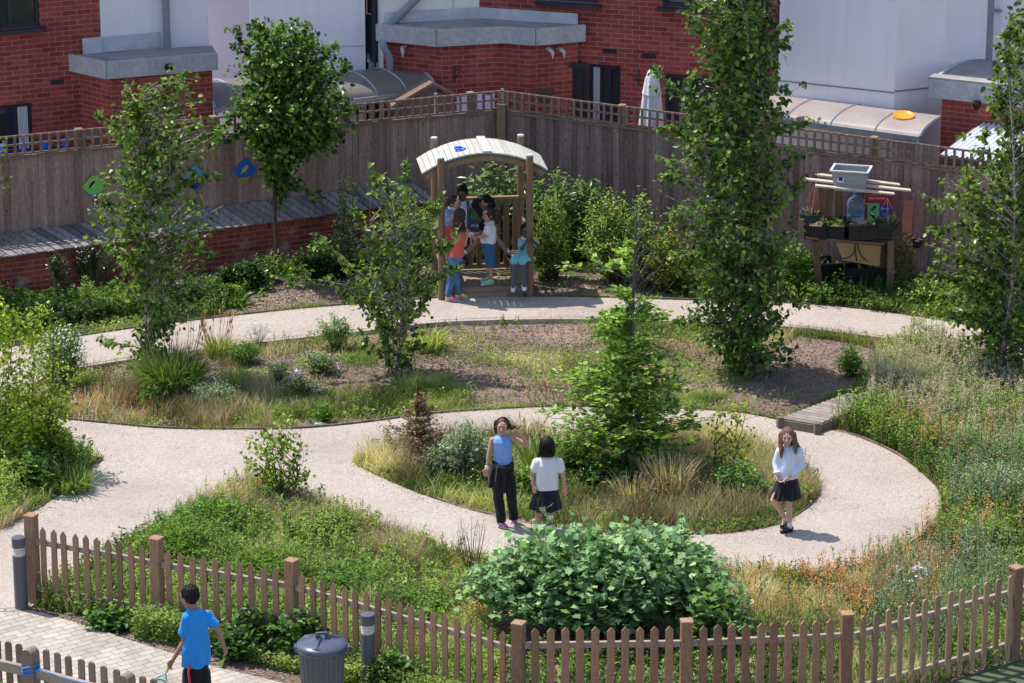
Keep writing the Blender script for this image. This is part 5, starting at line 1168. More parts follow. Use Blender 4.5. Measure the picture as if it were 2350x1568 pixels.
def clump(name, label, cat, base, r, h, n, wd, lmat, lean=.5, heads=None, group=None, arch=.6, ry=None, v=None):
    p = GG(*base); t = thing(name, label, cat, p, group); a = RG.uniform(0, 2*math.pi, n); q = RG.random(n)**.6*r*.45
    P0 = np.stack([p.x+np.cos(a)*q, p.y+np.sin(a)*q*((ry or r)/r), np.full(n, p.z-.02)], 1); mb = MB()
    bladesmb(mb, P0, h*RG.uniform(.5, 1.1, n), RG.uniform(.1, 1, n)*lean*2, wd, dirs=a+RG.normal(0, .5, n), arch=arch, segs=5, v=v); hm = lmat
    if heads:
        cnt, hh, hm, hl = heads; a = RG.uniform(0, 2*math.pi, cnt); P0 = np.stack([p.x+np.cos(a)*r*.3, p.y+np.sin(a)*r*.3, np.full(cnt, p.z)], 1)
        P1 = P0+np.stack([np.cos(a)*r*.4, np.sin(a)*r*.4, hh*RG.uniform(.7, 1.1, cnt)], 1); C = curves(P0, P1, .03, 6, .0); mb.tubes(C, np.full((cnt, 6), .003), k=3, m=1)
        E = np.stack([C[:, -1], C[:, -1]+norm(C[:, -1]-C[:, -2])*hl], 1); E = curves(E[:, 0], E[:, 1], .05, 5); mb.tubes(E, np.array([.003, .009, .01, .007, .002])[None]*np.ones((cnt, 1)), k=4, v=RG.random(cnt), m=1)
    mb.obj('blades', [lmat, hm], t)
    return t
BARE = [[tuple(G(x, y, 0)[:2]) for x, y in q] for q in ([(1620, 940), (1740, 850), (1830, 765), (2010, 795), (1960, 880), (1800, 962)], [(480, 735), (640, 640), (800, 625), (1000, 610), (1000, 684), (850, 697), (640, 716)], [(1215, 610), (1420, 640), (1560, 672), (1540, 688), (1215, 682)], [(900, 745), (1400, 735), (1500, 760), (1300, 830), (1000, 800)], [(1050, 860), (1350, 850), (1300, 925), (1100, 930)])]
def area(poly, n, ground=True, dens=None, ph=True, bare=.03):
    """random points on the plot inside a survey polygon, off the hard paths"""
    gpoly = [tuple(G(x, y, 0)[:2]) for x, y in poly]; A = np.array(gpoly); lo, hi = A.min(0), A.max(0); out = []; got = 0
    for _ in range(40):
        P = RG.uniform(lo, hi, (n*2, 2)); P = P[inpoly(P, gpoly)]
        if ph: P = P[~hard(P)]
        pr_ = np.ones(len(P))
        for q, k_ in zip(BARE, (1, 1, 1, 12, 14)): pr_ = np.where(inpoly(P, q), np.minimum(pr_, bare*k_), pr_)
        P = P[RG.random(len(P)) < pr_]
        if dens: P = P[RG.random(len(P)) < dens(P)]
        out.append(P); got += len(P)
        if got >= n: break
    P = np.concatenate(out)[:n]
    return np.concatenate([P, gh(P)[:, None]], 1)


# ------------------------------------------------------------------ ground cover (uncountable)
LEFTB = [(0, 960), (60, 958), (150, 1015), (240, 1052), (120, 1150), (0, 1215), (-150, 1300), (-150, 930)]
FRONT = [(584, 1112), (700, 1152), (820, 1196), (1000, 1262), (1250, 1306), (1640, 1320), (1900, 1308), (2060, 1260), (2150, 1200), (2160, 1150), (2420, 1100), (2420, 1520), (2200, 1560), (1937, 1660), (1190, 1700), (673, 1540), (365, 1480), (78, 1400), (260, 1265), (430, 1172)]
FRONTL = [(584, 1112), (700, 1152), (820, 1196), (1000, 1262), (1120, 1290), (1150, 1690), (673, 1510), (365, 1455), (80, 1400), (260, 1265), (430, 1172)]
FRONTR = [(1600, 1321), (1900, 1308), (2060, 1262), (2150, 1200), (2420, 1180), (2420, 1520), (2322, 1520), (1937, 1640), (1600, 1650)]
BANK = [(1900, 985), (1960, 975), (1990, 900), (2030, 850), (2100, 790), (2300, 850), (2430, 870), (2430, 1300), (2160, 1260), (2155, 1130), (2060, 1040), (1980, 1005)]
BACK = [(-100, 700), (500, 640), (1000, 565), (1150, 540), (1500, 600), (2100, 675), (2430, 735), (2430, 800), (2180, 738), (1830, 696), (1400, 682), (1000, 683), (700, 706), (350, 746), (0, 800), (-100, 810)]
def boxp(x0, y0, x1, y1): return [(x0, y0), (x1, y0), (x1, y1), (x0, y1)]
def weeds(mb, P, h, lps, LL, T=T_NA, F=F_NA, v=.5, m=0, sm=1):
    n = len(P); hh = h*RG.uniform(.5, 1.1, n)*(.45+1.1*nz2(P, 1.2, 79)); v = v+(nz2(P, 1.5, 80)-.5)*.9; tip = P+np.stack([RG.normal(0, .12, n)*h, RG.normal(0, .12, n)*h, hh], 1); C = curves(P, tip, .05, 4); 
    mb.tubes(C, np.full((n, 4), .0025), k=3, v=RG.random(n), m=sm)
    f = RG.uniform(.1, 1, (n, lps)); pos = along(C, f).reshape(-1, 3); d = rdir(n*lps, .25); leaves(mb, pos, LL*np.repeat(RG.uniform(.7, 1.3, n), lps), T, F, d, RG.normal(0, .35, (n*lps, 3))+np.array([0, 0, 1]), v=np.repeat(np.clip(v+RG.normal(0, .2, n), 0, 1), lps), m=m)
# grass everywhere
mb = MB()
den = lambda sc, th, s: (lambda P: np.clip((nz2(P, sc, s)-th)*5, 0.03, 1))
P = area(CBED, 30000, dens=den(1.1, .5, 31)); bladesmb(mb, P, RG.uniform(.03, .13, len(P)), .5, .0045, segs=3, v=.55)
P = area(ISL, 26000, dens=den(1.4, .3, 32)); bladesmb(mb, P, RG.uniform(.04, .2, len(P)), .5, .0045, segs=3, v=.6)
P = area(FRONTL, 30000, dens=den(1.2, .38, 33)); bladesmb(mb, P, RG.uniform(.05, .22, len(P)), .5, .005, segs=3, v=.5)
P = area(FRONTR, 20000, dens=den(1.2, .35, 34)); bladesmb(mb, P, RG.uniform(.05, .22, len(P)), .5, .005, segs=3, v=.55)
P = area(BANK, 26000, dens=den(1.2, .1, 35)); bladesmb(mb, P, RG.uniform(.06, .28, len(P)), .4, .005, segs=3, v=.5)
P = area(BACK, 24000, dens=lambda P: np.clip((nz2(P, .9, 36)-.42)*5, .02, 1)*np.where(nz2(P, .5, 3) > .2, 1, .5)); bladesmb(mb, P, RG.uniform(.04, .2, len(P)), .5, .0055, segs=3, v=.4)
P = area(LEFTB, 12000); bladesmb(mb, P, RG.uniform(.05, .3, len(P)), .5, .005, segs=3, v=.6)
def fringe(poly, n, closed, amp=.11):
    g = [G(x, y, 0) for x, y in poly]; g = [(p.x, p.y) for p in g]; g = g+[g[0]] if closed else g; A = np.array(g); sg = np.diff(A, axis=0); L = np.linalg.norm(sg, axis=1); cs = np.concatenate([[0], np.cumsum(L)])
    s_ = RG.uniform(0, cs[-1], n); keep = vnoise(np.stack([s_*1.6, s_*0, s_*0], 1), 1., 8) > .38; s_ = s_[keep]; P = np.stack([np.interp(s_, cs, A[:, 0]), np.interp(s_, cs, A[:, 1])], 1)+RG.normal(0, amp*.6, (len(s_), 2)); ok = ~hard(P); P = P[ok]; return np.concatenate([P, gh(P)[:, None]], 1)
FR = np.concatenate([fringe(PATH_OUT, 30000, False), fringe(PATH_ISL, 12000, True)])
bladesmb(mb, FR[::2], RG.uniform(.04, .13, len(FR[::2])), .8, .0045, segs=3, v=.6)
tag(mb.obj('grass', L_grass), 'green grass and fine blades growing through the beds', 'grass', kind='stuff')
mb = MB()
P = area(CBED, 9000, dens=den(1.7, .55, 41)); bladesmb(mb, P, RG.uniform(.04, .2, len(P)), .5, .004, segs=3)
P = area(boxp(60, 880, 620, 985), 7000, dens=den(2, .45, 42)); bladesmb(mb, P, RG.uniform(.1, .38, len(P)), .35, .0035, segs=3)
P = area(ISL, 13000, dens=lambda P: np.clip((nz2(P, 1.3, 43)-.38)*5, .05, 1)); bladesmb(mb, P, RG.uniform(.08, .36, len(P)), .4, .004, segs=3)
isr = [(1380, 1060), (1600, 1000), (1760, 1035), (1880, 1120), (1850, 1168), (1700, 1215), (1480, 1222), (1380, 1190)]
P = area(isr, 9000); bladesmb(mb, P, RG.uniform(.1, .42, len(P)), .35, .004, segs=3)
P = area(FRONTR, 16000, dens=den(1.5, .4, 44)); bladesmb(mb, P, RG.uniform(.08, .35, len(P)), .4, .004, segs=3)
P = area(BANK, 13000, dens=den(1.6, .45, 45)); bladesmb(mb, P, RG.uniform(.08, .35, len(P)), .35, .004, segs=3)
P = area(FRONTL, 15000, dens=den(1.4, .5, 46)); bladesmb(mb, P, RG.uniform(.08, .32, len(P)), .5, .004, segs=3)
P = area([(584, 1115), (760, 1170), (1000, 1265), (960, 1330), (700, 1250), (560, 1200), (430, 1190)], 9000); bladesmb(mb, P, RG.uniform(.08, .34, len(P)), .5, .004, segs=3)
P = area(boxp(0, 1150, 60, 1220), 2500, ph=True); bladesmb(mb, P, RG.uniform(.05, .25, len(P)), .4, .004, segs=3)
bladesmb(mb, FR[1::4], RG.uniform(.04, .14, len(FR[1::4])), .8, .0045, segs=3)
tag(mb.obj('dry_grass', L_dry), 'tan dry grass and dead stalks standing in the beds', 'dry grass', kind='stuff')
# creeping low leaves
mb = MB()
def low(poly, n, L, v=.5, zz=.03, dens=None, T=T_OV, F=F_OV, m=0):
    P = area(poly, n, dens=dens); P[:, 2] += RG.uniform(0, 1, len(P))*zz*(.2+1.6*nz2(P, 1.7, 81)); leaves(mb, P, L*(.7+.7*nz2(P, 2.3, 82)), T, F, rdir(len(P), .15), RG.normal(0, .4, (len(P), 3))+np.array([0, 0, 1]), v=v+(nz2(P, 1.6, 83)-.5)*1.1, m=m)
low(CBED, 30000, .026, .6, .05, den(1.6, .52, 51)); low(ISL, 16000, .024, .5, .08, den(1.8, .4, 52)); low(FRONTL, 34000, .03, .55, .14, den(1.3, .45, 53)); low([(800, 1200), (1000, 1262), (1130, 1290), (1160, 1600), (860, 1500)], 16000, .03, .95, .12); low(FRONTR, 24000, .028, .45, .15, den(1.5, .35, 54))
low(BANK, 30000, .03, .4, .25); low(BACK, 40000, .032, .35, .10, den(1., .42, 55)); low(LEFTB, 12000, .035, .5, .2)
low([(330, 1440), (700, 1500), (1190, 1660), (1190, 1700), (680, 1545), (300, 1472)], 22000, .035, .35, .25)
Q = FR[1::2].copy(); Q[:, 2] += .015; leaves(mb, Q, .028, T_OV, F_OV, rdir(len(Q), .15), RG.normal(0, .4, (len(Q), 3))+np.array([0, 0, 1]), v=.6)
tag(mb.obj('creeping_ground_cover', leafmat('ground_cover_leaf', [(.06, .095, .022), (.115, .17, .04), (.2, .25, .065), (.32, .29, .11)], .35, .5, .3, pos=[0, .4, .8, 1])), 'small creeping leaves carpeting the soil of every bed', 'ground cover', kind='stuff')
mb = MB()
def bits(poly, n, L): 
    P = area(poly, n, bare=1); P[:, 2] += .006; mb.inst(T_Q, F_Q, P, frames(rdir(n, 0, .1)[:len(P)], np.array([0, 0, 1])+RG.normal(0, .15, (len(P), 3))), L*RG.uniform(.5, 1.5, len(P)), RG.random(len(P)))
bits(CBED, 26000, .035); bits(BACK, 26000, .04); bits(ISL, 6000, .03); bits(FRONT, 10000, .04); bits(boxp(0, 1385, 700, 1560), 3500, .035)
def spill(poly, n, closed):
    g = [G(x, y, 0) for x, y in poly]; g = [(p.x, p.y) for p in g]; g = g+[g[0]] if closed else g; A = np.array(g); L = np.linalg.norm(np.diff(A, axis=0), axis=1); cs = np.concatenate([[0], np.cumsum(L)])
    s_ = RG.uniform(0, cs[-1], n); s_ = s_[vnoise(np.stack([s_*.9, s_*0, s_*0], 1), 1., 9) > .45]; P = np.stack([np.interp(s_, cs, A[:, 0]), np.interp(s_, cs, A[:, 1])], 1)+RG.normal(0, .13, (len(s_), 2)); ok = hard(P); P = P[ok]; return np.concatenate([P, np.full((len(P), 1), PZ+.004)], 1)
P = np.concatenate([spill(PATH_OUT, 9000, False), spill(PATH_ISL, 3500, True)]); mb.inst(T_Q, F_Q, P, frames(rdir(len(P), 0, .1), np.array([0, 0, 1])+RG.normal(0, .2, (len(P), 3))), .016*RG.uniform(.4, 1.6, len(P)), RG.random(len(P)))
tag(mb.obj('mulch', mat('bark_mulch', (.14, .10, .08), (.34, .26, .21), attr=.6, rough=.95)), 'bark chips and dead leaf litter strewn over bare soil', 'mulch', kind='stuff')
mb = MB()
P = area(FRONTL, 3000, dens=den(1.2, .3, 61)); weeds(mb, P, .3, 18, .045, v=.75)
P = area(FRONTR, 900, dens=den(1.2, .3, 62)); weeds(mb, P, .35, 14, .045, v=.5)
P = area(BANK, 3600); weeds(mb, P, .42, 20, .045, v=.55)
P = area(BACK, 1500, dens=lambda P: np.clip((nz2(P, .9, 36)-.45)*5, 0, 1)); weeds(mb, P, .25, 12, .05, v=.4)
P = area([(-100, 715), (500, 655), (900, 595), (960, 610), (900, 640), (500, 700), (0, 780), (-100, 790)], 1500); weeds(mb, P, .3, 18, .06, v=.3)
P = area(LEFTB, 700); weeds(mb, P, .45, 18, .055, v=.6)
P = area(boxp(1820, 640, 2400, 720), 900); weeds(mb, P, .35, 14, .05, v=.45)
P = area(CBED, 500, dens=den(1.4, .5, 63)); weeds(mb, P, .16, 12, .035, v=.55); P = area(ISL, 600); weeds(mb, P, .25, 12, .04, v=.5)
P = area([(1150, 1500), (1937, 1500), (1937, 1640), (1190, 1660)], 900, bare=1); weeds(mb, P, .34, 18, .045, v=.4)
tag(mb.obj('tall_weeds', [leafmat('weed_leaf', [(.04, .085, .02), (.075, .15, .03), (.14, .22, .05), (.22, .28, .07)], .42, .42, .4), M_stem]), 'leafy green weeds standing knee high through the beds', 'weeds', kind='stuff')
# rusty dead docks and pale flower heads
mb = MB()
def heads(poly, n, h, L, lps, m, dens=None, v=.5, top=.45):
    P = area(poly, n, dens=dens); n = len(P); tip = P+np.stack([RG.normal(0, .1, n)*h, RG.normal(0, .1, n)*h, h*RG.uniform(.6, 1.1, n)], 1); C = curves(P, tip, .04, 4)
    mb.tubes(C, np.full((n, 4), .0025), k=3, v=RG.random(n), m=m); f = RG.uniform(top, 1.02, (n, lps)); pos = along(C, np.clip(f, 0, 1)).reshape(-1, 3)+RG.normal(0, .018, (n*lps, 3))
    leaves(mb, pos, L, T_Q, F_Q, rdir(n*lps, .3), RG.normal(0, 1, (n*lps, 3)), v=v, m=m)
heads([(1640, 1330), (1900, 1312), (2080, 1270), (2200, 1310), (2150, 1420), (1900, 1450), (1720, 1430)], 380, .27, .024, 32, 0)
heads([(2100, 1040), (2350, 1000), (2420, 1200), (2250, 1330), (2120, 1280)], 130, .5, .024, 28, 0, den(1.2, .45, 71)); heads(boxp(2020, 985, 2140, 1030), 40, .5, .02, 30, 0)
heads([(1430, 1100), (1620, 1090), (1640, 1160), (1450, 1180)], 60, .4, .02, 24, 0)
heads([(860, 1220), (1000, 1265), (1120, 1290), (1130, 1420), (960, 1400), (820, 1300)], 150, .14, .02, 20, 0, den(1.6, .4, 72)); heads([(480, 1170), (580, 1120), (760, 1175), (700, 1230)], 90, .2, .018, 20, 0, den(1.6, .4, 73)); heads([(100, 930), (300, 900), (420, 975), (150, 960)], 60, .25, .018, 20, 0)
tag(mb.obj('rusty_dead_stalks', [L_rust]), 'rusty orange dead seed stalks massed at the right front of the garden', 'dead stalks', kind='stuff')
mb = MB()
heads([(1995, 860), (2100, 800), (2420, 860), (2420, 1110), (2200, 1080), (2100, 1020), (1990, 980)], 1500, .46, .019, 30, 0, top=.72)
heads([(2150, 1080), (2420, 1050), (2420, 1200), (2180, 1220)], 260, .6, .022, 34, 1, top=.3); heads([(1990, 1330), (2300, 1250), (2350, 1420), (2000, 1600)], 380, .5, .024, 34, 1, top=.15)
heads([(1190, 1600), (1937, 1580), (1937, 1650), (1190, 1668)], 240, .3, .026, 30, 1, top=.1)
tag(mb.obj('pale_flower_heads', [L_cream, L_grey]), 'cream and grey green flower spires covering the right hand bank', 'wild flowers', kind='stuff')
mb = MB()
for poly, n, s, m in ((boxp(1130, 1180, 1350, 1230), 0, .01, 0), ([(820, 1070), (1100, 1050), (1100, 1170), (950, 1120)], 60, .012, 0), (boxp(960, 830, 1500, 900), 70, .012, 0), (boxp(2080, 1050, 2200, 1110), 30, .01, 0), (FRONTL, 40, .011, 0), (boxp(1640, 1320, 1760, 1350), 14, .016, 0)):
    if n: P = area(poly, n); P[:, 2] += RG.uniform(.08, .25, len(P)); mb.inst(T_FL, F_FL, P, frames(rdir(len(P), 0, .1), np.array([0, -.3, 1])+RG.normal(0, .2, (len(P), 3))), s*RG.uniform(.8, 1.3, len(P)), RG.random(len(P)), m)
tag(mb.obj('yellow_wild_flowers', [L_yelf]), 'tiny yellow flowers dotted through the beds', 'wild flowers', kind='stuff')

# ------------------------------------------------------------------ trees
tree('birch_tree', 'young white trunked birch at the left, rising from a rushy grass clump', 'tree', (338, 862),
     [(168, 400, 450), (200, 300, 460), (240, 255, 480), (300, 232, 500), (360, 243, 505), (430, 243, 495), (500, 205, 500), (560, 235, 490), (620, 260, 480), (690, 290, 470), (740, 295, 440), (800, 300, 400), (830, 310, 370)], (330, 190), 380, .074, L_birch, M_birchb, r0=.035, lpt=11, clump=.56, seed=2, jit=.05, cover=(.1, 1), extra=[(.1, (335, 330), (370, 230), (430, 165)), (-.1, (330, 300), (300, 230), (290, 185)), (.2, (335, 330), (270, 290), (228, 262)), (-.2, (338, 560), (260, 480), (215, 455)), (.1, (345, 400), (440, 330), (505, 300)), (-.3, (345, 480), (430, 420), (505, 400)), (-.2, (345, 620), (420, 560), (480, 590)), (-.3, (338, 640), (280, 590), (240, 560)), (-.3, (345, 780), (390, 740), (450, 715)), (-.4, (335, 800), (280, 790), (222, 775))])
tree('round_crowned_tree', 'dark green round crowned tree on a bare brown trunk before the left fence', 'tree', (640, 628),
     [(58, 570, 720), (90, 555, 740), (140, 545, 770), (190, 540, 800), (240, 538, 802), (290, 545, 795), (330, 555, 770), (350, 585, 700), (385, 600, 660), (430, 620, 670)], (640, 90), 560, .078, leafmat('lime_dark_leaf', [(.02, .048, .014), (.036, .08, .02), (.075, .14, .025), (.13, .2, .035)], .42, .3, .5), M_bark, r0=.04, lpt=17, clump=.32, seed=4, jit=.06, extra=[(0, (640, 200), (610, 100), (590, 50)), (.1, (645, 180), (690, 100), (703, 48)), (-.1, (650, 200), (740, 130), (770, 100)), (.1, (650, 250), (760, 180), (800, 145)), (-.2, (630, 280), (550, 260), (505, 300)), (-.2, (635, 300), (560, 300), (515, 330)), (.1, (630, 180), (560, 110), (545, 60)), (-.2, (645, 260), (760, 260), (802, 250)), (-.3, (645, 420), (700, 330), (730, 295)), (-.3, (645, 400), (690, 430), (740, 450)), (.1, (645, 330), (720, 330), (780, 310)), (-.1, (640, 500), (648, 430), (660, 385)), (-.1, (640, 480), (652, 440), (670, 410))])
tree('birch_sapling', 'many stemmed young birch overlapping the left side of the shelter', 'tree', (905, 848),
     [(405, 860, 920), (440, 840, 960), (480, 830, 1000), (520, 820, 1010), (560, 815, 1015), (600, 790, 1010), (640, 740, 1000), (690, 790, 985), (730, 840, 965), (780, 870, 960), (820, 890, 950)], (905, 430), 170, .076, L_birch, M_birchb, r0=.022, stems=5, lpt=9, clump=.5, seed=6, jit=.05, rise=.7, extra=[(-.3, (890, 720), (830, 640), (760, 570), (720, 560)), (-.3, (890, 740), (800, 660), (700, 640), (655, 640)), (-.4, (890, 760), (840, 690), (790, 690)), (-.2, (895, 600), (840, 540), (815, 480)), (-.1, (900, 500), (870, 440), (860, 400)), (-.2, (915, 560), (980, 490), (1010, 470)), (-.3, (915, 640), (990, 580), (1040, 550)), (-.3, (915, 680), (1000, 640), (1055, 610)), (.1, (905, 480), (930, 420), (925, 385)), (-.3, (920, 760), (965, 700), (985, 660)), (-.2, (900, 860), (890, 800), (880, 770)), (-.2, (905, 850), (860, 800), (835, 790)), (-.2, (905, 850), (940, 800), (965, 790)), (-.2, (905, 850), (925, 830), (940, 840))])
# arching low boughs of that birch
tree('birch_tree', 'tallest dense birch right of centre, its top leaving the frame', 'tree', (1690, 852),
     [(-160, 1620, 1740), (-60, 1600, 1760), (20, 1595, 1772), (90, 1578, 1775), (150, 1575, 1790), (225, 1605, 1775), (270, 1545, 1790), (340, 1520, 1815), (420, 1525, 1820), (500, 1530, 1825), (580, 1560, 1830), (660, 1560, 1835), (720, 1560, 1830), (780, 1590, 1830), (830, 1640, 1810)], (1690, -150), 1000, .078, leafmat('tall_birch_leaf', [(.032, .066, .014), (.055, .105, .02), (.095, .16, .03), (.16, .23, .045)], .4, .34, .5, pos=[0, .4, .8, 1]), M_birchb, r0=.05, stems=4, lpt=12, clump=.36, seed=9, jit=.055, cover=(.1, 1), extra=[(-.2, (1680, 330), (1560, 210), (1498, 158)), (-.2, (1680, 380), (1560, 300), (1512, 300)), (-.1, (1700, 330), (1800, 290), (1855, 282)), (-.1, (1700, 160), (1790, 110), (1815, 80)), (.1, (1700, 180), (1770, 80), (1812, 60)), (-.3, (1690, 460), (1570, 420), (1530, 400)), (-.3, (1700, 520), (1800, 450), (1840, 420)), (-.3, (1690, 640), (1590, 590), (1540, 590)), (-.2, (1690, 300), (1600, 240), (1580, 180)), (-.3, (1700, 300), (1790, 240), (1800, 200)), (-.3, (1700, 720), (1800, 690), (1845, 700)), (-.4, (1690, 760), (1600, 730), (1555, 740)), (-.3, (1700, 420), (1800, 380), (1830, 350)), (-.3, (1680, 520), (1580, 490), (1522, 520)), (-.1, (1685, 120), (1600, 60), (1585, 10))])
tree('dark_tree', 'dark leaved tree beyond the fence, showing above the tallest birch', 'tree', (1722, 575),
     [(-80, 1700, 1760), (0, 1655, 1775), (60, 1650, 1778), (120, 1655, 1776), (180, 1668, 1772), (225, 1685, 1765), (250, 1700, 1750)], (1715, -60), 240, .08, L_dark, M_bark, r0=.04, lpt=16, clump=.2, seed=3, jit=.06, base3=G(1722, 575))
tree('birch_tree', 'leaning birch at the right edge in front of the grey fence', 'tree', (2290, 885),
     [(-20, 2330, 2380), (60, 2300, 2400), (140, 2310, 2420), (210, 2265, 2420), (290, 2270, 2430), (350, 2270, 2440), (420, 2180, 2440), (500, 2165, 2450), (570, 2140, 2450), (640, 2150, 2450), (710, 2175, 2450), (780, 2215, 2440), (850, 2250, 2400)], (2370, 0), 600, .078, L_birch, M_birchb, r0=.045, stems=3, lpt=12, clump=.42, seed=12, jit=.055, cover=(.1, 1), extra=[(-.3, (2290, 520), (2200, 455), (2135, 475)), (-.3, (2290, 560), (2200, 520), (2150, 530)), (-.3, (2285, 700), (2200, 640), (2110, 630)), (-.2, (2300, 300), (2290, 150), (2320, 60)), (-.3, (2290, 400), (2260, 340), (2262, 300)), (-.3, (2285, 640), (2210, 590), (2160, 600)), (-.4, (2290, 760), (2220, 720), (2170, 730)), (-.3, (2300, 300), (2320, 200), (2300, 120)), (-.3, (2290, 500), (2230, 420), (2215, 380))])
def tiers(name, label, base, rows, top, LL, lm, bark, seed=1, den=1., bare=None):
    """layered tree: horizontal fans of leaves in tiers"""
    p = GG(*base); Y = p.y; t = thing(name, label, 'tree', p); tp = W(top[0], top[1], Y); n0 = 14
    C = curves(np.array([tuple(p)]), np.array([tuple(tp)]), .01, n0)[0]; tr = MB(); tr.tubes(C, .045*(1-np.linspace(0, 1, n0)*.85), k=8); S, E = [], []
    for y, xl, xr in rows:
        a, b = W(xl, y, Y), W(xr, y, Y); cx, rr, z = (a.x+b.x)/2, (b.x-a.x)/2, a.z; m_ = int(2*den+rr*10*den) if y > 690 or not bare else 3
        for k in range(m_):
            an = rnd.uniform(0, 2*math.pi); q = rnd.uniform(.22, 1.2)*(1 if rnd.random() > .15 else 1.15); zz = z+rnd.uniform(-.12, .1); zs = max(p.z+.1, zz-.12*rr-rnd.uniform(0, .2))
            S.append((np.interp(zs, C[:, 2], C[:, 0]), np.interp(zs, C[:, 2], C[:, 1]), zs)); E.append((cx+math.cos(an)*rr*q, Y+math.sin(an)*rr*q, zz-.08*q*rr))
    S, E = np.array(S), np.array(E); B = curves(S, E, .04, 6, sag=.05); n = len(S); L = np.linalg.norm(E-S, axis=1)
    tr.tubes(B, np.clip(L*.011, .003, .012)[:, None]*np.linspace(1, .3, 6)[None], k=3, v=RG.random(n))
    # side sprays
    k = 5; f = RG.uniform(.3, 1, (n, k)); s0 = along(B, f).reshape(-1, 3); d = np.repeat(norm(E-S), k, 0); sd = norm(np.cross(d, [0, 0, 1]))*np.where(RG.random(n*k) < .5, 1, -1)[:, None]
    e0 = s0+(d*.7+sd*RG.uniform(.3, 1, (n*k, 1))+RG.normal(0, .1, (n*k, 3)))*np.repeat(L, k)[:, None]*.3; B2 = curves(s0, e0, .03, 4); tr.tubes(B2, np.full((n*k, 4), .0025), k=3)
    if bare:
        S2, E2 = [], []
        for y, xl, xr, c_ in bare:
            a, b = W(xl, y, Y), W(xr, y, Y)
            for q in range(c_):
                an = rnd.uniform(0, 2*math.pi); rr = (b.x-a.x)/2*rnd.uniform(.4, 1); zs = a.z-rr*.9; S2.append((np.interp(zs, C[:, 2], C[:, 0]), np.interp(zs, C[:, 2], C[:, 1]), zs)); E2.append(((a.x+b.x)/2+math.cos(an)*rr, Y+math.sin(an)*rr, a.z+rnd.uniform(-.05, .1)))
        tr.tubes(curves(np.array(S2), np.array(E2), .05, 5), np.array([[.006, .005, .004, .003, .002]])*np.ones((len(S2), 1)), k=3)
    tr.obj('trunk', bark, t, smooth=True)
    lf = MB(); kk = 7; f = RG.uniform(.1, 1.05, (len(B2), kk)); pos = along(B2, np.clip(f, 0, 1)).reshape(-1, 3)+RG.normal(0, .016, (len(B2)*kk, 3)); dd = np.repeat(norm(e0-s0), kk, 0)
    leaves(lf, pos, LL, T_OV, F_OV, norm(dd+RG.normal(0, .6, dd.shape)*np.array([1, 1, .3])), RG.normal(0, .3, dd.shape)+np.array([0, 0, 1])); lf.obj('crown', lm, t); return t
L_horn2 = leafmat('hornbeam_leaf_bright', [(.10, .18, .04), (.17, .27, .055), (.27, .37, .09)], .5, .42, .4)
tiers('hornbeam_tree', 'light green tiered tree with a bare grey spire in the island bed', (1432, 1095),
      [(560, 1370, 1490), (590, 1340, 1500), (625, 1290, 1500), (660, 1380, 1510), (700, 1355, 1520), (735, 1370, 1530), (770, 1370, 1530), (800, 1380, 1550), (830, 1350, 1550), (855, 1290, 1580), (880, 1285, 1570), (905, 1300, 1590), (930, 1290, 1600), (955, 1280, 1590), (980, 1320, 1570), (1005, 1300, 1590), (1030, 1320, 1560), (1060, 1340, 1540), (1080, 1360, 1510)], (1462, 470), .066, L_horn2, mat('grey_bark', (.06, .055, .055), (.13, .12, .12), scale=20, rough=.9), seed=2, den=2.7, bare=[(470, 1450, 1480, 4), (500, 1430, 1495, 6), (530, 1415, 1510, 8), (565, 1400, 1530, 9), (600, 1380, 1560, 10), (640, 1380, 1560, 10), (670, 1400, 1540, 8)])

tiers('dry_conifer', 'small dead brown conifer at the left tip of the island bed', (962, 1072), [(925, 940, 985), (950, 915, 1005), (975, 900, 1020), (1000, 888, 1040), (1025, 885, 1045), (1050, 900, 1030)], (958, 870), .03, leafmat('brown_needle', [(.10, .06, .035), (.2, .13, .075), (.3, .21, .12)], .2, .8, .1), M_twig, seed=5, den=5)
L_yell2 = leafmat('sapling_leaf', [(.08, .14, .02), (.14, .2, .03), (.24, .3, .05)], .45, .4, .4)
tree('birch_sapling', 'small leafy sapling at the pointed tip of the front bed', 'sapling', (655, 1165),
     [(955, 640, 680), (985, 600, 690), (1015, 560, 700), (1050, 550, 715), (1090, 590, 715), (1130, 610, 700), (1150, 630, 690)], (655, 965), 80, .055, L_yell2, M_twig, r0=.016, stems=3, lpt=12, clump=.3, seed=15, jit=.035, rise=.8)
tree('birch_sapling', 'sparse yellow green sapling on the right side of the island bed', 'sapling', (1665, 1118),
     [(880, 1690, 1715), (930, 1650, 1730), (970, 1630, 1745), (1010, 1620, 1750), (1050, 1630, 1735), (1085, 1650, 1720)], (1700, 890), 60, .045, L_yell, M_twig, r0=.014, stems=3, lpt=10, clump=.3, seed=16, jit=.04, rise=.8)
tree('birch_sapling', 'yellow green birch sapling at the left edge in front of the daisies', 'sapling', (78, 1085),
     [(690, 80, 105), (740, 60, 120), (800, 50, 130), (850, 30, 170), (900, 20, 180), (950, 30, 170), (1000, 40, 150), (1040, 50, 130)], (95, 700), 110, .05, L_yell, M_twig, r0=.016, stems=2, lpt=12, clump=.35, seed=18, jit=.05, rise=.6)
tree('birch_sapling', 'yellow green birch sapling cut by the left edge of the frame', 'sapling', (-5, 1100),
     [(690, 0, 35), (740, -20, 50), (800, -40, 45), (850, -60, 70), (900, -60, 90), (950, -60, 100), (1000, -60, 90), (1050, -60, 80)], (10, 700), 170, .048, L_yell, M_twig, r0=.018, stems=3, lpt=14, clump=.3, seed=19, jit=.05, rise=.6)
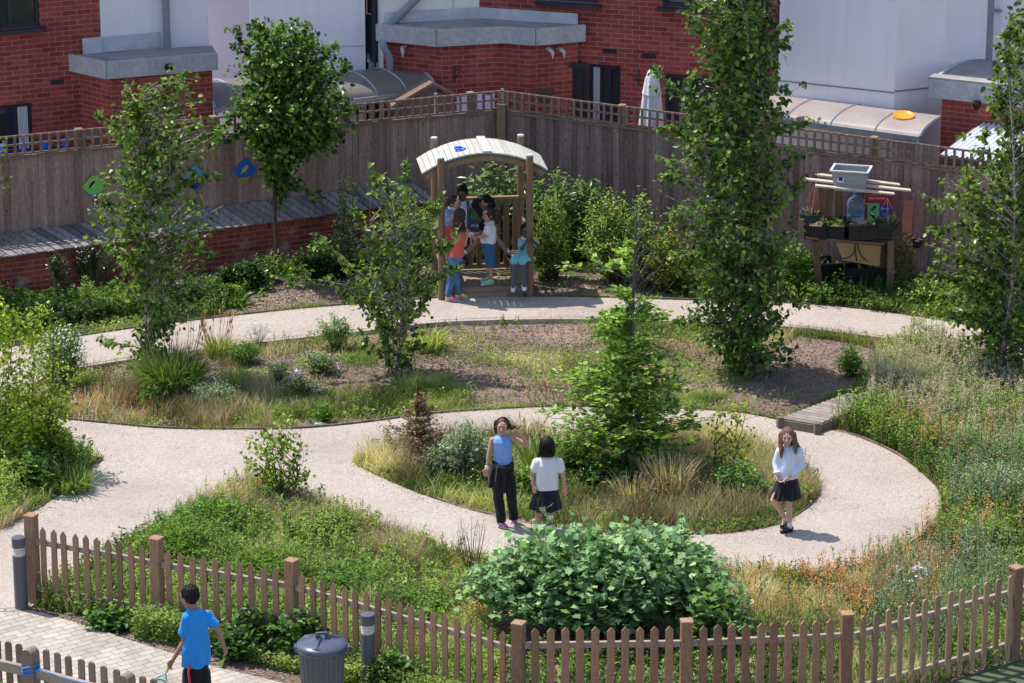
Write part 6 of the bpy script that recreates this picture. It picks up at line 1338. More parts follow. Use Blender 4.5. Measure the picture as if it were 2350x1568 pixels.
tree('overhanging_birch', 'birch outside the left edge whose twigs reach in before the fence', 'tree', (-95, 700),
     [(320, -190, 30), (360, -180, 32), (400, -180, 25), (440, -170, 22), (480, -160, 0)], (-95, 300), 130, .062, L_birch, M_birchb, r0=.04, lpt=11, clump=.3, seed=22, jit=.05)

# ------------------------------------------------------------------ shrubs and single plants
def vr(n, c): return np.full(n, c)
cu = shrub('currant_bush', 'broad flowering currant bush with dusty lobed leaves behind the front fence', 'bush', (1385, 1450), 1.36, .8, 1.12, 1150, 15, .08, L_curr, M_twig, (T_LO, F_LO), dome=.3, up=.15, flat=.55, fill=.45, jit=.05, seed=5, arch=.12, fmin=.25)
for k, (x, y, h_, lab) in enumerate(((1140, 1420, .98, 'leafy lobed shoot rising at the left end of the currant bush'), (1240, 1400, 1.2, 'tall lobed shoot rising before the girl with the black bob'), (1500, 1400, 1.08, 'lobed shoot rising from the right half of the currant bush'), (1560, 1405, 1.12, 'rightmost of the shoots rising out of the currant bush'))):
    shrub('currant_shoot', lab, 'shrub', (x, y), .16, .12, h_, 9, 12, .08, L_curr, M_twig, (T_LO, F_LO), flat=.7, fmin=.3, fill=.75)
shrub('currant_bush', 'young lobed leaf bush right of the big currant, against the fence', 'bush', (1640, 1500), .42, .4, .85, 90, 13, .08, leafmat('young_currant_leaf', [(.06, .12, .04), (.10, .18, .06), (.17, .26, .08)], .4, .55, .3), M_twig, (T_LO, F_LO), flat=.7, seed=6)
shrub('currant_shoot', 'tall upright shoot with lobed leaves standing right of the currant bush', 'shrub', (1700, 1445), .09, .09, .72, 5, 14, .065, L_curr, M_twig, (T_LO, F_LO), flat=.7, fmin=.05)
shrub('laurel_bush', 'broad leaved laurel behind the shelter railing', 'bush', (1165, 592), .95, .4, 1.45, 190, 17, .135, L_laur, M_stem, (T_NA, F_NA), up=.1, flat=.75, seed=2, jit=.05)
shrub('laurel_bush', 'pale broad leaved laurel right of the shelter against the grey fence', 'bush', (1320, 600), .62, .38, 1.35, 150, 16, .13, L_laur, M_stem, (T_NA, F_NA), up=.1, flat=.75, seed=3, jit=.05)
shrub('dark_bush', 'low dark green bush at the foot of the grey fence', 'bush', (1385, 600), .3, .3, .75, 60, 16, .06, L_dark, M_stem, seed=4)
shrub('privet_bush', 'bright small leaved shrub touching the right post of the shelter', 'bush', (1265, 640), .3, .28, 1.25, 150, 34, .032, L_light, M_twig, up=.3, flat=.5, seed=5)
for k, (x, y, h, lab) in enumerate(((1240, 636, 2.05, 'thin whippy shoot right beside the shelter roof'), (1272, 638, 1.85, 'thin whippy shoot between the shelter and the pale laurel'))):
    shrub('privet_shoot', lab, 'shoot', (x, y), .09, .08, h, 3, 60, .04, L_light, M_twig, up=.6, flat=.4, fmin=.35, fill=.85)
shrub('flowering_bush', 'pale yellow green bush with orange tips left of the tallest birch', 'bush', (1430, 650), .72, .45, 1.45, 300, 26, .045, L_light, M_twig, up=.3, flat=.55, seed=7)
shrub('flowering_bush', 'low spreading yellow green bush between the bush with white sacks and the tallest birch', 'bush', (1540, 668), .6, .35, .95, 190, 24, .042, leafmat('orange_tip_leaf', [(.09, .15, .03), (.17, .22, .05), (.4, .25, .05)], .4, .45, .35, pos=[0, .8, 1]), M_twig, up=.3, flat=.55, seed=8)
shrub('feathery_bush', 'grassy bright green bush just left of the shelter', 'bush', (935, 640), .5, .35, 1.25, 170, 26, .055, L_horn, M_stem, (T_NA, F_NA), up=.5, seed=9)
shrub('pale_leaved_shrub', 'slim pale leaved shrub in front of the left fence, right of the bare trunk', 'shrub', (800, 628), .22, .2, 1.5, 40, 34, .045, leafmat('silver_leaf', [(.13, .18, .07), (.24, .28, .13), (.35, .38, .2)], .35, .4, .4), M_twig, up=.3, fill=.5, seed=10)
shrub('dark_shrub', 'dark shrub against the brick planter wall, right of the bare trunk', 'bush', (745, 640), .4, .2, .42, 90, 22, .05, L_dark, M_stem, seed=11)
shrub('dark_shrub', 'dark shrub against the brick planter wall, left of the bare trunk', 'bush', (560, 665), .4, .2, .42, 90, 22, .055, L_dark, M_stem, seed=12)
shrub('dark_shrub', 'dark nettle bed along the left end of the brick planter wall', 'bush', (120, 738), .5, .2, .34, 100, 20, .055, L_dark, M_stem, (T_NA, F_NA), seed=13)
shrub('dark_shrub', 'dark tangle behind the left birch trunk at the brick planter wall', 'bush', (400, 695), .45, .2, .4, 90, 20, .055, L_dark, M_stem, (T_NA, F_NA), seed=14)
shrub('willowherb', 'tall dark willowherb against the brick wall left of the birch', 'plant', (140, 700), .12, .1, 1.05, 14, 30, .06, L_dark, M_stem, (T_NA, F_NA), fill=.7)
shrub('willowherb', 'pale spired plant in front of the brick wall left of the birch', 'plant', (200, 722), .08, .08, .55, 9, 30, .045, L_light, M_stem, (T_NA, F_NA), fill=.7)
clump('rush_clump', 'big rushy grass clump at the foot of the left birch', 'grass clump', (395, 905), .62, .75, 1100, .008, L_grass, lean=.45, heads=(34, .95, L_dry, .08), arch=.7, v=.35)
clump('rush_clump', 'dark grass clump behind the left birch trunk near the wall', 'grass clump', (290, 712), .45, .42, 380, .008, L_grass, lean=.5, arch=.7, v=.2)
clump('spiky_clump', 'dark broad bladed clump beside the path right of the left birch', 'plant', (538, 700), .3, .3, 90, .018, L_horn, lean=.55, arch=.7, v=.4)
clump('day_lily_clump', 'bright green strap leaved clump on bare soil near the upper path at right', 'plant', (2058, 798), .3, .32, 170, .011, L_grass, lean=.5, arch=.6, v=.75)
clump('strap_leaf_clump', 'yellow green strap leaved clump right of the many stemmed birch', 'plant', (985, 800), .35, .36, 180, .01, L_grass, lean=.5, arch=.6, v=.85)
clump('yellow_grass_clump', 'yellow green grass clump right of the big rushes', 'grass clump', (540, 880), .3, .3, 240, .008, L_grass, lean=.6, arch=.6, v=.9)
clump('yellow_grass_clump', 'bright grass tuft standing behind the yellow green clump, nearer the upper path', 'grass clump', (500, 815), .28, .36, 220, .007, L_grass, lean=.4, arch=.5, v=.75, heads=(26, .5, L_rust, .07))
shrub('dark_fine_shrub', 'fine leaved dark green cushion beside the upper path behind the rushes', 'plant', (562, 830), .26, .22, .32, 120, 26, .03, L_horn, M_stem, (T_NA, F_NA), up=.5, seed=15)
shrub('dark_fine_shrub', 'grey green bushy plant hiding the front of the big rushes', 'plant', (500, 935), .36, .28, .42, 150, 24, .032, L_grey, M_stem, (T_NA, F_NA), up=.5, seed=16)
shrub('daisy_bush', 'tall bush of white daisies by the path at the left', 'flowers', (140, 885), .42, .34, .9, 170, 26, .04, L_horn, M_stem, (T_NA, F_NA), up=.7, flowers=(330, .017, L_whitef, .04), seed=17, fill=.45)
shrub('daisy_bush', 'loose daisies growing against the brick wall behind the birch', 'flowers', (215, 668), .5, .15, .8, 60, 14, .05, L_dark, M_stem, (T_NA, F_NA), up=.4, flowers=(80, .017, L_whitef, .03), seed=18, fill=.7)
shrub('yarrow', 'flat white yarrow heads among rusty stalks near the right front', 'flowers', (2085, 1365), .26, .2, .35, 26, 12, .035, L_grey, M_stem, (T_NA, F_NA), flowers=(70, .02, L_whitef, .02), seed=19, fill=.8)
shrub('yarrow', 'lacy white flower stems overhanging the upper path at the left', 'flowers', (590, 795), .22, .14, .42, 26, 8, .02, L_grey, M_stem, (T_NA, F_NA), flowers=(110, .011, L_whitef, .025), fill=.8, seed=20)
shrub('mallow', 'purple flowering mallow behind the dropped white cup', 'flowers', (735, 855), .3, .2, .3, 90, 12, .03, L_horn, M_stem, flowers=(150, .014, L_purp, .04), seed=21, fill=.6)
shrub('mallow', 'purple flowering mallow left of the dropped white cup', 'flowers', (640, 870), .22, .16, .26, 60, 12, .03, L_horn, M_stem, flowers=(90, .014, L_purp, .04), seed=22, fill=.6)
shrub('mallow', 'purple flowering mallow in front of the dropped white cup', 'flowers', (690, 900), .28, .18, .24, 70, 12, .03, L_horn, M_stem, flowers=(110, .014, L_purp, .04), seed=23, fill=.6)
shrub('fern', 'arching ferny shrub at the upper path left of the many stemmed birch', 'plant', (770, 800), .34, .22, .5, 50, 40, .035, L_horn, M_stem, (T_NA, F_NA), up=.2, flat=.8, arch=.3, seed=24)
shrub('dark_plant', 'dark leafy weed on bare soil near the boardwalk', 'plant', (1956, 858), .24, .2, .42, 60, 24, .045, L_horn, M_stem, (T_NA, F_NA), up=.4, seed=25)
shrub('green_shoots', 'upright bright weed at the centre of the dry bed', 'plant', (740, 960), .14, .1, .3, 20, 26, .05, L_horn, M_stem, (T_NA, F_NA), up=.6, seed=26)
shrub('green_shoots', 'upright bright weed before the big rush clump', 'plant', (345, 935), .12, .1, .48, 14, 34, .055, L_horn, M_stem, (T_NA, F_NA), up=.6, fmin=.05, seed=27)
shrub('thistle', 'grey green thistle patch behind the girl in the blue polo', 'plant', (1075, 1100), .4, .3, .72, 110, 30, .045, L_grey, M_stem, (T_NA, F_NA), up=.3, seed=28, fill=.5)
shrub('thistle', 'dark grey green thistles beneath the dead conifer', 'plant', (1010, 1098), .35, .2, .4, 80, 24, .04, L_grey, M_stem, (T_NA, F_NA), up=.3, seed=29)
clump('lily_clump', 'strap leaved clump with two orange brown spikes between the two nearest girls', 'plant', (1235, 1105), .35, .6, 120, .014, L_grass, lean=.35, arch=.5, v=.55, heads=(3, .85, L_rust, .1))
shrub('bramble', 'leafy green bramble under the right side of the hornbeam', 'plant', (1300, 1085), .4, .3, .5, 80, 18, .05, L_horn, M_stem, seed=30)
shrub('leafy_plant', 'broad leafy plants at the foot of the left bed', 'plant', (70, 1130), .38, .22, .4, 70, 14, .1, L_horn, M_stem, up=.4, seed=31)
shrub('yellow_bush', 'yellow flowering bush in the left bed by the path corner', 'bush', (95, 1080), .45, .3, .8, 190, 26, .045, L_yell, M_twig, seed=32)
clump('iris_clump', 'tall green grass in front of the yellow bush in the left bed', 'grass clump', (165, 1130), .4, .42, 260, .009, L_grass, lean=.5, arch=.7, v=.6)
shrub('golden_shoots', 'bright yellow green shoots on the right bank', 'plant', (2215, 1075), .14, .1, .6, 16, 34, .045, L_yell, M_stem, (T_NA, F_NA), seed=33, fmin=.1)
shrub('silver_plant', 'tall silvery stems on the right bank near the path', 'plant', (2270, 1190), .5, .35, .75, 110, 40, .035, L_grey, M_stem, (T_NA, F_NA), up=.6, fmin=.1, seed=34)
shrub('yew_seedling', 'yellow green seedling with a flat top at the right front', 'plant', (1795, 1345), .16, .12, .28, 26, 30, .03, L_yell, M_stem, (T_NA, F_NA), arch=.25, seed=35)
shrub('mossy_mound', 'dark green mossy mound beside the path at the right front', 'plant', (2010, 1325), .42, .2, .14, 160, 22, .022, L_horn, M_stem, (T_NA, F_NA), seed=36)
shrub('grass_stalk', 'thin branching dead weed at the left of the currant bush', 'plant', (1085, 1320), .24, .16, .8, 22, 14, .018, L_dry, M_twig, (T_Q, F_Q), fill=.7, fmin=.4, seed=37)
shrub('dead_stalk', 'single dark dead flower spike standing against the path', 'plant', (978, 1275), .01, .01, .34, 3, 26, .022, L_dry, M_twig, (T_Q, F_Q), fill=.95, fmin=.4)
shrub('fennel', 'tall brown green fennel in front of the pallet stand', 'plant', (2062, 672), .3, .2, .95, 90, 30, .03, leafmat('bronze_leaf', [(.13, .11, .04), (.22, .2, .08), (.33, .29, .13)], .3, .6, .2), M_stem, (T_NA, F_NA), fill=.5, up=.5, seed=38)
shrub('leafy_shrub', 'green leafy shrub between the tallest birch and the pallet stand', 'bush', (1825, 682), .26, .22, .8, 110, 22, .05, L_horn, M_stem, seed=39)
shrub('weed_mound', 'low green weeds in front of the pallet stand', 'plant', (1930, 695), .5, .18, .22, 110, 16, .045, L_horn, M_stem, seed=40)
shrub('weed_mound', 'pale weeds between the pallet stand and the right edge birch', 'plant', (2150, 705), .65, .25, .4, 150, 20, .04, L_light, M_stem, seed=41)
shrub('dry_bush', 'brown seeded weeds against the grey fence right of the pallet stand', 'plant', (2170, 650), .55, .15, .85, 90, 22, .03, L_dry, M_twig, (T_Q, F_Q), seed=42, fill=.5)
shrub('trailing_shrub', 'trailing evergreen shrub along the front of the rounded fence', 'bush', (15, 1745), .6, .35, .75, 170, 30, .035, L_light, M_stem, seed=43)
for k, (x, y, r_, h_, lab) in enumerate(((590, 1492, .34, .5, 'bindweed climbing the fence left of the dustbin'), (700, 1515, .3, .6, 'bindweed behind the dustbin'), (450, 1462, .4, .22, 'low shrub spilling through the fence beside the boy'), (560, 1512, .35, .3, 'dark creeper between the boy and the dustbin'), (905, 1590, .25, .4, 'bindweed at the foot of the fence right of the second bollard'), (260, 1440, .35, .15, 'low creeper below the second fence post'))):
    shrub('bindweed', lab, 'creeper', (x, y), r_, .18, h_, 70, 14, .075, leafmat('bindweed_leaf_%d' % k, [(.03, .075, .02), (.06, .13, .035), (.1, .19, .05)], .4, .42, .4) if k == 0 else bpy.data.materials['bindweed_leaf_0'], M_stem, seed=50+k)
for k, (x, y, rx_, h_, c_, lab) in enumerate(((430, 1290, .7, .5, 'L', 'bright ferny weeds massed near the tip of the front bed'), (620, 1330, .8, .42, 'L', 'bright ferny weeds behind the third fence post'), (820, 1360, .6, .35, 'H', 'mid green weeds behind the straight run of fence'), (960, 1410, .5, .3, 'H', 'reddish green mat of weeds left of the currant bush'), (480, 1220, .5, .35, 'H', 'upright weeds at the narrow end of the front bed'), (760, 1240, .45, .35, 'D', 'dry topped weeds beside the lower path'))):
    shrub('feathery_weeds', lab, 'plant', (x, y), rx_, .5, h_, 220, 26, .04, {'L': leafmat('lime_fern_leaf', [(.06, .13, .02), (.12, .21, .03), (.19, .28, .05)], .42, .5, .3), 'H': L_horn, 'D': L_grass}[c_], M_stem, (T_NA, F_NA), up=.2, flat=.75, seed=60+k)
shrub('leafy_shrub', 'leafy green shrub at the foot of the yellow green sapling in the island bed', 'bush', (1690, 1150), .38, .28, .5, 110, 22, .045, L_horn, M_stem, seed=90)
shrub('leafy_shrub', 'low yellowing shrub at the right tip of the island bed', 'bush', (1800, 1150), .34, .24, .26, 110, 20, .035, L_light, M_stem, seed=91)
shrub('leafy_shrub', 'dark low shrub under the left side of the hornbeam', 'bush', (1400, 1120), .45, .25, .35, 120, 20, .045, L_dark, M_stem, seed=92)
shrub('pale_weed', 'pale green leafy weed beside the girl with the black bob', 'plant', (1200, 1140), .3, .22, .4, 90, 20, .045, L_light, M_stem, seed=93)
clump('reed_clump', 'tall dead reeds with tan stems right of the hornbeam trunk', 'grass clump', (1540, 1150), .55, .62, 520, .005, L_dry, lean=.25, arch=.4)
clump('reed_clump', 'shorter tan reeds left of the yellow green sapling', 'grass clump', (1450, 1165), .4, .42, 300, .005, L_dry, lean=.3, arch=.4)
# seedlings in the trays and dead stems in baskets
def potted(t, w_, d_, z, n, h, lm, L, lps, nm='foliage'):
    mb = MB(); P0 = np.stack([RG.uniform(-w_/2, w_/2, n), RG.uniform(-d_/2, d_/2, n), np.full(n, z)], 1); P1 = P0+np.stack([RG.normal(0, .25*h, n), RG.normal(0, .2*h, n), h*RG.uniform(.5, 1.1, n)], 1); C = curves(P0, P1, .08, 5)
    mb.tubes(C, np.full((n, 5), .0025), k=3, m=1); pos = along(C, RG.uniform(.3, 1, (n, lps))).reshape(-1, 3); leaves(mb, pos, L, T_NA, F_NA, rdir(len(pos), .2)); me = mb.mesh(nm, [lm, M_stem]); o = bpy.data.objects.new(nm, me); COL.objects.link(o); o.parent = t
potted(TR1, .22, .5, .13, 16, .12, L_grey, .03, 6); potted(TR2, .24, .5, .13, 60, .08, L_light, .035, 6); potted(TR3, .45, .4, .14, 5, .55, L_dry, .03, 26, 'foliage')
potted(HB1[0], .18, .18, -.02, 30, .12, L_dry, .02, 6, 'foliage'); potted(HB2[0], .2, .2, -.02, 40, .13, L_dry, .02, 6, 'foliage')
potted(bpy.data.objects['planter_tray.003'], .4, .3, .05, 40, .2, L_horn, .05, 8) if 'planter_tray.003' in bpy.data.objects else None
# ================================================================== PEOPLE
def skinmat(name, c):
    m, nt, out = nodes(name); b = N(nt, 'ShaderNodeBsdfPrincipled'); nt.links.new(ramp(nt, [tuple(x*.9 for x in c), c], noise(nt, 14, 3), [.3, .7]), b.inputs['Base Color'])
    b.inputs['Roughness'].default_value = .5; b.inputs['Subsurface Weight'].default_value = .12; b.inputs['Subsurface Radius'].default_value = (.02, .008, .005); b.inputs['Subsurface Scale'].default_value = .4
    nt.links.new(b.outputs[0], out.inputs[0]); return m
S_fair = skinmat('skin_fair', (.56, .33, .25)); S_olive = skinmat('skin_olive', (.50, .27, .18)); S_brown = skinmat('skin_brown', (.34, .165, .10)); S_dark = skinmat('skin_dark', (.10, .05, .032))
def clothmat(name, c, rough=.85, c1=None): return mat(name, c1 or tuple(x*.85 for x in c), c, scale=6, rough=rough, bump=.012, bscale=17, stretch=(1, 1, .35), sheen=.15, spec=.2)
M_eye = mat('eye_dark', (.02, .012, .01), rough=.2); M_eyew = mat('eye_white', (.6, .57, .55), rough=.3); M_lip = mat('lip', (.33, .12, .1), rough=.5); M_lipd = mat('lip_dark', (.12, .05, .04), rough=.5)
def hairmat(name, c, c2): return mat(name, c, c2, rough=.42, scale=60, stretch=(1, 1, .12), spec=.28, bump=.004, bscale=90)
H_black = mat('hair_black', (.004, .004, .006), (.014, .011, .014), rough=.5, scale=60, stretch=(1, 1, .12), spec=.14, bump=.003, bscale=90); H_dkbr = hairmat('hair_dark_brown', (.018, .010, .009), (.06, .034, .028)); H_brown = hairmat('hair_chestnut', (.10, .04, .025), (.21, .095, .06))
def V3(*a): return np.array(a, float)
def caps(mb, a, b, ra, rb, k=12):
    a, b = np.array(a, float), np.array(b, float); d = b-a; L = np.linalg.norm(d)+1e-6; d = d/L; ps, rs = [], []
    for q in (-.99, -.7, -.35): ps.append(a+d*ra*q); rs.append(ra*math.sqrt(1-q*q))
    for q in (0, .5, 1): ps.append(a+d*L*q); rs.append(ra+(rb-ra)*q)
    for q in (.35, .7, .99): ps.append(b+d*rb*q); rs.append(rb*math.sqrt(1-q*q))
    return mb.tubes(np.array(ps), np.array(rs), k=k, caps=True)
def chain(mb, pts, rs, k=12):
    for i in range(len(pts)-1): caps(mb, pts[i], pts[i+1], rs[i], rs[i+1], k)
def ell(mb, c, r, M=None, k=16, n=10):
    th = np.linspace(0, math.pi, n)[1:-1]; P = [(0, 0, 1)]; 
    for t_ in th:
        for j in range(k): a = 2*math.pi*j/k; P.append((math.sin(t_)*math.cos(a), math.sin(t_)*math.sin(a), math.cos(t_)))
    P.append((0, 0, -1)); P = np.array(P)*np.array(r); nn = len(th); F = [(0, 1+j, 1+(j+1) % k) for j in range(k)]+[(1+i*k+j, 1+(i+1)*k+j, 1+(i+1)*k+(j+1) % k, 1+i*k+(j+1) % k) for i in range(nn-1) for j in range(k)]+[(1+(nn-1)*k+(j+1) % k, 1+(nn-1)*k+j, nn*k+1) for j in range(k)]
    if M is not None: P = P@np.array(M).T
    return mb.add(P+np.array(c), [tuple(reversed(f)) for f in F][::1])
def loft(mb, secs, k=20, ax=None):
    """secs: (center, rx, ry, angle) stacked sections, closed ends"""
    P = []
    for s in secs:
        c, rx, ry = np.array(s[0], float), s[1], s[2]; an = s[3] if len(s) > 3 else 0
        for j in range(k):
            a = 2*math.pi*j/k; x, y = rx*math.cos(a), ry*math.sin(a); P.append(c+V3(x*math.cos(an)-y*math.sin(an), x*math.sin(an)+y*math.cos(an), 0))
    n = len(secs); F = [(i*k+j, i*k+(j+1) % k, (i+1)*k+(j+1) % k, (i+1)*k+j) for i in range(n-1) for j in range(k)]+[tuple(range(k-1, -1, -1)), tuple((n-1)*k+j for j in range(k))]
    return mb.add(P, F)
def remesh(name, mb, m, parent, vox=.006, it=3, fold=0., fs=(12, 12, 3), clampz=None, seed=1, strands=0.):
    me = mb.mesh(name, m); tmp = bpy.data.objects.new('tmp', me); COL.objects.link(tmp)
    r = tmp.modifiers.new('r', 'REMESH'); r.mode = 'VOXEL'; r.voxel_size = vox; r.use_smooth_shade = True
    s = tmp.modifiers.new('s', 'SMOOTH'); s.factor = .5; s.iterations = it
    dg = bpy.context.evaluated_depsgraph_get(); dg.update(); ev = tmp.evaluated_get(dg); m2 = bpy.data.meshes.new_from_object(ev); bpy.data.objects.remove(tmp)
    n = len(m2.vertices); co = np.empty(n*3, np.float32); m2.vertices.foreach_get('co', co); co = co.reshape(-1, 3).astype(float); no = np.empty(n*3, np.float32); m2.vertices.foreach_get('normal', no); no = no.reshape(-1, 3)
    if fold: co += no*((vnoise(co*np.array(fs), 1., seed)-.5)*2*fold+(vnoise(co*np.array(fs)*2.3, 1., seed+3)-.5)*fold)[:, None]
    if strands: co += no*((vnoise(co*np.array((75, 75, 9)), 1., seed)-.5)*2*strands)[:, None]
    if clampz is not None: co[:, 2] = np.maximum(co[:, 2], clampz)
    co -= np.array(parent.location)
    m2.vertices.foreach_set('co', co.astype(np.float32).reshape(-1)); m2.materials.clear()
    for q in (m if isinstance(m, (list, tuple)) else [m]): m2.materials.append(q)
    m2.polygons.foreach_set('use_smooth', np.ones(len(m2.polygons), bool)); m2.polygons.foreach_set('material_index', np.zeros(len(m2.polygons), np.int32)); m2.update()
    o = bpy.data.objects.new(name, m2); COL.objects.link(o); o.parent = parent; return o
def hand(mb, wr, d, pn, s=1., curl=.4, thumb=1):
    """wr wrist, d direction of the fingers, pn palm normal, thumb side sign"""
    wr = np.array(wr, float); d = norm(np.array(d, float)); pn = np.array(pn, float); sd = norm(np.cross(d, pn)); pn = np.cross(sd, d)
    c = wr+d*.035*s
    for q in (-.018, -.006, .006, .018): caps(mb, wr+sd*q*.8*s+d*.008*s, wr+sd*q*s+d*.058*s, .0105*s, .0095*s, 8)
    for q, L, ph in ((-.0215, .040, .1), (-.0073, .047, 0), (.0073, .045, .0), (.0215, .034, .1)):
        b = wr+sd*q*s+d*.06*s; d1 = norm(d+sd*q*5+pn*curl*.8); d2 = norm(d1+pn*curl*1.4); d3 = norm(d2+pn*curl*1.6)
        p1 = b+d1*L*.45*s; p2 = p1+d2*L*.32*s; p3 = p2+d3*L*.25*s; chain(mb, [b, p1, p2, p3], [.0082*s, .0074*s, .0068*s, .0058*s], 8)
    ts = sd*thumb; b = wr+ts*.016*s+d*.014*s; p1 = b+(ts*.8+d*.7+pn*.3)*.026*s; p2 = p1+(d*.9+ts*.2+pn*.4)*.024*s; chain(mb, [b, p1, p2], [.0105*s, .009*s, .0075*s], 8)
def headframe(f, tilt=0.):
    f = norm(np.array(f, float)); up = norm(V3(tilt, 0, 1)-f*np.dot(f, V3(tilt, 0, 1))); sd = np.cross(f, up); return sd, f, up
def head(mb, c, fr, s=1.):
    sd, f, up = fr; M = np.stack([sd, f, up], 1); c = np.array(c)
    ell(mb, c+up*.012*s, (.070*s, .083*s, .086*s), M); ell(mb, c-up*.04*s+f*.018*s, (.050*s, .058*s, .058*s), M)
    ell(mb, c-up*.075*s+f*.045*s, (.022*s, .018*s, .016*s), M)
    caps(mb, c+f*.072*s+up*.012*s, c+f*.092*s-up*.018*s, .007*s, .0115*s, 8)
    for q in (-1, 1): ell(mb, c+sd*q*.071*s-f*.004*s-up*.006*s, (.009*s, .017*s, .024*s), M); ell(mb, c+sd*q*.033*s+f*.05*s-up*.022*s, (.02*s, .02*s, .02*s), M); ell(mb, c+sd*q*.03*s+f*.072*s+up*.028*s, (.02*s, .008*s, .006*s), M)
    ell(mb, c+f*.078*s-up*.045*s, (.018*s, .008*s, .008*s), M)
def face(t, c, fr, s=1., brow=None, lip=None):
    sd, f, up = fr; M = np.stack([sd, f, up], 1); c = np.array(c)
    for q in (-1, 1):
        mb = MB(); ell(mb, c+sd*q*.029*s+f*.0745*s+up*.006*s, (.013*s, .006*s, .0062*s), M, 10, 6); mb.M = [x*0+1 for x in mb.M]; ell(mb, c+sd*q*.029*s+f*.0775*s+up*.006*s, (.0085*s, .0055*s, .0072*s), M, 10, 6); mb.obj('eye', [M_eye, M_eyew], t, smooth=True)
        mb = MB(); caps(mb, c+sd*q*.016*s+f*.0835*s+up*.027*s, c+sd*q*.042*s+f*.071*s+up*.029*s, .0045*s, .003*s, 6); mb.obj('eyebrow', brow or M_eye, t, smooth=True)
    mb = MB(); caps(mb, c-sd*.018*s+f*.079*s-up*.043*s, c+f*.087*s-up*.046*s, .0045*s, .0065*s, 6); caps(mb, c+sd*.018*s+f*.079*s-up*.043*s, c+f*.087*s-up*.046*s, .0045*s, .0065*s, 6); mb.obj('mouth', lip or M_lip, t, smooth=True)
def haircap(mb, c, fr, s=1., back=.02, up_=.022, ex=1.):
    sd, f, up = fr; M = np.stack([sd, f, up], 1); c = np.array(c); ell(mb, c+up*up_*s-f*back*s, (.082*s*ex, .088*s*ex, .092*s*ex), M)
class Fig:
    def __init__(s, label, reg, base, z=PZ, name='person', group=None, Y=None):
        s.reg = reg; p = G(base[0]*.995, base[1]*.995, z); s.Y = p.y if Y is None else Y; s.z = z
        s.t = thing(name, label, 'person', (p.x, s.Y, z), group)
    def px(s, u, v): return ((s.reg[0]+u/s.reg[2])*.995, (s.reg[1]+v/s.reg[2])*.995)
    def j(s, u, v, dy=0.): x, y = s.px(u, v); return np.array(W(x, y, s.Y+dy))
    def g(s, u, v, z=.03): x, y = s.px(u, v); return np.array(G(x, y, s.z+z))
def body(F, skin, J, s=1., hands=(), headargs=None, bare_legs=True, legs=True):
    mb = MB(); n, pel = J['neck'], J['pelvis']; ch = n*.72+pel*.28; be = n*.3+pel*.7
    sa, sb = J['sa'], J['sb']; ang = math.atan2(sb[1]-sa[1], sb[0]-sa[0]); wd = np.linalg.norm(sb-sa)/2
    hw = J.get('hw', .095)*s
    loft(mb, [(pel-V3(0, 0, .06*s), hw*.85, .07*s, ang), (pel, hw, .08*s, ang), (be, hw*.85, .068*s, ang), (ch, wd*.85, .078*s, ang), ((sa+sb)/2+V3(0, 0, -.01), wd*.85, .06*s, ang), (n+V3(0, 0, .0), .035*s, .035*s, ang)])
    hc = J['head']; caps(mb, n-V3(0, 0, .03*s), hc-V3(0, 0, .04*s), .036*s, .034*s)
    head(mb, hc, J['hf'], J.get('hs', s))
    for k in ('a', 'b'):
        if 'e'+k in J:
            chain(mb, [J['s'+k], J['e'+k], J['w'+k]], [.036*s, .027*s, .0185*s])
            caps(mb, J['e'+k], J['e'+k]*.65+J['w'+k]*.35, .027*s, .027*s)
        if legs and 'k'+k in J:
            chain(mb, [J['h'+k], J['k'+k], J['n'+k]], [.062*s, .041*s, .026*s]); calf = J['k'+k]*.68+J['n'+k]*.32; caps(mb, J['k'+k], calf, .04*s, .041*s)
            caps(mb, J['n'+k], J['t'+k] if 't'+k in J else J['n'+k]-V3(0, .05, .02), .026*s, .02*s)
    for h in hands: hand(mb, *h)
    return remesh('body', mb, skin, F.t, .0052, 2)
def shoes(F, J, m, sole, s=1., keys='ab', sock=None, strap=None, low=False):
    for k in keys:
        a, t_ = J['n'+k], J['t'+k]; gz_ = min(a[2]-.055*s, t_[2]-.02) if low else F.z+.001; heel = np.array([a[0], a[1], gz_+.03*s])+norm(np.array([a[0]-t_[0], a[1]-t_[1], 0]))*.015*s; toe = np.array([t_[0], t_[1], gz_+.022*s])
        mb = MB(); chain(mb, [heel+V3(0, 0, .012), (heel+toe)/2+V3(0, 0, .008), toe], [.034*s, .033*s, .029*s]); 
        if not strap: caps(mb, heel+V3(0, 0, .03), (heel*.6+toe*.4)+V3(0, 0, .024), .03*s, .03*s)
        o = remesh('shoe', mb, m, F.t, .005, 2, clampz=gz_+.006)
        mb = MB(); chain(mb, [heel, toe], [.037*s, .033*s]); V = mb.V; mb.V = [np.column_stack([q[:, 0], q[:, 1], np.clip(q[:, 2], gz_, gz_+.014)]) for q in V]; mb.obj('sole', sole, F.t)
        if sock: mb = MB(); caps(mb, a+V3(0, 0, .035*s), a-V3(0, 0, .02), .031*s, .033*s); mb.obj('sock', sock, F.t, smooth=True)
        if strap: mb = MB(); c = heel*.45+toe*.55; sd = norm(np.cross(toe-heel, V3(0, 0, 1))); mb.tubes(np.array([c+sd*.032*math.cos(q)+V3(0, 0, .012+.03*math.sin(q)) for q in np.linspace(0, math.pi, 9)]), np.full(9, .006), k=6, caps=True); mb.obj('strap', m, F.t, smooth=True)
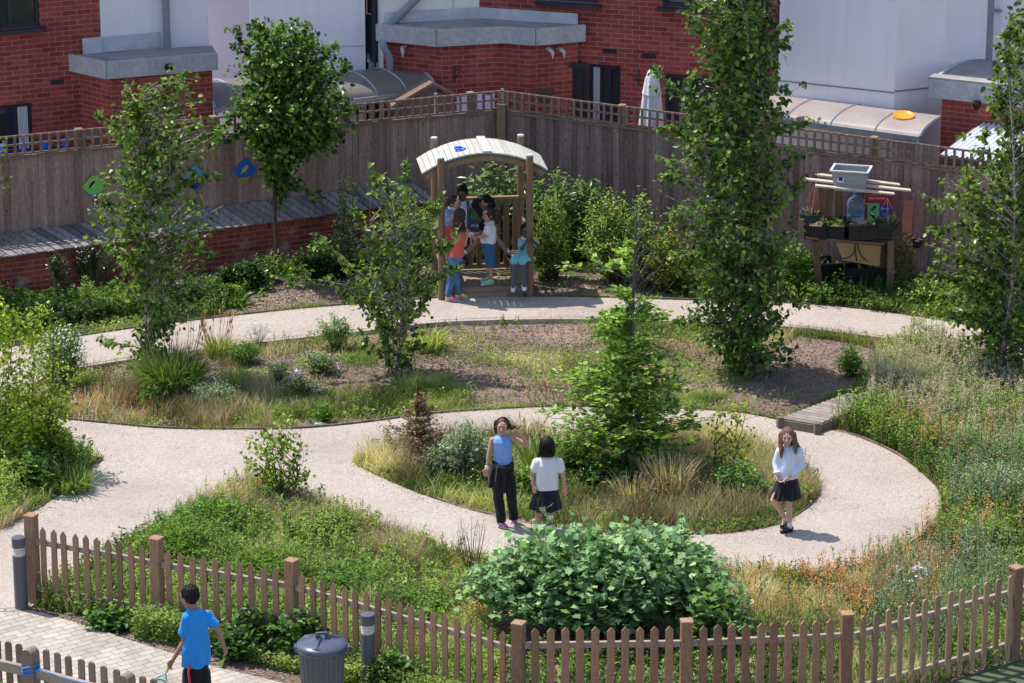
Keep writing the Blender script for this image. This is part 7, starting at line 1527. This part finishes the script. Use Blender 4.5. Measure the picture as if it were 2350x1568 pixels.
def shirt(F, J, m, hem, hw, s=1., sleeve=.55, sr=.05, collar=None, name='shirt', hd=.085, puff=0, fold=.005, neckr=.05, vox=.007, hemc=None):
    mb = MB(); n = J['neck']; sa, sb = J['sa'], J['sb']; ang = math.atan2(sb[1]-sa[1], sb[0]-sa[0]); wd = np.linalg.norm(sb-sa)/2; mid = (sa+sb)/2; hm = np.array(hem)
    loft(mb, [(hm, hw, hd*s, ang), (hm*.6+mid*.4, (hw*.97), hd*.98*s, ang), (hm*.3+mid*.7, wd*1.0, .092*s, ang), (mid+V3(0, 0, -.03*s), wd*1.02, .088*s, ang), (mid+V3(0, 0, .018*s), wd*.86, .066*s, ang), (n+V3(0, 0, .012*s), neckr*s, neckr*s, ang)], 24)
    for k in ('a', 'b'):
        if sleeve > 0 and 'e'+k in J:
            S, E_, Wr = J['s'+k], J['e'+k], J['w'+k]
            if sleeve <= 1:
                e = S+(E_-S)*sleeve; chain(mb, [S-V3(0, 0, .008), (S+e)/2, e], [.052*s+puff, sr*s+puff, sr*s])
                mb.tubes(np.array([(S+e)/2, e+(e-S)*.06]), np.array([sr*s+puff, sr*1.06*s]), k=14, caps=True)
            else: w_ = E_+(Wr-E_)*(sleeve-1); chain(mb, [S-V3(0, 0, .008), E_, w_], [.052*s, sr*s, sr*.86*s])
    o = remesh(name, mb, m, F.t, vox, 3, fold=fold, seed=int(hm[0]*10) % 7)
    if collar:
        mb = MB(); f = J.get('cf', V3(0, -1, 0)); a0 = math.atan2(f[1], f[0]); nn = n+V3(0, 0, .03*s)
        for sg in (-1, 1):
            R0, R1 = [], []
            for q in np.linspace(.12, math.pi, 9):
                a = a0+sg*q; d = V3(math.cos(a), math.sin(a), 0); R0.append(nn+d*.043*s+V3(0, 0, .012*s-.012*s*(1+math.cos(q)))); R1.append(nn+d*(.066+.014*(1+math.cos(q)))*s-V3(0, 0, .012*s+.012*s*(1+math.cos(q))))
            P = R0+R1; mb.add(P+[p-V3(0, 0, .004) for p in P], [(i, i+1, 10+i, 9+i) for i in range(8)]+[(27+i, 28+i, 19+i, 18+i) for i in range(8)])
        mb.obj('collar', collar, F.t)
    return o
def skirt(F, top, bot, r0, r1, m, ang=0, k=72, amp=.07, f=14, sway=0):
    top, bot = np.array(top), np.array(bot); P = []; rows = 7
    for i in range(rows):
        u = i/(rows-1); c = top*(1-u)+bot*u; rx = r0[0]+(r1[0]-r0[0])*u**.85; ry = r0[1]+(r1[1]-r0[1])*u**.85
        for j in range(k):
            a = 2*math.pi*j/k; w_ = 1+amp*u*(math.sin(f*a+1.3*math.sin(3*a))); x, y = rx*w_*math.cos(a), ry*w_*math.sin(a); P.append(c+V3(x*math.cos(ang)-y*math.sin(ang), x*math.sin(ang)+y*math.cos(ang), .008*u*math.sin(f*a*.5)))
    F_ = [(i*k+j, (i+1)*k+j, (i+1)*k+(j+1) % k, i*k+(j+1) % k) for i in range(rows-1) for j in range(k)]
    return MB().add(P, F_).obj('skirt', m, F.t, smooth=True)
def strands(F, roots, tips, r, m, bend=.06, name='hair_strands', parent=None):
    C = curves(np.array(roots), np.array(tips), bend, 7); n = len(C); MB().tubes(C, np.full((n, 1), r)*np.array([[1, 1, 1, .9, .8, .6, .3]]), k=4).obj(name, m, F.t, smooth=True)
C_navy = clothmat('navy_cloth', (.012, .012, .022)); C_black = clothmat('black_cloth', (.012, .011, .014)); C_white = clothmat('white_cloth', (.74, .74, .78)); C_blue = clothmat('pale_blue_polo', (.22, .38, .78)); C_turq = clothmat('turquoise_gingham', (.2, .5, .6)); C_coral = clothmat('coral_cloth', (.75, .13, .09)); C_cyan = clothmat('bright_blue_cloth', (.02, .27, .72)); C_denim = mat('denim', (.03, .09, .2), (.12, .24, .42), scale=9, rough=.85, bump=.003, bscale=200); C_dshort = clothmat('blue_shorts', (.04, .12, .30)); C_grey = clothmat('grey_tights', (.10, .105, .15)); C_vest = clothmat('purple_grey_cloth', (.09, .07, .13)); C_shirtblue = clothmat('white_blue_blouse', (.68, .72, .85))
M_sole = mat('pale_sole', (.6, .58, .56), rough=.7); M_shiny = mat('black_patent', (.01, .01, .013), rough=.18, spec=.7)

# ---- A: girl in blue polo
F = Fig('girl in a sleeveless light blue polo with a black jumper tied round her waist', (1080, 920, 4.9), (1175, 1213)); j = F.j
J = dict(head=j(388, 318), hf=headframe((-.14, -.95, .06), .05), neck=j(395, 425, .02), sa=j(272, 465), sb=j(492, 440), ea=j(236, 625, -.02), wa=j(214, 790, -.04), eb=j(668, 525, -.06), wb=j(588, 392, -.07), pelvis=j(400, 830), ha=j(345, 900), hb=j(462, 895), ka=j(340, 1130, -.02), kb=j(490, 1125, -.02), na=F.g(375, 1400, .06), nb=F.g(515, 1350, .06), ta=F.g(425, 1450, .02), tb=F.g(535, 1420, .02))
body(F, S_olive, J, hands=[(J['wa'], j(192, 900)-J['wa'], (-.2, -1, -.1), 1, .3, 1), (J['wb'], V3(-.75, .1, .35), (-.1, -1, -.2), 1, .75, -1)])
face(F.t, J['head'], J['hf'])
mb = MB(); haircap(mb, J['head'], J['hf'], 1, .014, .024); 
chain(mb, [j(325, 270, .04), j(308, 330, .06), j(310, 390, .07)], [.034, .026, .014]); chain(mb, [j(425, 270, .04), j(448, 320, .03), j(490, 340, -.02), j(545, 340, -.06)], [.034, .022, .014, .008])
remesh('hair', mb, H_dkbr, F.t, .006, 1, strands=.006)
strands(F, [j(430+rnd.uniform(-12, 12), 300) for _ in range(26)], [j(545+rnd.uniform(-30, 30), 330+rnd.uniform(-25, 25), -.06) for _ in range(26)], .0022, H_dkbr, .1)
mb = MB(); an = np.linspace(0, math.pi, 12); sd, f_, up = J['hf']; mb.tubes(np.array([J['head']+sd*.086*math.cos(a)+up*(.02+.095*math.sin(a))+f_*.012 for a in an]), np.full(12, .005), k=6); mb.obj('hair_band', H_black, F.t)
shirt(F, J, C_blue, j(400, 770), .108, sleeve=0, collar=C_blue, neckr=.052)
mb = MB(); mb.box(tuple(j(392, 500, -.098)), (.022, .006, .09)); mb.obj('placket', C_blue, F.t)
mb = MB(); loft(mb, [(j(403, 1040), .1, .085), (j(400, 900), .118, .1), (j(398, 715), .118, .098)], 20)
chain(mb, [J['ha'], J['ka'], J['na']+V3(0, 0, .05)], [.078, .062, .05]); chain(mb, [J['hb'], J['kb'], J['nb']+V3(0, 0, .05)], [.078, .062, .05])
for q in 'ab': mb.tubes(np.array([J['k'+q], J['n'+q]+V3(0, 0, .005)]), np.array([.058, .056]), k=14, caps=True)
remesh('trousers', mb, C_black, F.t, .007, 2, fold=.006, fs=(14, 14, 9))
mb = MB(); chain(mb, [j(288, 722, -.02), j(350, 775, -.1), j(430, 790, -.11), j(500, 730, -.04)], [.026, .03, .03, .022]); chain(mb, [j(350, 785, -.11), j(330, 900, -.11), j(320, 990, -.1)], [.026, .03, .02]); chain(mb, [j(385, 790, -.12), j(410, 900, -.115), j(400, 1000, -.1)], [.024, .026, .018])
loft(mb, [(j(245, 990, .02), .025, .06), (j(275, 860, .02), .05, .07), (j(310, 740, .03), .05, .07)], 14); ell(mb, j(350, 785, -.12), (.03, .02, .025))
remesh('tied_jumper', mb, C_black, F.t, .006, 2, fold=.006, fs=(25, 25, 9))
mb = MB(); w0 = J['wa']*.92+J['ea']*.08; mb.tubes(np.array([w0+V3(0, 0, .02), w0, w0-V3(.001, 0, .018)]), np.array([.026, .028, .025]), k=14, caps=True); mb.obj('wrist_band', C_white, F.t, smooth=True)
shoes(F, J, mat('magenta_trainer', (.4, .06, .3), (.5, .3, .5), scale=30, rough=.5), M_sole, sock=C_white)
# ---- B: girl from behind
F = Fig('girl seen from behind with black bob, white puff sleeved top and navy skirt', (1080, 920, 4.9), (1260, 1226)); j = F.j
J = dict(head=j(890, 540), hf=headframe((.05, .98, -.1)), neck=j(890, 650), sa=j(778, 715), sb=j(1022, 712), ea=j(722, 870, -.01), wa=j(738, 985, -.05), eb=j(1072, 880, -.01), wb=j(1092, 1010, -.03), pelvis=j(880, 1040), ha=j(820, 1090), hb=j(935, 1090), ka=j(785, 1290), kb=j(930, 1290), na=F.g(792, 1480, .06), nb=F.g(925, 1490, .06), ta=F.g(785, 1430, .02), tb=F.g(935, 1440, .02), hw=.11)
body(F, S_olive, J, hands=[(J['wa'], V3(.1, -.15, -1), (.6, .6, 0), 1, .5, 1), (J['wb'], V3(.05, -.1, -1), (-.4, .8, 0), 1, .5, -1)])
mb = MB(); haircap(mb, J['head'], J['hf'], 1.06, .008, .018, 1.05); loft(mb, [(j(888, 648, -.035), .088, .055), (j(889, 610, -.03), .098, .075), (j(890, 560, -.015), .096, .085), (j(890, 500), .08, .08)], 22)
remesh('hair', mb, H_black, F.t, .006, 2, strands=.005)
strands(F, [j(830+12*k, 600, -.1) for k in range(11)], [j(818+14*k+rnd.uniform(-4, 4), 662+rnd.uniform(-8, 6), -.1+abs(k-5)*.012) for k in range(11)], .004, H_black, .03)
shirt(F, J, C_white, j(883, 1022), .135, sleeve=.48, sr=.05, puff=.006, hd=.1, collar=C_white, neckr=.055, fold=.004)
skirt(F, j(883, 1010), j(873, 1232), (.128, .1), (.185, .16), C_navy, amp=.06)
shoes(F, J, M_shiny, M_shiny, sock=C_white)
# ---- C: girl with long brown hair
F = Fig('girl with long chestnut hair, white long sleeved blouse and navy skirt', (1740, 960, 5.409), (1818, 1225)); j = F.j
J = dict(head=j(410, 265), hf=headframe((-.14, -.96, .05), .04), neck=j(425, 385, .01), sa=j(318, 435), sb=j(555, 435), ea=j(272, 590), wa=j(290, 745, -.09), eb=j(590, 610, -.01), wb=j(440, 765, -.10), pelvis=j(415, 800), ha=j(350, 860), hb=j(465, 860), ka=j(240, 1050, -.06), kb=j(425, 1080, 0), na=j(385, 1270, .13), nb=F.g(440, 1375, .065), ta=j(350, 1375, .1), tb=F.g(350, 1440, .02))
body(F, S_fair, J, hands=[(J['wa'], j(335, 820, -.12)-J['wa'], (.2, -.6, .6), .95, .5, 1), (J['wb'], j(345, 815, -.13)-J['wb'], (-.3, -.5, -.6), .95, .55, -1)])
face(F.t, J['head'], J['hf'], 1, H_brown)
mb = MB(); haircap(mb, J['head'], J['hf'], 1.02, .014, .024)
for pts, rs in (([j(345, 230, .0), j(330, 330, -.03), j(335, 430, -.07), j(338, 520, -.085)], [.04, .03, .024, .01]), ([j(475, 230, .02), j(500, 330, .03), j(545, 390, .03), j(590, 420, .06)], [.045, .036, .03, .012]), ([j(485, 300, -.01), j(510, 390, -.07), j(520, 470, -.085)], [.028, .02, .01]), ([j(420, 230, .08), j(430, 330, .09), j(440, 450, .1), j(440, 520, .1)], [.06, .07, .07, .04])): chain(mb, pts, rs)
remesh('hair', mb, H_brown, F.t, .0055, 1, strands=.006)
strands(F, [j(335+rnd.uniform(-10, 14), 300, -.03) for _ in range(16)], [j(340+rnd.uniform(-18, 14), 530+rnd.uniform(-40, 10), -.09) for _ in range(16)], .0025, H_brown, .05)
strands(F, [j(490+rnd.uniform(-12, 12), 300, -.01) for _ in range(14)], [j(520+rnd.uniform(-16, 40), 480+rnd.uniform(-50, 10), -.085) for _ in range(14)], .0025, H_brown, .05, 'hair_strands')
shirt(F, J, C_shirtblue, j(405, 768), .128, sleeve=1.75, sr=.047, hd=.105, fold=.009, neckr=.055, collar=C_shirtblue)
mb = MB()
for q in 'ab': w_ = J['e'+q]+(J['w'+q]-J['e'+q])*.8; mb.tubes(np.array([J['e'+q]*.4+J['w'+q]*.6, w_]), np.array([.04, .048]), k=14)
mb.obj('cuff', C_shirtblue, F.t, smooth=True)
skirt(F, j(415, 755), j(385, 1010), (.108, .09), (.175, .15), C_navy, amp=.07)
shoes(F, J, M_shiny, M_shiny, keys='b', sock=C_white, strap=True); 
J2 = dict(J); shoes(F, J2, M_shiny, M_shiny, keys='a', sock=C_white, strap=True, low=True)
# ---- D: boy in blue tee
F = Fig('boy in a bright blue T-shirt walking away with a toy racket', (370, 1330, 6.374), (452, 1703), z=.02); j = F.j
J = dict(head=j(425, 300), hf=headframe((-.75, .62, -.1), -.08), neck=j(482, 480), sa=j(385, 600, -.02), sb=j(690, 545, .02), ea=j(345, 960, -.02), wa=j(185, 1225, -.03), eb=j(860, 800, .0), wb=j(935, 1030, -.04), pelvis=j(530, 1330), ha=j(450, 1420), hb=j(605, 1420), ka=j(430, 1800, .05), kb=j(640, 1800, -.05), na=F.g(420, 2220, .06), nb=F.g(650, 2300, .06), ta=F.g(400, 2160, .02), tb=F.g(640, 2230, .02), hw=.1)
body(F, S_brown, J, 1.08, hands=[(J['wa'], V3(-.5, -.2, -.75), (.5, -.8, 0), 1.05, 1.15, 1), (J['wb'], V3(.25, -.1, -1), (-.8, .4, 0), 1.05, .7, 1)])
mb = MB(); haircap(mb, J['head'], J['hf'], 1.08, .02, .03, 1.02)
remesh('hair', mb, H_black, F.t, .006, 1, strands=.007)
shirt(F, J, C_cyan, j(530, 1305), .145, 1.08, sleeve=.62, sr=.052, hd=.1, fold=.022, neckr=.058)
mb = MB(); loft(mb, [(j(535, 1520), .11, .1), (j(530, 1400), .118, .1), (j(530, 1290), .116, .095)], 20); chain(mb, [J['ha'], J['ka']-V3(0, 0, .03)], [.088, .085]); chain(mb, [J['hb'], J['kb']-V3(0, 0, .03)], [.088, .085])
remesh('shorts', mb, C_black, F.t, .007, 2, fold=.005)
mb = MB(); mb.tubes(np.array([j(440, 1300, -.1), j(415, 1400, -.11), j(432, 1560, -.11), j(450, 1800, -.1)]), np.full(4, .012), k=5); mb.obj('red_stripe', clothmat('red_stripe_cloth', (.6, .03, .07)), F.t, smooth=True)
shoes(F, J, C_white, M_sole)
p0 = j(135, 1300, -.035); hd = norm(j(95, 1390, -.04)-p0); rk = thing('toy_racket', 'green and teal toy racket held low in the boy\'s left hand', 'racket', p0)
mb = MB(); mb.tubes(np.array([p0-hd*.02, p0+hd*.07]), np.full(2, .014), k=10, caps=True); mb.obj('grip', mat('lime_grip', (.35, .5, .15)), rk)
M_teal = mat('teal_plastic', (.02, .38, .42), rough=.35); sdv = norm(np.cross(hd, V3(.1, -1, .2))); c0 = p0+hd*.2
mb = MB(); mb.tubes(np.array([p0+hd*.06, p0+hd*.1, p0+hd*.15+sdv*.045, p0+hd*.2+sdv*.085]), np.full(4, .007), k=6); mb.tubes(np.array([p0+hd*.06, p0+hd*.1, p0+hd*.15-sdv*.03, p0+hd*.22-sdv*.06]), np.full(4, .007), k=6)
c1 = p0+hd*.31; an = np.linspace(0, 2*math.pi, 30); mb.tubes(np.array([c1+hd*.14*math.cos(a)+sdv*.1*math.sin(a) for a in an]), np.full(30, .008), k=6); mb.obj('frame', M_teal, rk)
mb = MB()
for q in np.linspace(-.085, .085, 9): h_ = .135*math.sqrt(1-(q/.1)**2); mb.tubes(np.array([c1+sdv*q-hd*h_, c1+sdv*q+hd*h_]), np.full(2, .0015), k=3)
for q in np.linspace(-.12, .12, 12): h_ = .096*math.sqrt(1-(q/.14)**2); mb.tubes(np.array([c1+hd*q-sdv*h_, c1+hd*q+sdv*h_]), np.full(2, .0015), k=3)
mb.obj('strings', M_wh, rk)
# ---- shelter group
Z5 = (1000, 410, 5.228); Z6 = (1080, 430, 5.806); YD = PG.A.y
# E: orange top
F = Fig('girl in a coral T-shirt and jeans with long curly dark hair, at the shelter step', Z5, (1044, 694)); j = F.j
J = dict(head=j(325, 460), hf=headframe((.55, .8, -.15)), neck=j(305, 580), sa=j(250, 640), sb=j(360, 650, .06), ea=j(240, 790, .1), wa=j(330, 740, .18), eb=j(372, 815, .0), wb=j(408, 690, .02), pelvis=j(262, 960), ha=j(240, 985), hb=j(290, 985, .03), ka=j(215, 1200, .0), kb=j(262, 1200, .06), na=F.g(180, 1440, .06), nb=F.g(300, 1415, .06), ta=F.g(275, 1475, .02), tb=F.g(395, 1432, .02), hw=.09)
body(F, S_olive, J, hands=[(J['wb'], V3(-.05, .1, 1), (-.7, .6, 0), 1, .4, 1)])
mb = MB(); haircap(mb, J['head'], J['hf'], 1.02, .015, .018); chain(mb, [j(320, 500, -.04), j(300, 570, -.06), j(310, 620, -.07)], [.075, .07, .05]); chain(mb, [j(280, 520, -.02), j(260, 600, -.04)], [.05, .03]); chain(mb, [j(340, 560, -.03), j(372, 620, -.03)], [.05, .028])
remesh('hair', mb, H_dkbr, F.t, .006, 1, fold=.012, fs=(38, 38, 38), strands=.004)
mb = MB(); sd, f_, up = J['hf']; mb.tubes(np.array([J['head']+sd*.09*math.cos(a)+up*(.02+.098*math.sin(a))+f_*.012 for a in np.linspace(0, math.pi, 12)]), np.full(12, .005), k=6); mb.obj('hair_band', M_bag, F.t)
shirt(F, J, C_coral, j(272, 945), .105, sleeve=.45, sr=.05, hd=.09, fold=.006)
mb = MB(); loft(mb, [(j(262, 1060), .09, .085), (j(262, 935), .1, .09)], 20); chain(mb, [J['ha'], J['ka'], J['na']+V3(0, 0, .04)], [.078, .062, .05]); chain(mb, [J['hb'], J['kb'], J['nb']+V3(0, 0, .04)], [.078, .062, .05]); remesh('jeans', mb, C_denim, F.t, .007, 2, fold=.005, fs=(16, 16, 10))
shoes(F, J, mat('yellow_pink_shoe', (.7, .6, .12), (.7, .1, .4), scale=9, rough=.6, pos=[.45, .55]), M_sole)
# F: white polo
F = Fig('girl in a white polo and blue knee shorts with green trainers, on the shelter deck', Z5, (1126, 654), z=DZ+.001); j = F.j
J = dict(head=j(662, 450), hf=headframe((-.9, -.38, -.15)), neck=j(680, 545), cf=V3(-1, -.3, 0), sa=j(652, 600, -.07), sb=j(712, 600, .09), ea=j(645, 700, -.08), wa=j(520, 722, -.06), eb=j(650, 670, .1), wb=j(515, 672, .04), pelvis=j(660, 800), ha=j(655, 835, -.05), hb=j(665, 835, .05), ka=j(690, 1040, -.05), kb=j(680, 1035, .05), na=F.g(690, 1240, .06), nb=F.g(672, 1205, .06), ta=F.g(590, 1285, .02), tb=F.g(585, 1245, .02), hw=.09)
body(F, S_olive, J, hands=[(J['wa'], V3(-1, 0, .05), (0, .9, .2), 1, .9, 1), (J['wb'], V3(-1, -.3, .0), (0, -.9, .2), 1, .9, -1)])
face(F.t, J['head'], J['hf'])
mb = MB(); haircap(mb, J['head'], J['hf'], 1., .02, .018); chain(mb, [j(725, 430, .0), j(765, 440), j(775, 500), j(765, 530)], [.035, .065, .06, .03]); remesh('hair', mb, H_dkbr, F.t, .006, 1, fold=.008, fs=(30, 30, 30), strands=.004)
shirt(F, J, C_white, j(655, 785), .1, sleeve=.55, sr=.052, hd=.115, collar=C_white, fold=.005)
mb = MB(); loft(mb, [(j(663, 900), .085, .1), (j(657, 775), .09, .105)], 20); chain(mb, [J['ha'], J['ka']], [.085, .066]); chain(mb, [J['hb'], J['kb']], [.085, .066]); remesh('shorts', mb, C_dshort, F.t, .007, 2, fold=.004)
shoes(F, J, mat('green_trainer', (.08, .55, .22), (.5, .55, .52), scale=25, rough=.6), M_sole)
mb = MB(); q = (J['wa']+J['wb'])/2+V3(-.08, 0, .01); ell(mb, q, (.045, .04, .045)); caps(mb, q-V3(0, 0, .02), q-V3(-.005, 0, .17), .007, .005); tmp2 = bpy.data.objects.new('tmp2', None); ob_ = remesh('white_string_ball', mb, C_white, tmp2, .005, 1); ob_.parent = None; bpy.data.objects.remove(tmp2); tag(ob_, 'small white ball with a hanging string held between the girls\' hands', 'toy')
# G: tall girl standing at the back
F = Fig('girl with tied up black hair, white tee and open purple top, deep in the shelter', Z5, (1070, 640), z=DZ+.3, Y=YD+.42); j = F.j
J = dict(head=j(350, 200), hf=headframe((-.15, -.95, -.2)), neck=j(352, 285, .02), sa=j(292, 330), sb=j(425, 325), ea=j(290, 460), wa=j(300, 580), eb=j(500, 275, .0), wb=j(560, 235, -.02), pelvis=j(365, 620), ha=j(335, 680), hb=j(400, 680), ka=j(330, 850), kb=j(400, 850), na=j(330, 985), nb=j(400, 985), ta=j(330, 1010, -.1), tb=j(400, 1010, -.1), hw=.09)
body(F, S_dark, J, hands=[(J['wb'], V3(1, -.2, .3), (0, -.5, -.9), 1, .4, 1), (J['wa'], V3(.1, 0, -1), (.9, .2, 0), 1, .5, 1)])
face(F.t, J['head'], J['hf'], 1, H_black, M_lipd)
mb = MB(); haircap(mb, J['head'], J['hf'], 1., .02, .03); ell(mb, J['head']+V3(.01, .01, .105), (.045, .045, .04)); remesh('hair', mb, H_black, F.t, .006, 1, strands=.004)
shirt(F, J, C_white, j(362, 640), .095, sleeve=.4, sr=.045, hd=.08)
mb = MB(); chain(mb, [j(292, 300, -.03), j(285, 420, -.05), j(305, 600, -.06)], [.035, .04, .03]); chain(mb, [j(415, 290, -.05), j(425, 430, -.06), j(425, 610, -.07)], [.022, .03, .026]); remesh('open_top', mb, C_vest, F.t, .006, 2, fold=.005)
mb = MB(); loft(mb, [(j(365, 780), .085, .07), (j(365, 625), .09, .08)], 18); remesh('shorts', mb, C_navy, F.t, .007, 1)
txt('NEW', .05, tuple(j(332, 375, -.088)-np.array(F.t.location)), F.t, mat('grey_print', (.3, .3, .36))); shoes(F, J, C_black, C_black, low=True)
# H: black sweater
F = Fig('girl in a black long sleeved top straddling the shelter with one arm raised', Z5, (1125, 640), z=DZ+.3, Y=YD+.3); j = F.j
J = dict(head=j(635, 310), hf=headframe((-.45, -.8, -.4)), neck=j(640, 410, .03), sa=j(585, 440), sb=j(700, 450), ea=j(485, 325, .02), wa=j(560, 250, .02), eb=j(575, 560, -.05), wb=j(575, 640, -.08), pelvis=j(650, 690), ha=j(610, 710), hb=j(700, 700), ka=j(480, 800, -.1), kb=j(822, 800, -.02), na=j(385, 925, -.1), nb=j(893, 915, .0), ta=j(360, 955, -.16), tb=j(925, 925, -.08), hw=.1)
body(F, S_brown, J, hands=[(J['wa'], V3(.9, 0, .35), (.2, -.3, -.9), 1, .4, -1), (J['wb'], V3(-.1, -.1, -1), (.8, .3, 0), 1, .5, 1)])
face(F.t, J['head'], J['hf'])
mb = MB(); haircap(mb, J['head'], J['hf'], 1.05, .02, .02); chain(mb, [j(690, 280, .04), j(715, 330, .05)], [.05, .04]); remesh('hair', mb, H_black, F.t, .006, 1, fold=.012, fs=(40, 40, 40))
shirt(F, J, C_black, j(655, 690), .1, sleeve=1.7, sr=.04, hd=.085)
skirt(F, j(655, 650), j(655, 770), (.1, .085), (.16, .12), C_navy)
shoes(F, J, C_black, C_black, sock=C_white, low=True)
# I: child in light blue
F = Fig('child in a pale blue top and coral shorts behind the left shelter post', Z5, (1037, 660), z=DZ+.001, Y=YD+.28); j = F.j
J = dict(head=j(245, 305), hf=headframe((.8, -.35, -.2)), neck=j(225, 370), cf=V3(1, -.3, 0), sa=j(165, 410), sb=j(240, 420, .08), ea=j(185, 520, -.05), wa=j(235, 470, -.1), eb=j(250, 520, .08), wb=j(290, 560, .06), pelvis=j(185, 580), ha=j(165, 620), hb=j(205, 620), ka=j(165, 800), kb=j(205, 800, .04), na=F.g(165, 1170, .06), nb=F.g(215, 1160, .06), ta=F.g(210, 1190, .02), tb=F.g(262, 1175, .02), hw=.085)
body(F, S_fair, J, hands=[(J['wb'], V3(1, 0, .1), (0, 0, -1), 1, .5, 1)])
face(F.t, J['head'], J['hf'])
mb = MB(); haircap(mb, J['head'], J['hf'], 1., .022, .02); remesh('hair', mb, H_dkbr, F.t, .006, 1, strands=.004)
shirt(F, J, C_blue, j(180, 565), .1, sleeve=.55, sr=.045, hd=.09, collar=C_white)
mb = MB(); loft(mb, [(j(185, 660), .1, .085), (j(182, 555), .098, .085)], 18); chain(mb, [J['ha'], (J['ha']+J['ka'])/2], [.07, .066]); chain(mb, [J['hb'], (J['hb']+J['kb'])/2], [.07, .066]); remesh('shorts', mb, C_coral, F.t, .007, 1)
shoes(F, J, C_white, M_sole)
# J: seated girl
F = Fig('girl in a turquoise gingham dress and grey tights seated behind the right shelter post', Z6, (1197, 672), Y=YD-.02); j = F.j
J = dict(head=j(775, 600, .16), hf=headframe((-.1, -.97, -.15)), neck=j(782, 690, .16), cf=V3(0, -1, 0), sa=j(708, 730, .16), sb=j(858, 725, .16), ea=j(715, 840, .06), wa=j(790, 735, -.03), eb=j(945, 800, .1), wb=j(872, 735, -.0), pelvis=j(740, 930, .2), ha=j(680, 940, .18), hb=j(770, 940, .18), ka=j(612, 1020, -.05), kb=j(732, 1015, -.05), na=j(605, 1310, -.07), nb=j(745, 1290, -.07), ta=j(598, 1395, -.14), tb=j(752, 1380, -.14), hw=.1)
body(F, S_dark, J, hands=[(J['wa'], V3(.3, -.15, .5), (.9, .3, 0), 1, .9, 1), (J['wb'], V3(-.8, -.3, .3), (0, .9, 0), 1, .9, -1)])
face(F.t, J['head'], J['hf'], 1, H_black, M_lipd)
mb = MB(); haircap(mb, J['head'], J['hf'], 1.03, .02, .02); chain(mb, [j(725, 590, .15), j(722, 640, .15)], [.03, .02]); remesh('hair', mb, H_black, F.t, .006, 1, strands=.005)
shirt(F, J, C_turq, j(765, 905, .18), .115, sleeve=.6, sr=.05, hd=.1, collar=C_white, name='dress_bodice')
mb = MB(); loft(mb, [(j(735, 985, .12), .13, .14), (j(752, 850, .18), .105, .095)], 20); chain(mb, [j(690, 940, .12), j(612, 1000, -.06)], [.066, .06]); chain(mb, [j(770, 950, .12), j(732, 1000, -.06)], [.066, .06]); remesh('dress_skirt', mb, C_turq, F.t, .007, 2, fold=.009, fs=(16, 16, 10))
mb = MB(); chain(mb, [J['ka'], J['na']], [.052, .034]); remesh('tights', mb, C_grey, F.t, .006, 1); mb = MB(); chain(mb, [J['kb'], J['nb']], [.052, .034]); remesh('tights', mb, C_grey, F.t, .006, 1)
shoes(F, J, C_white, M_sole, low=True)
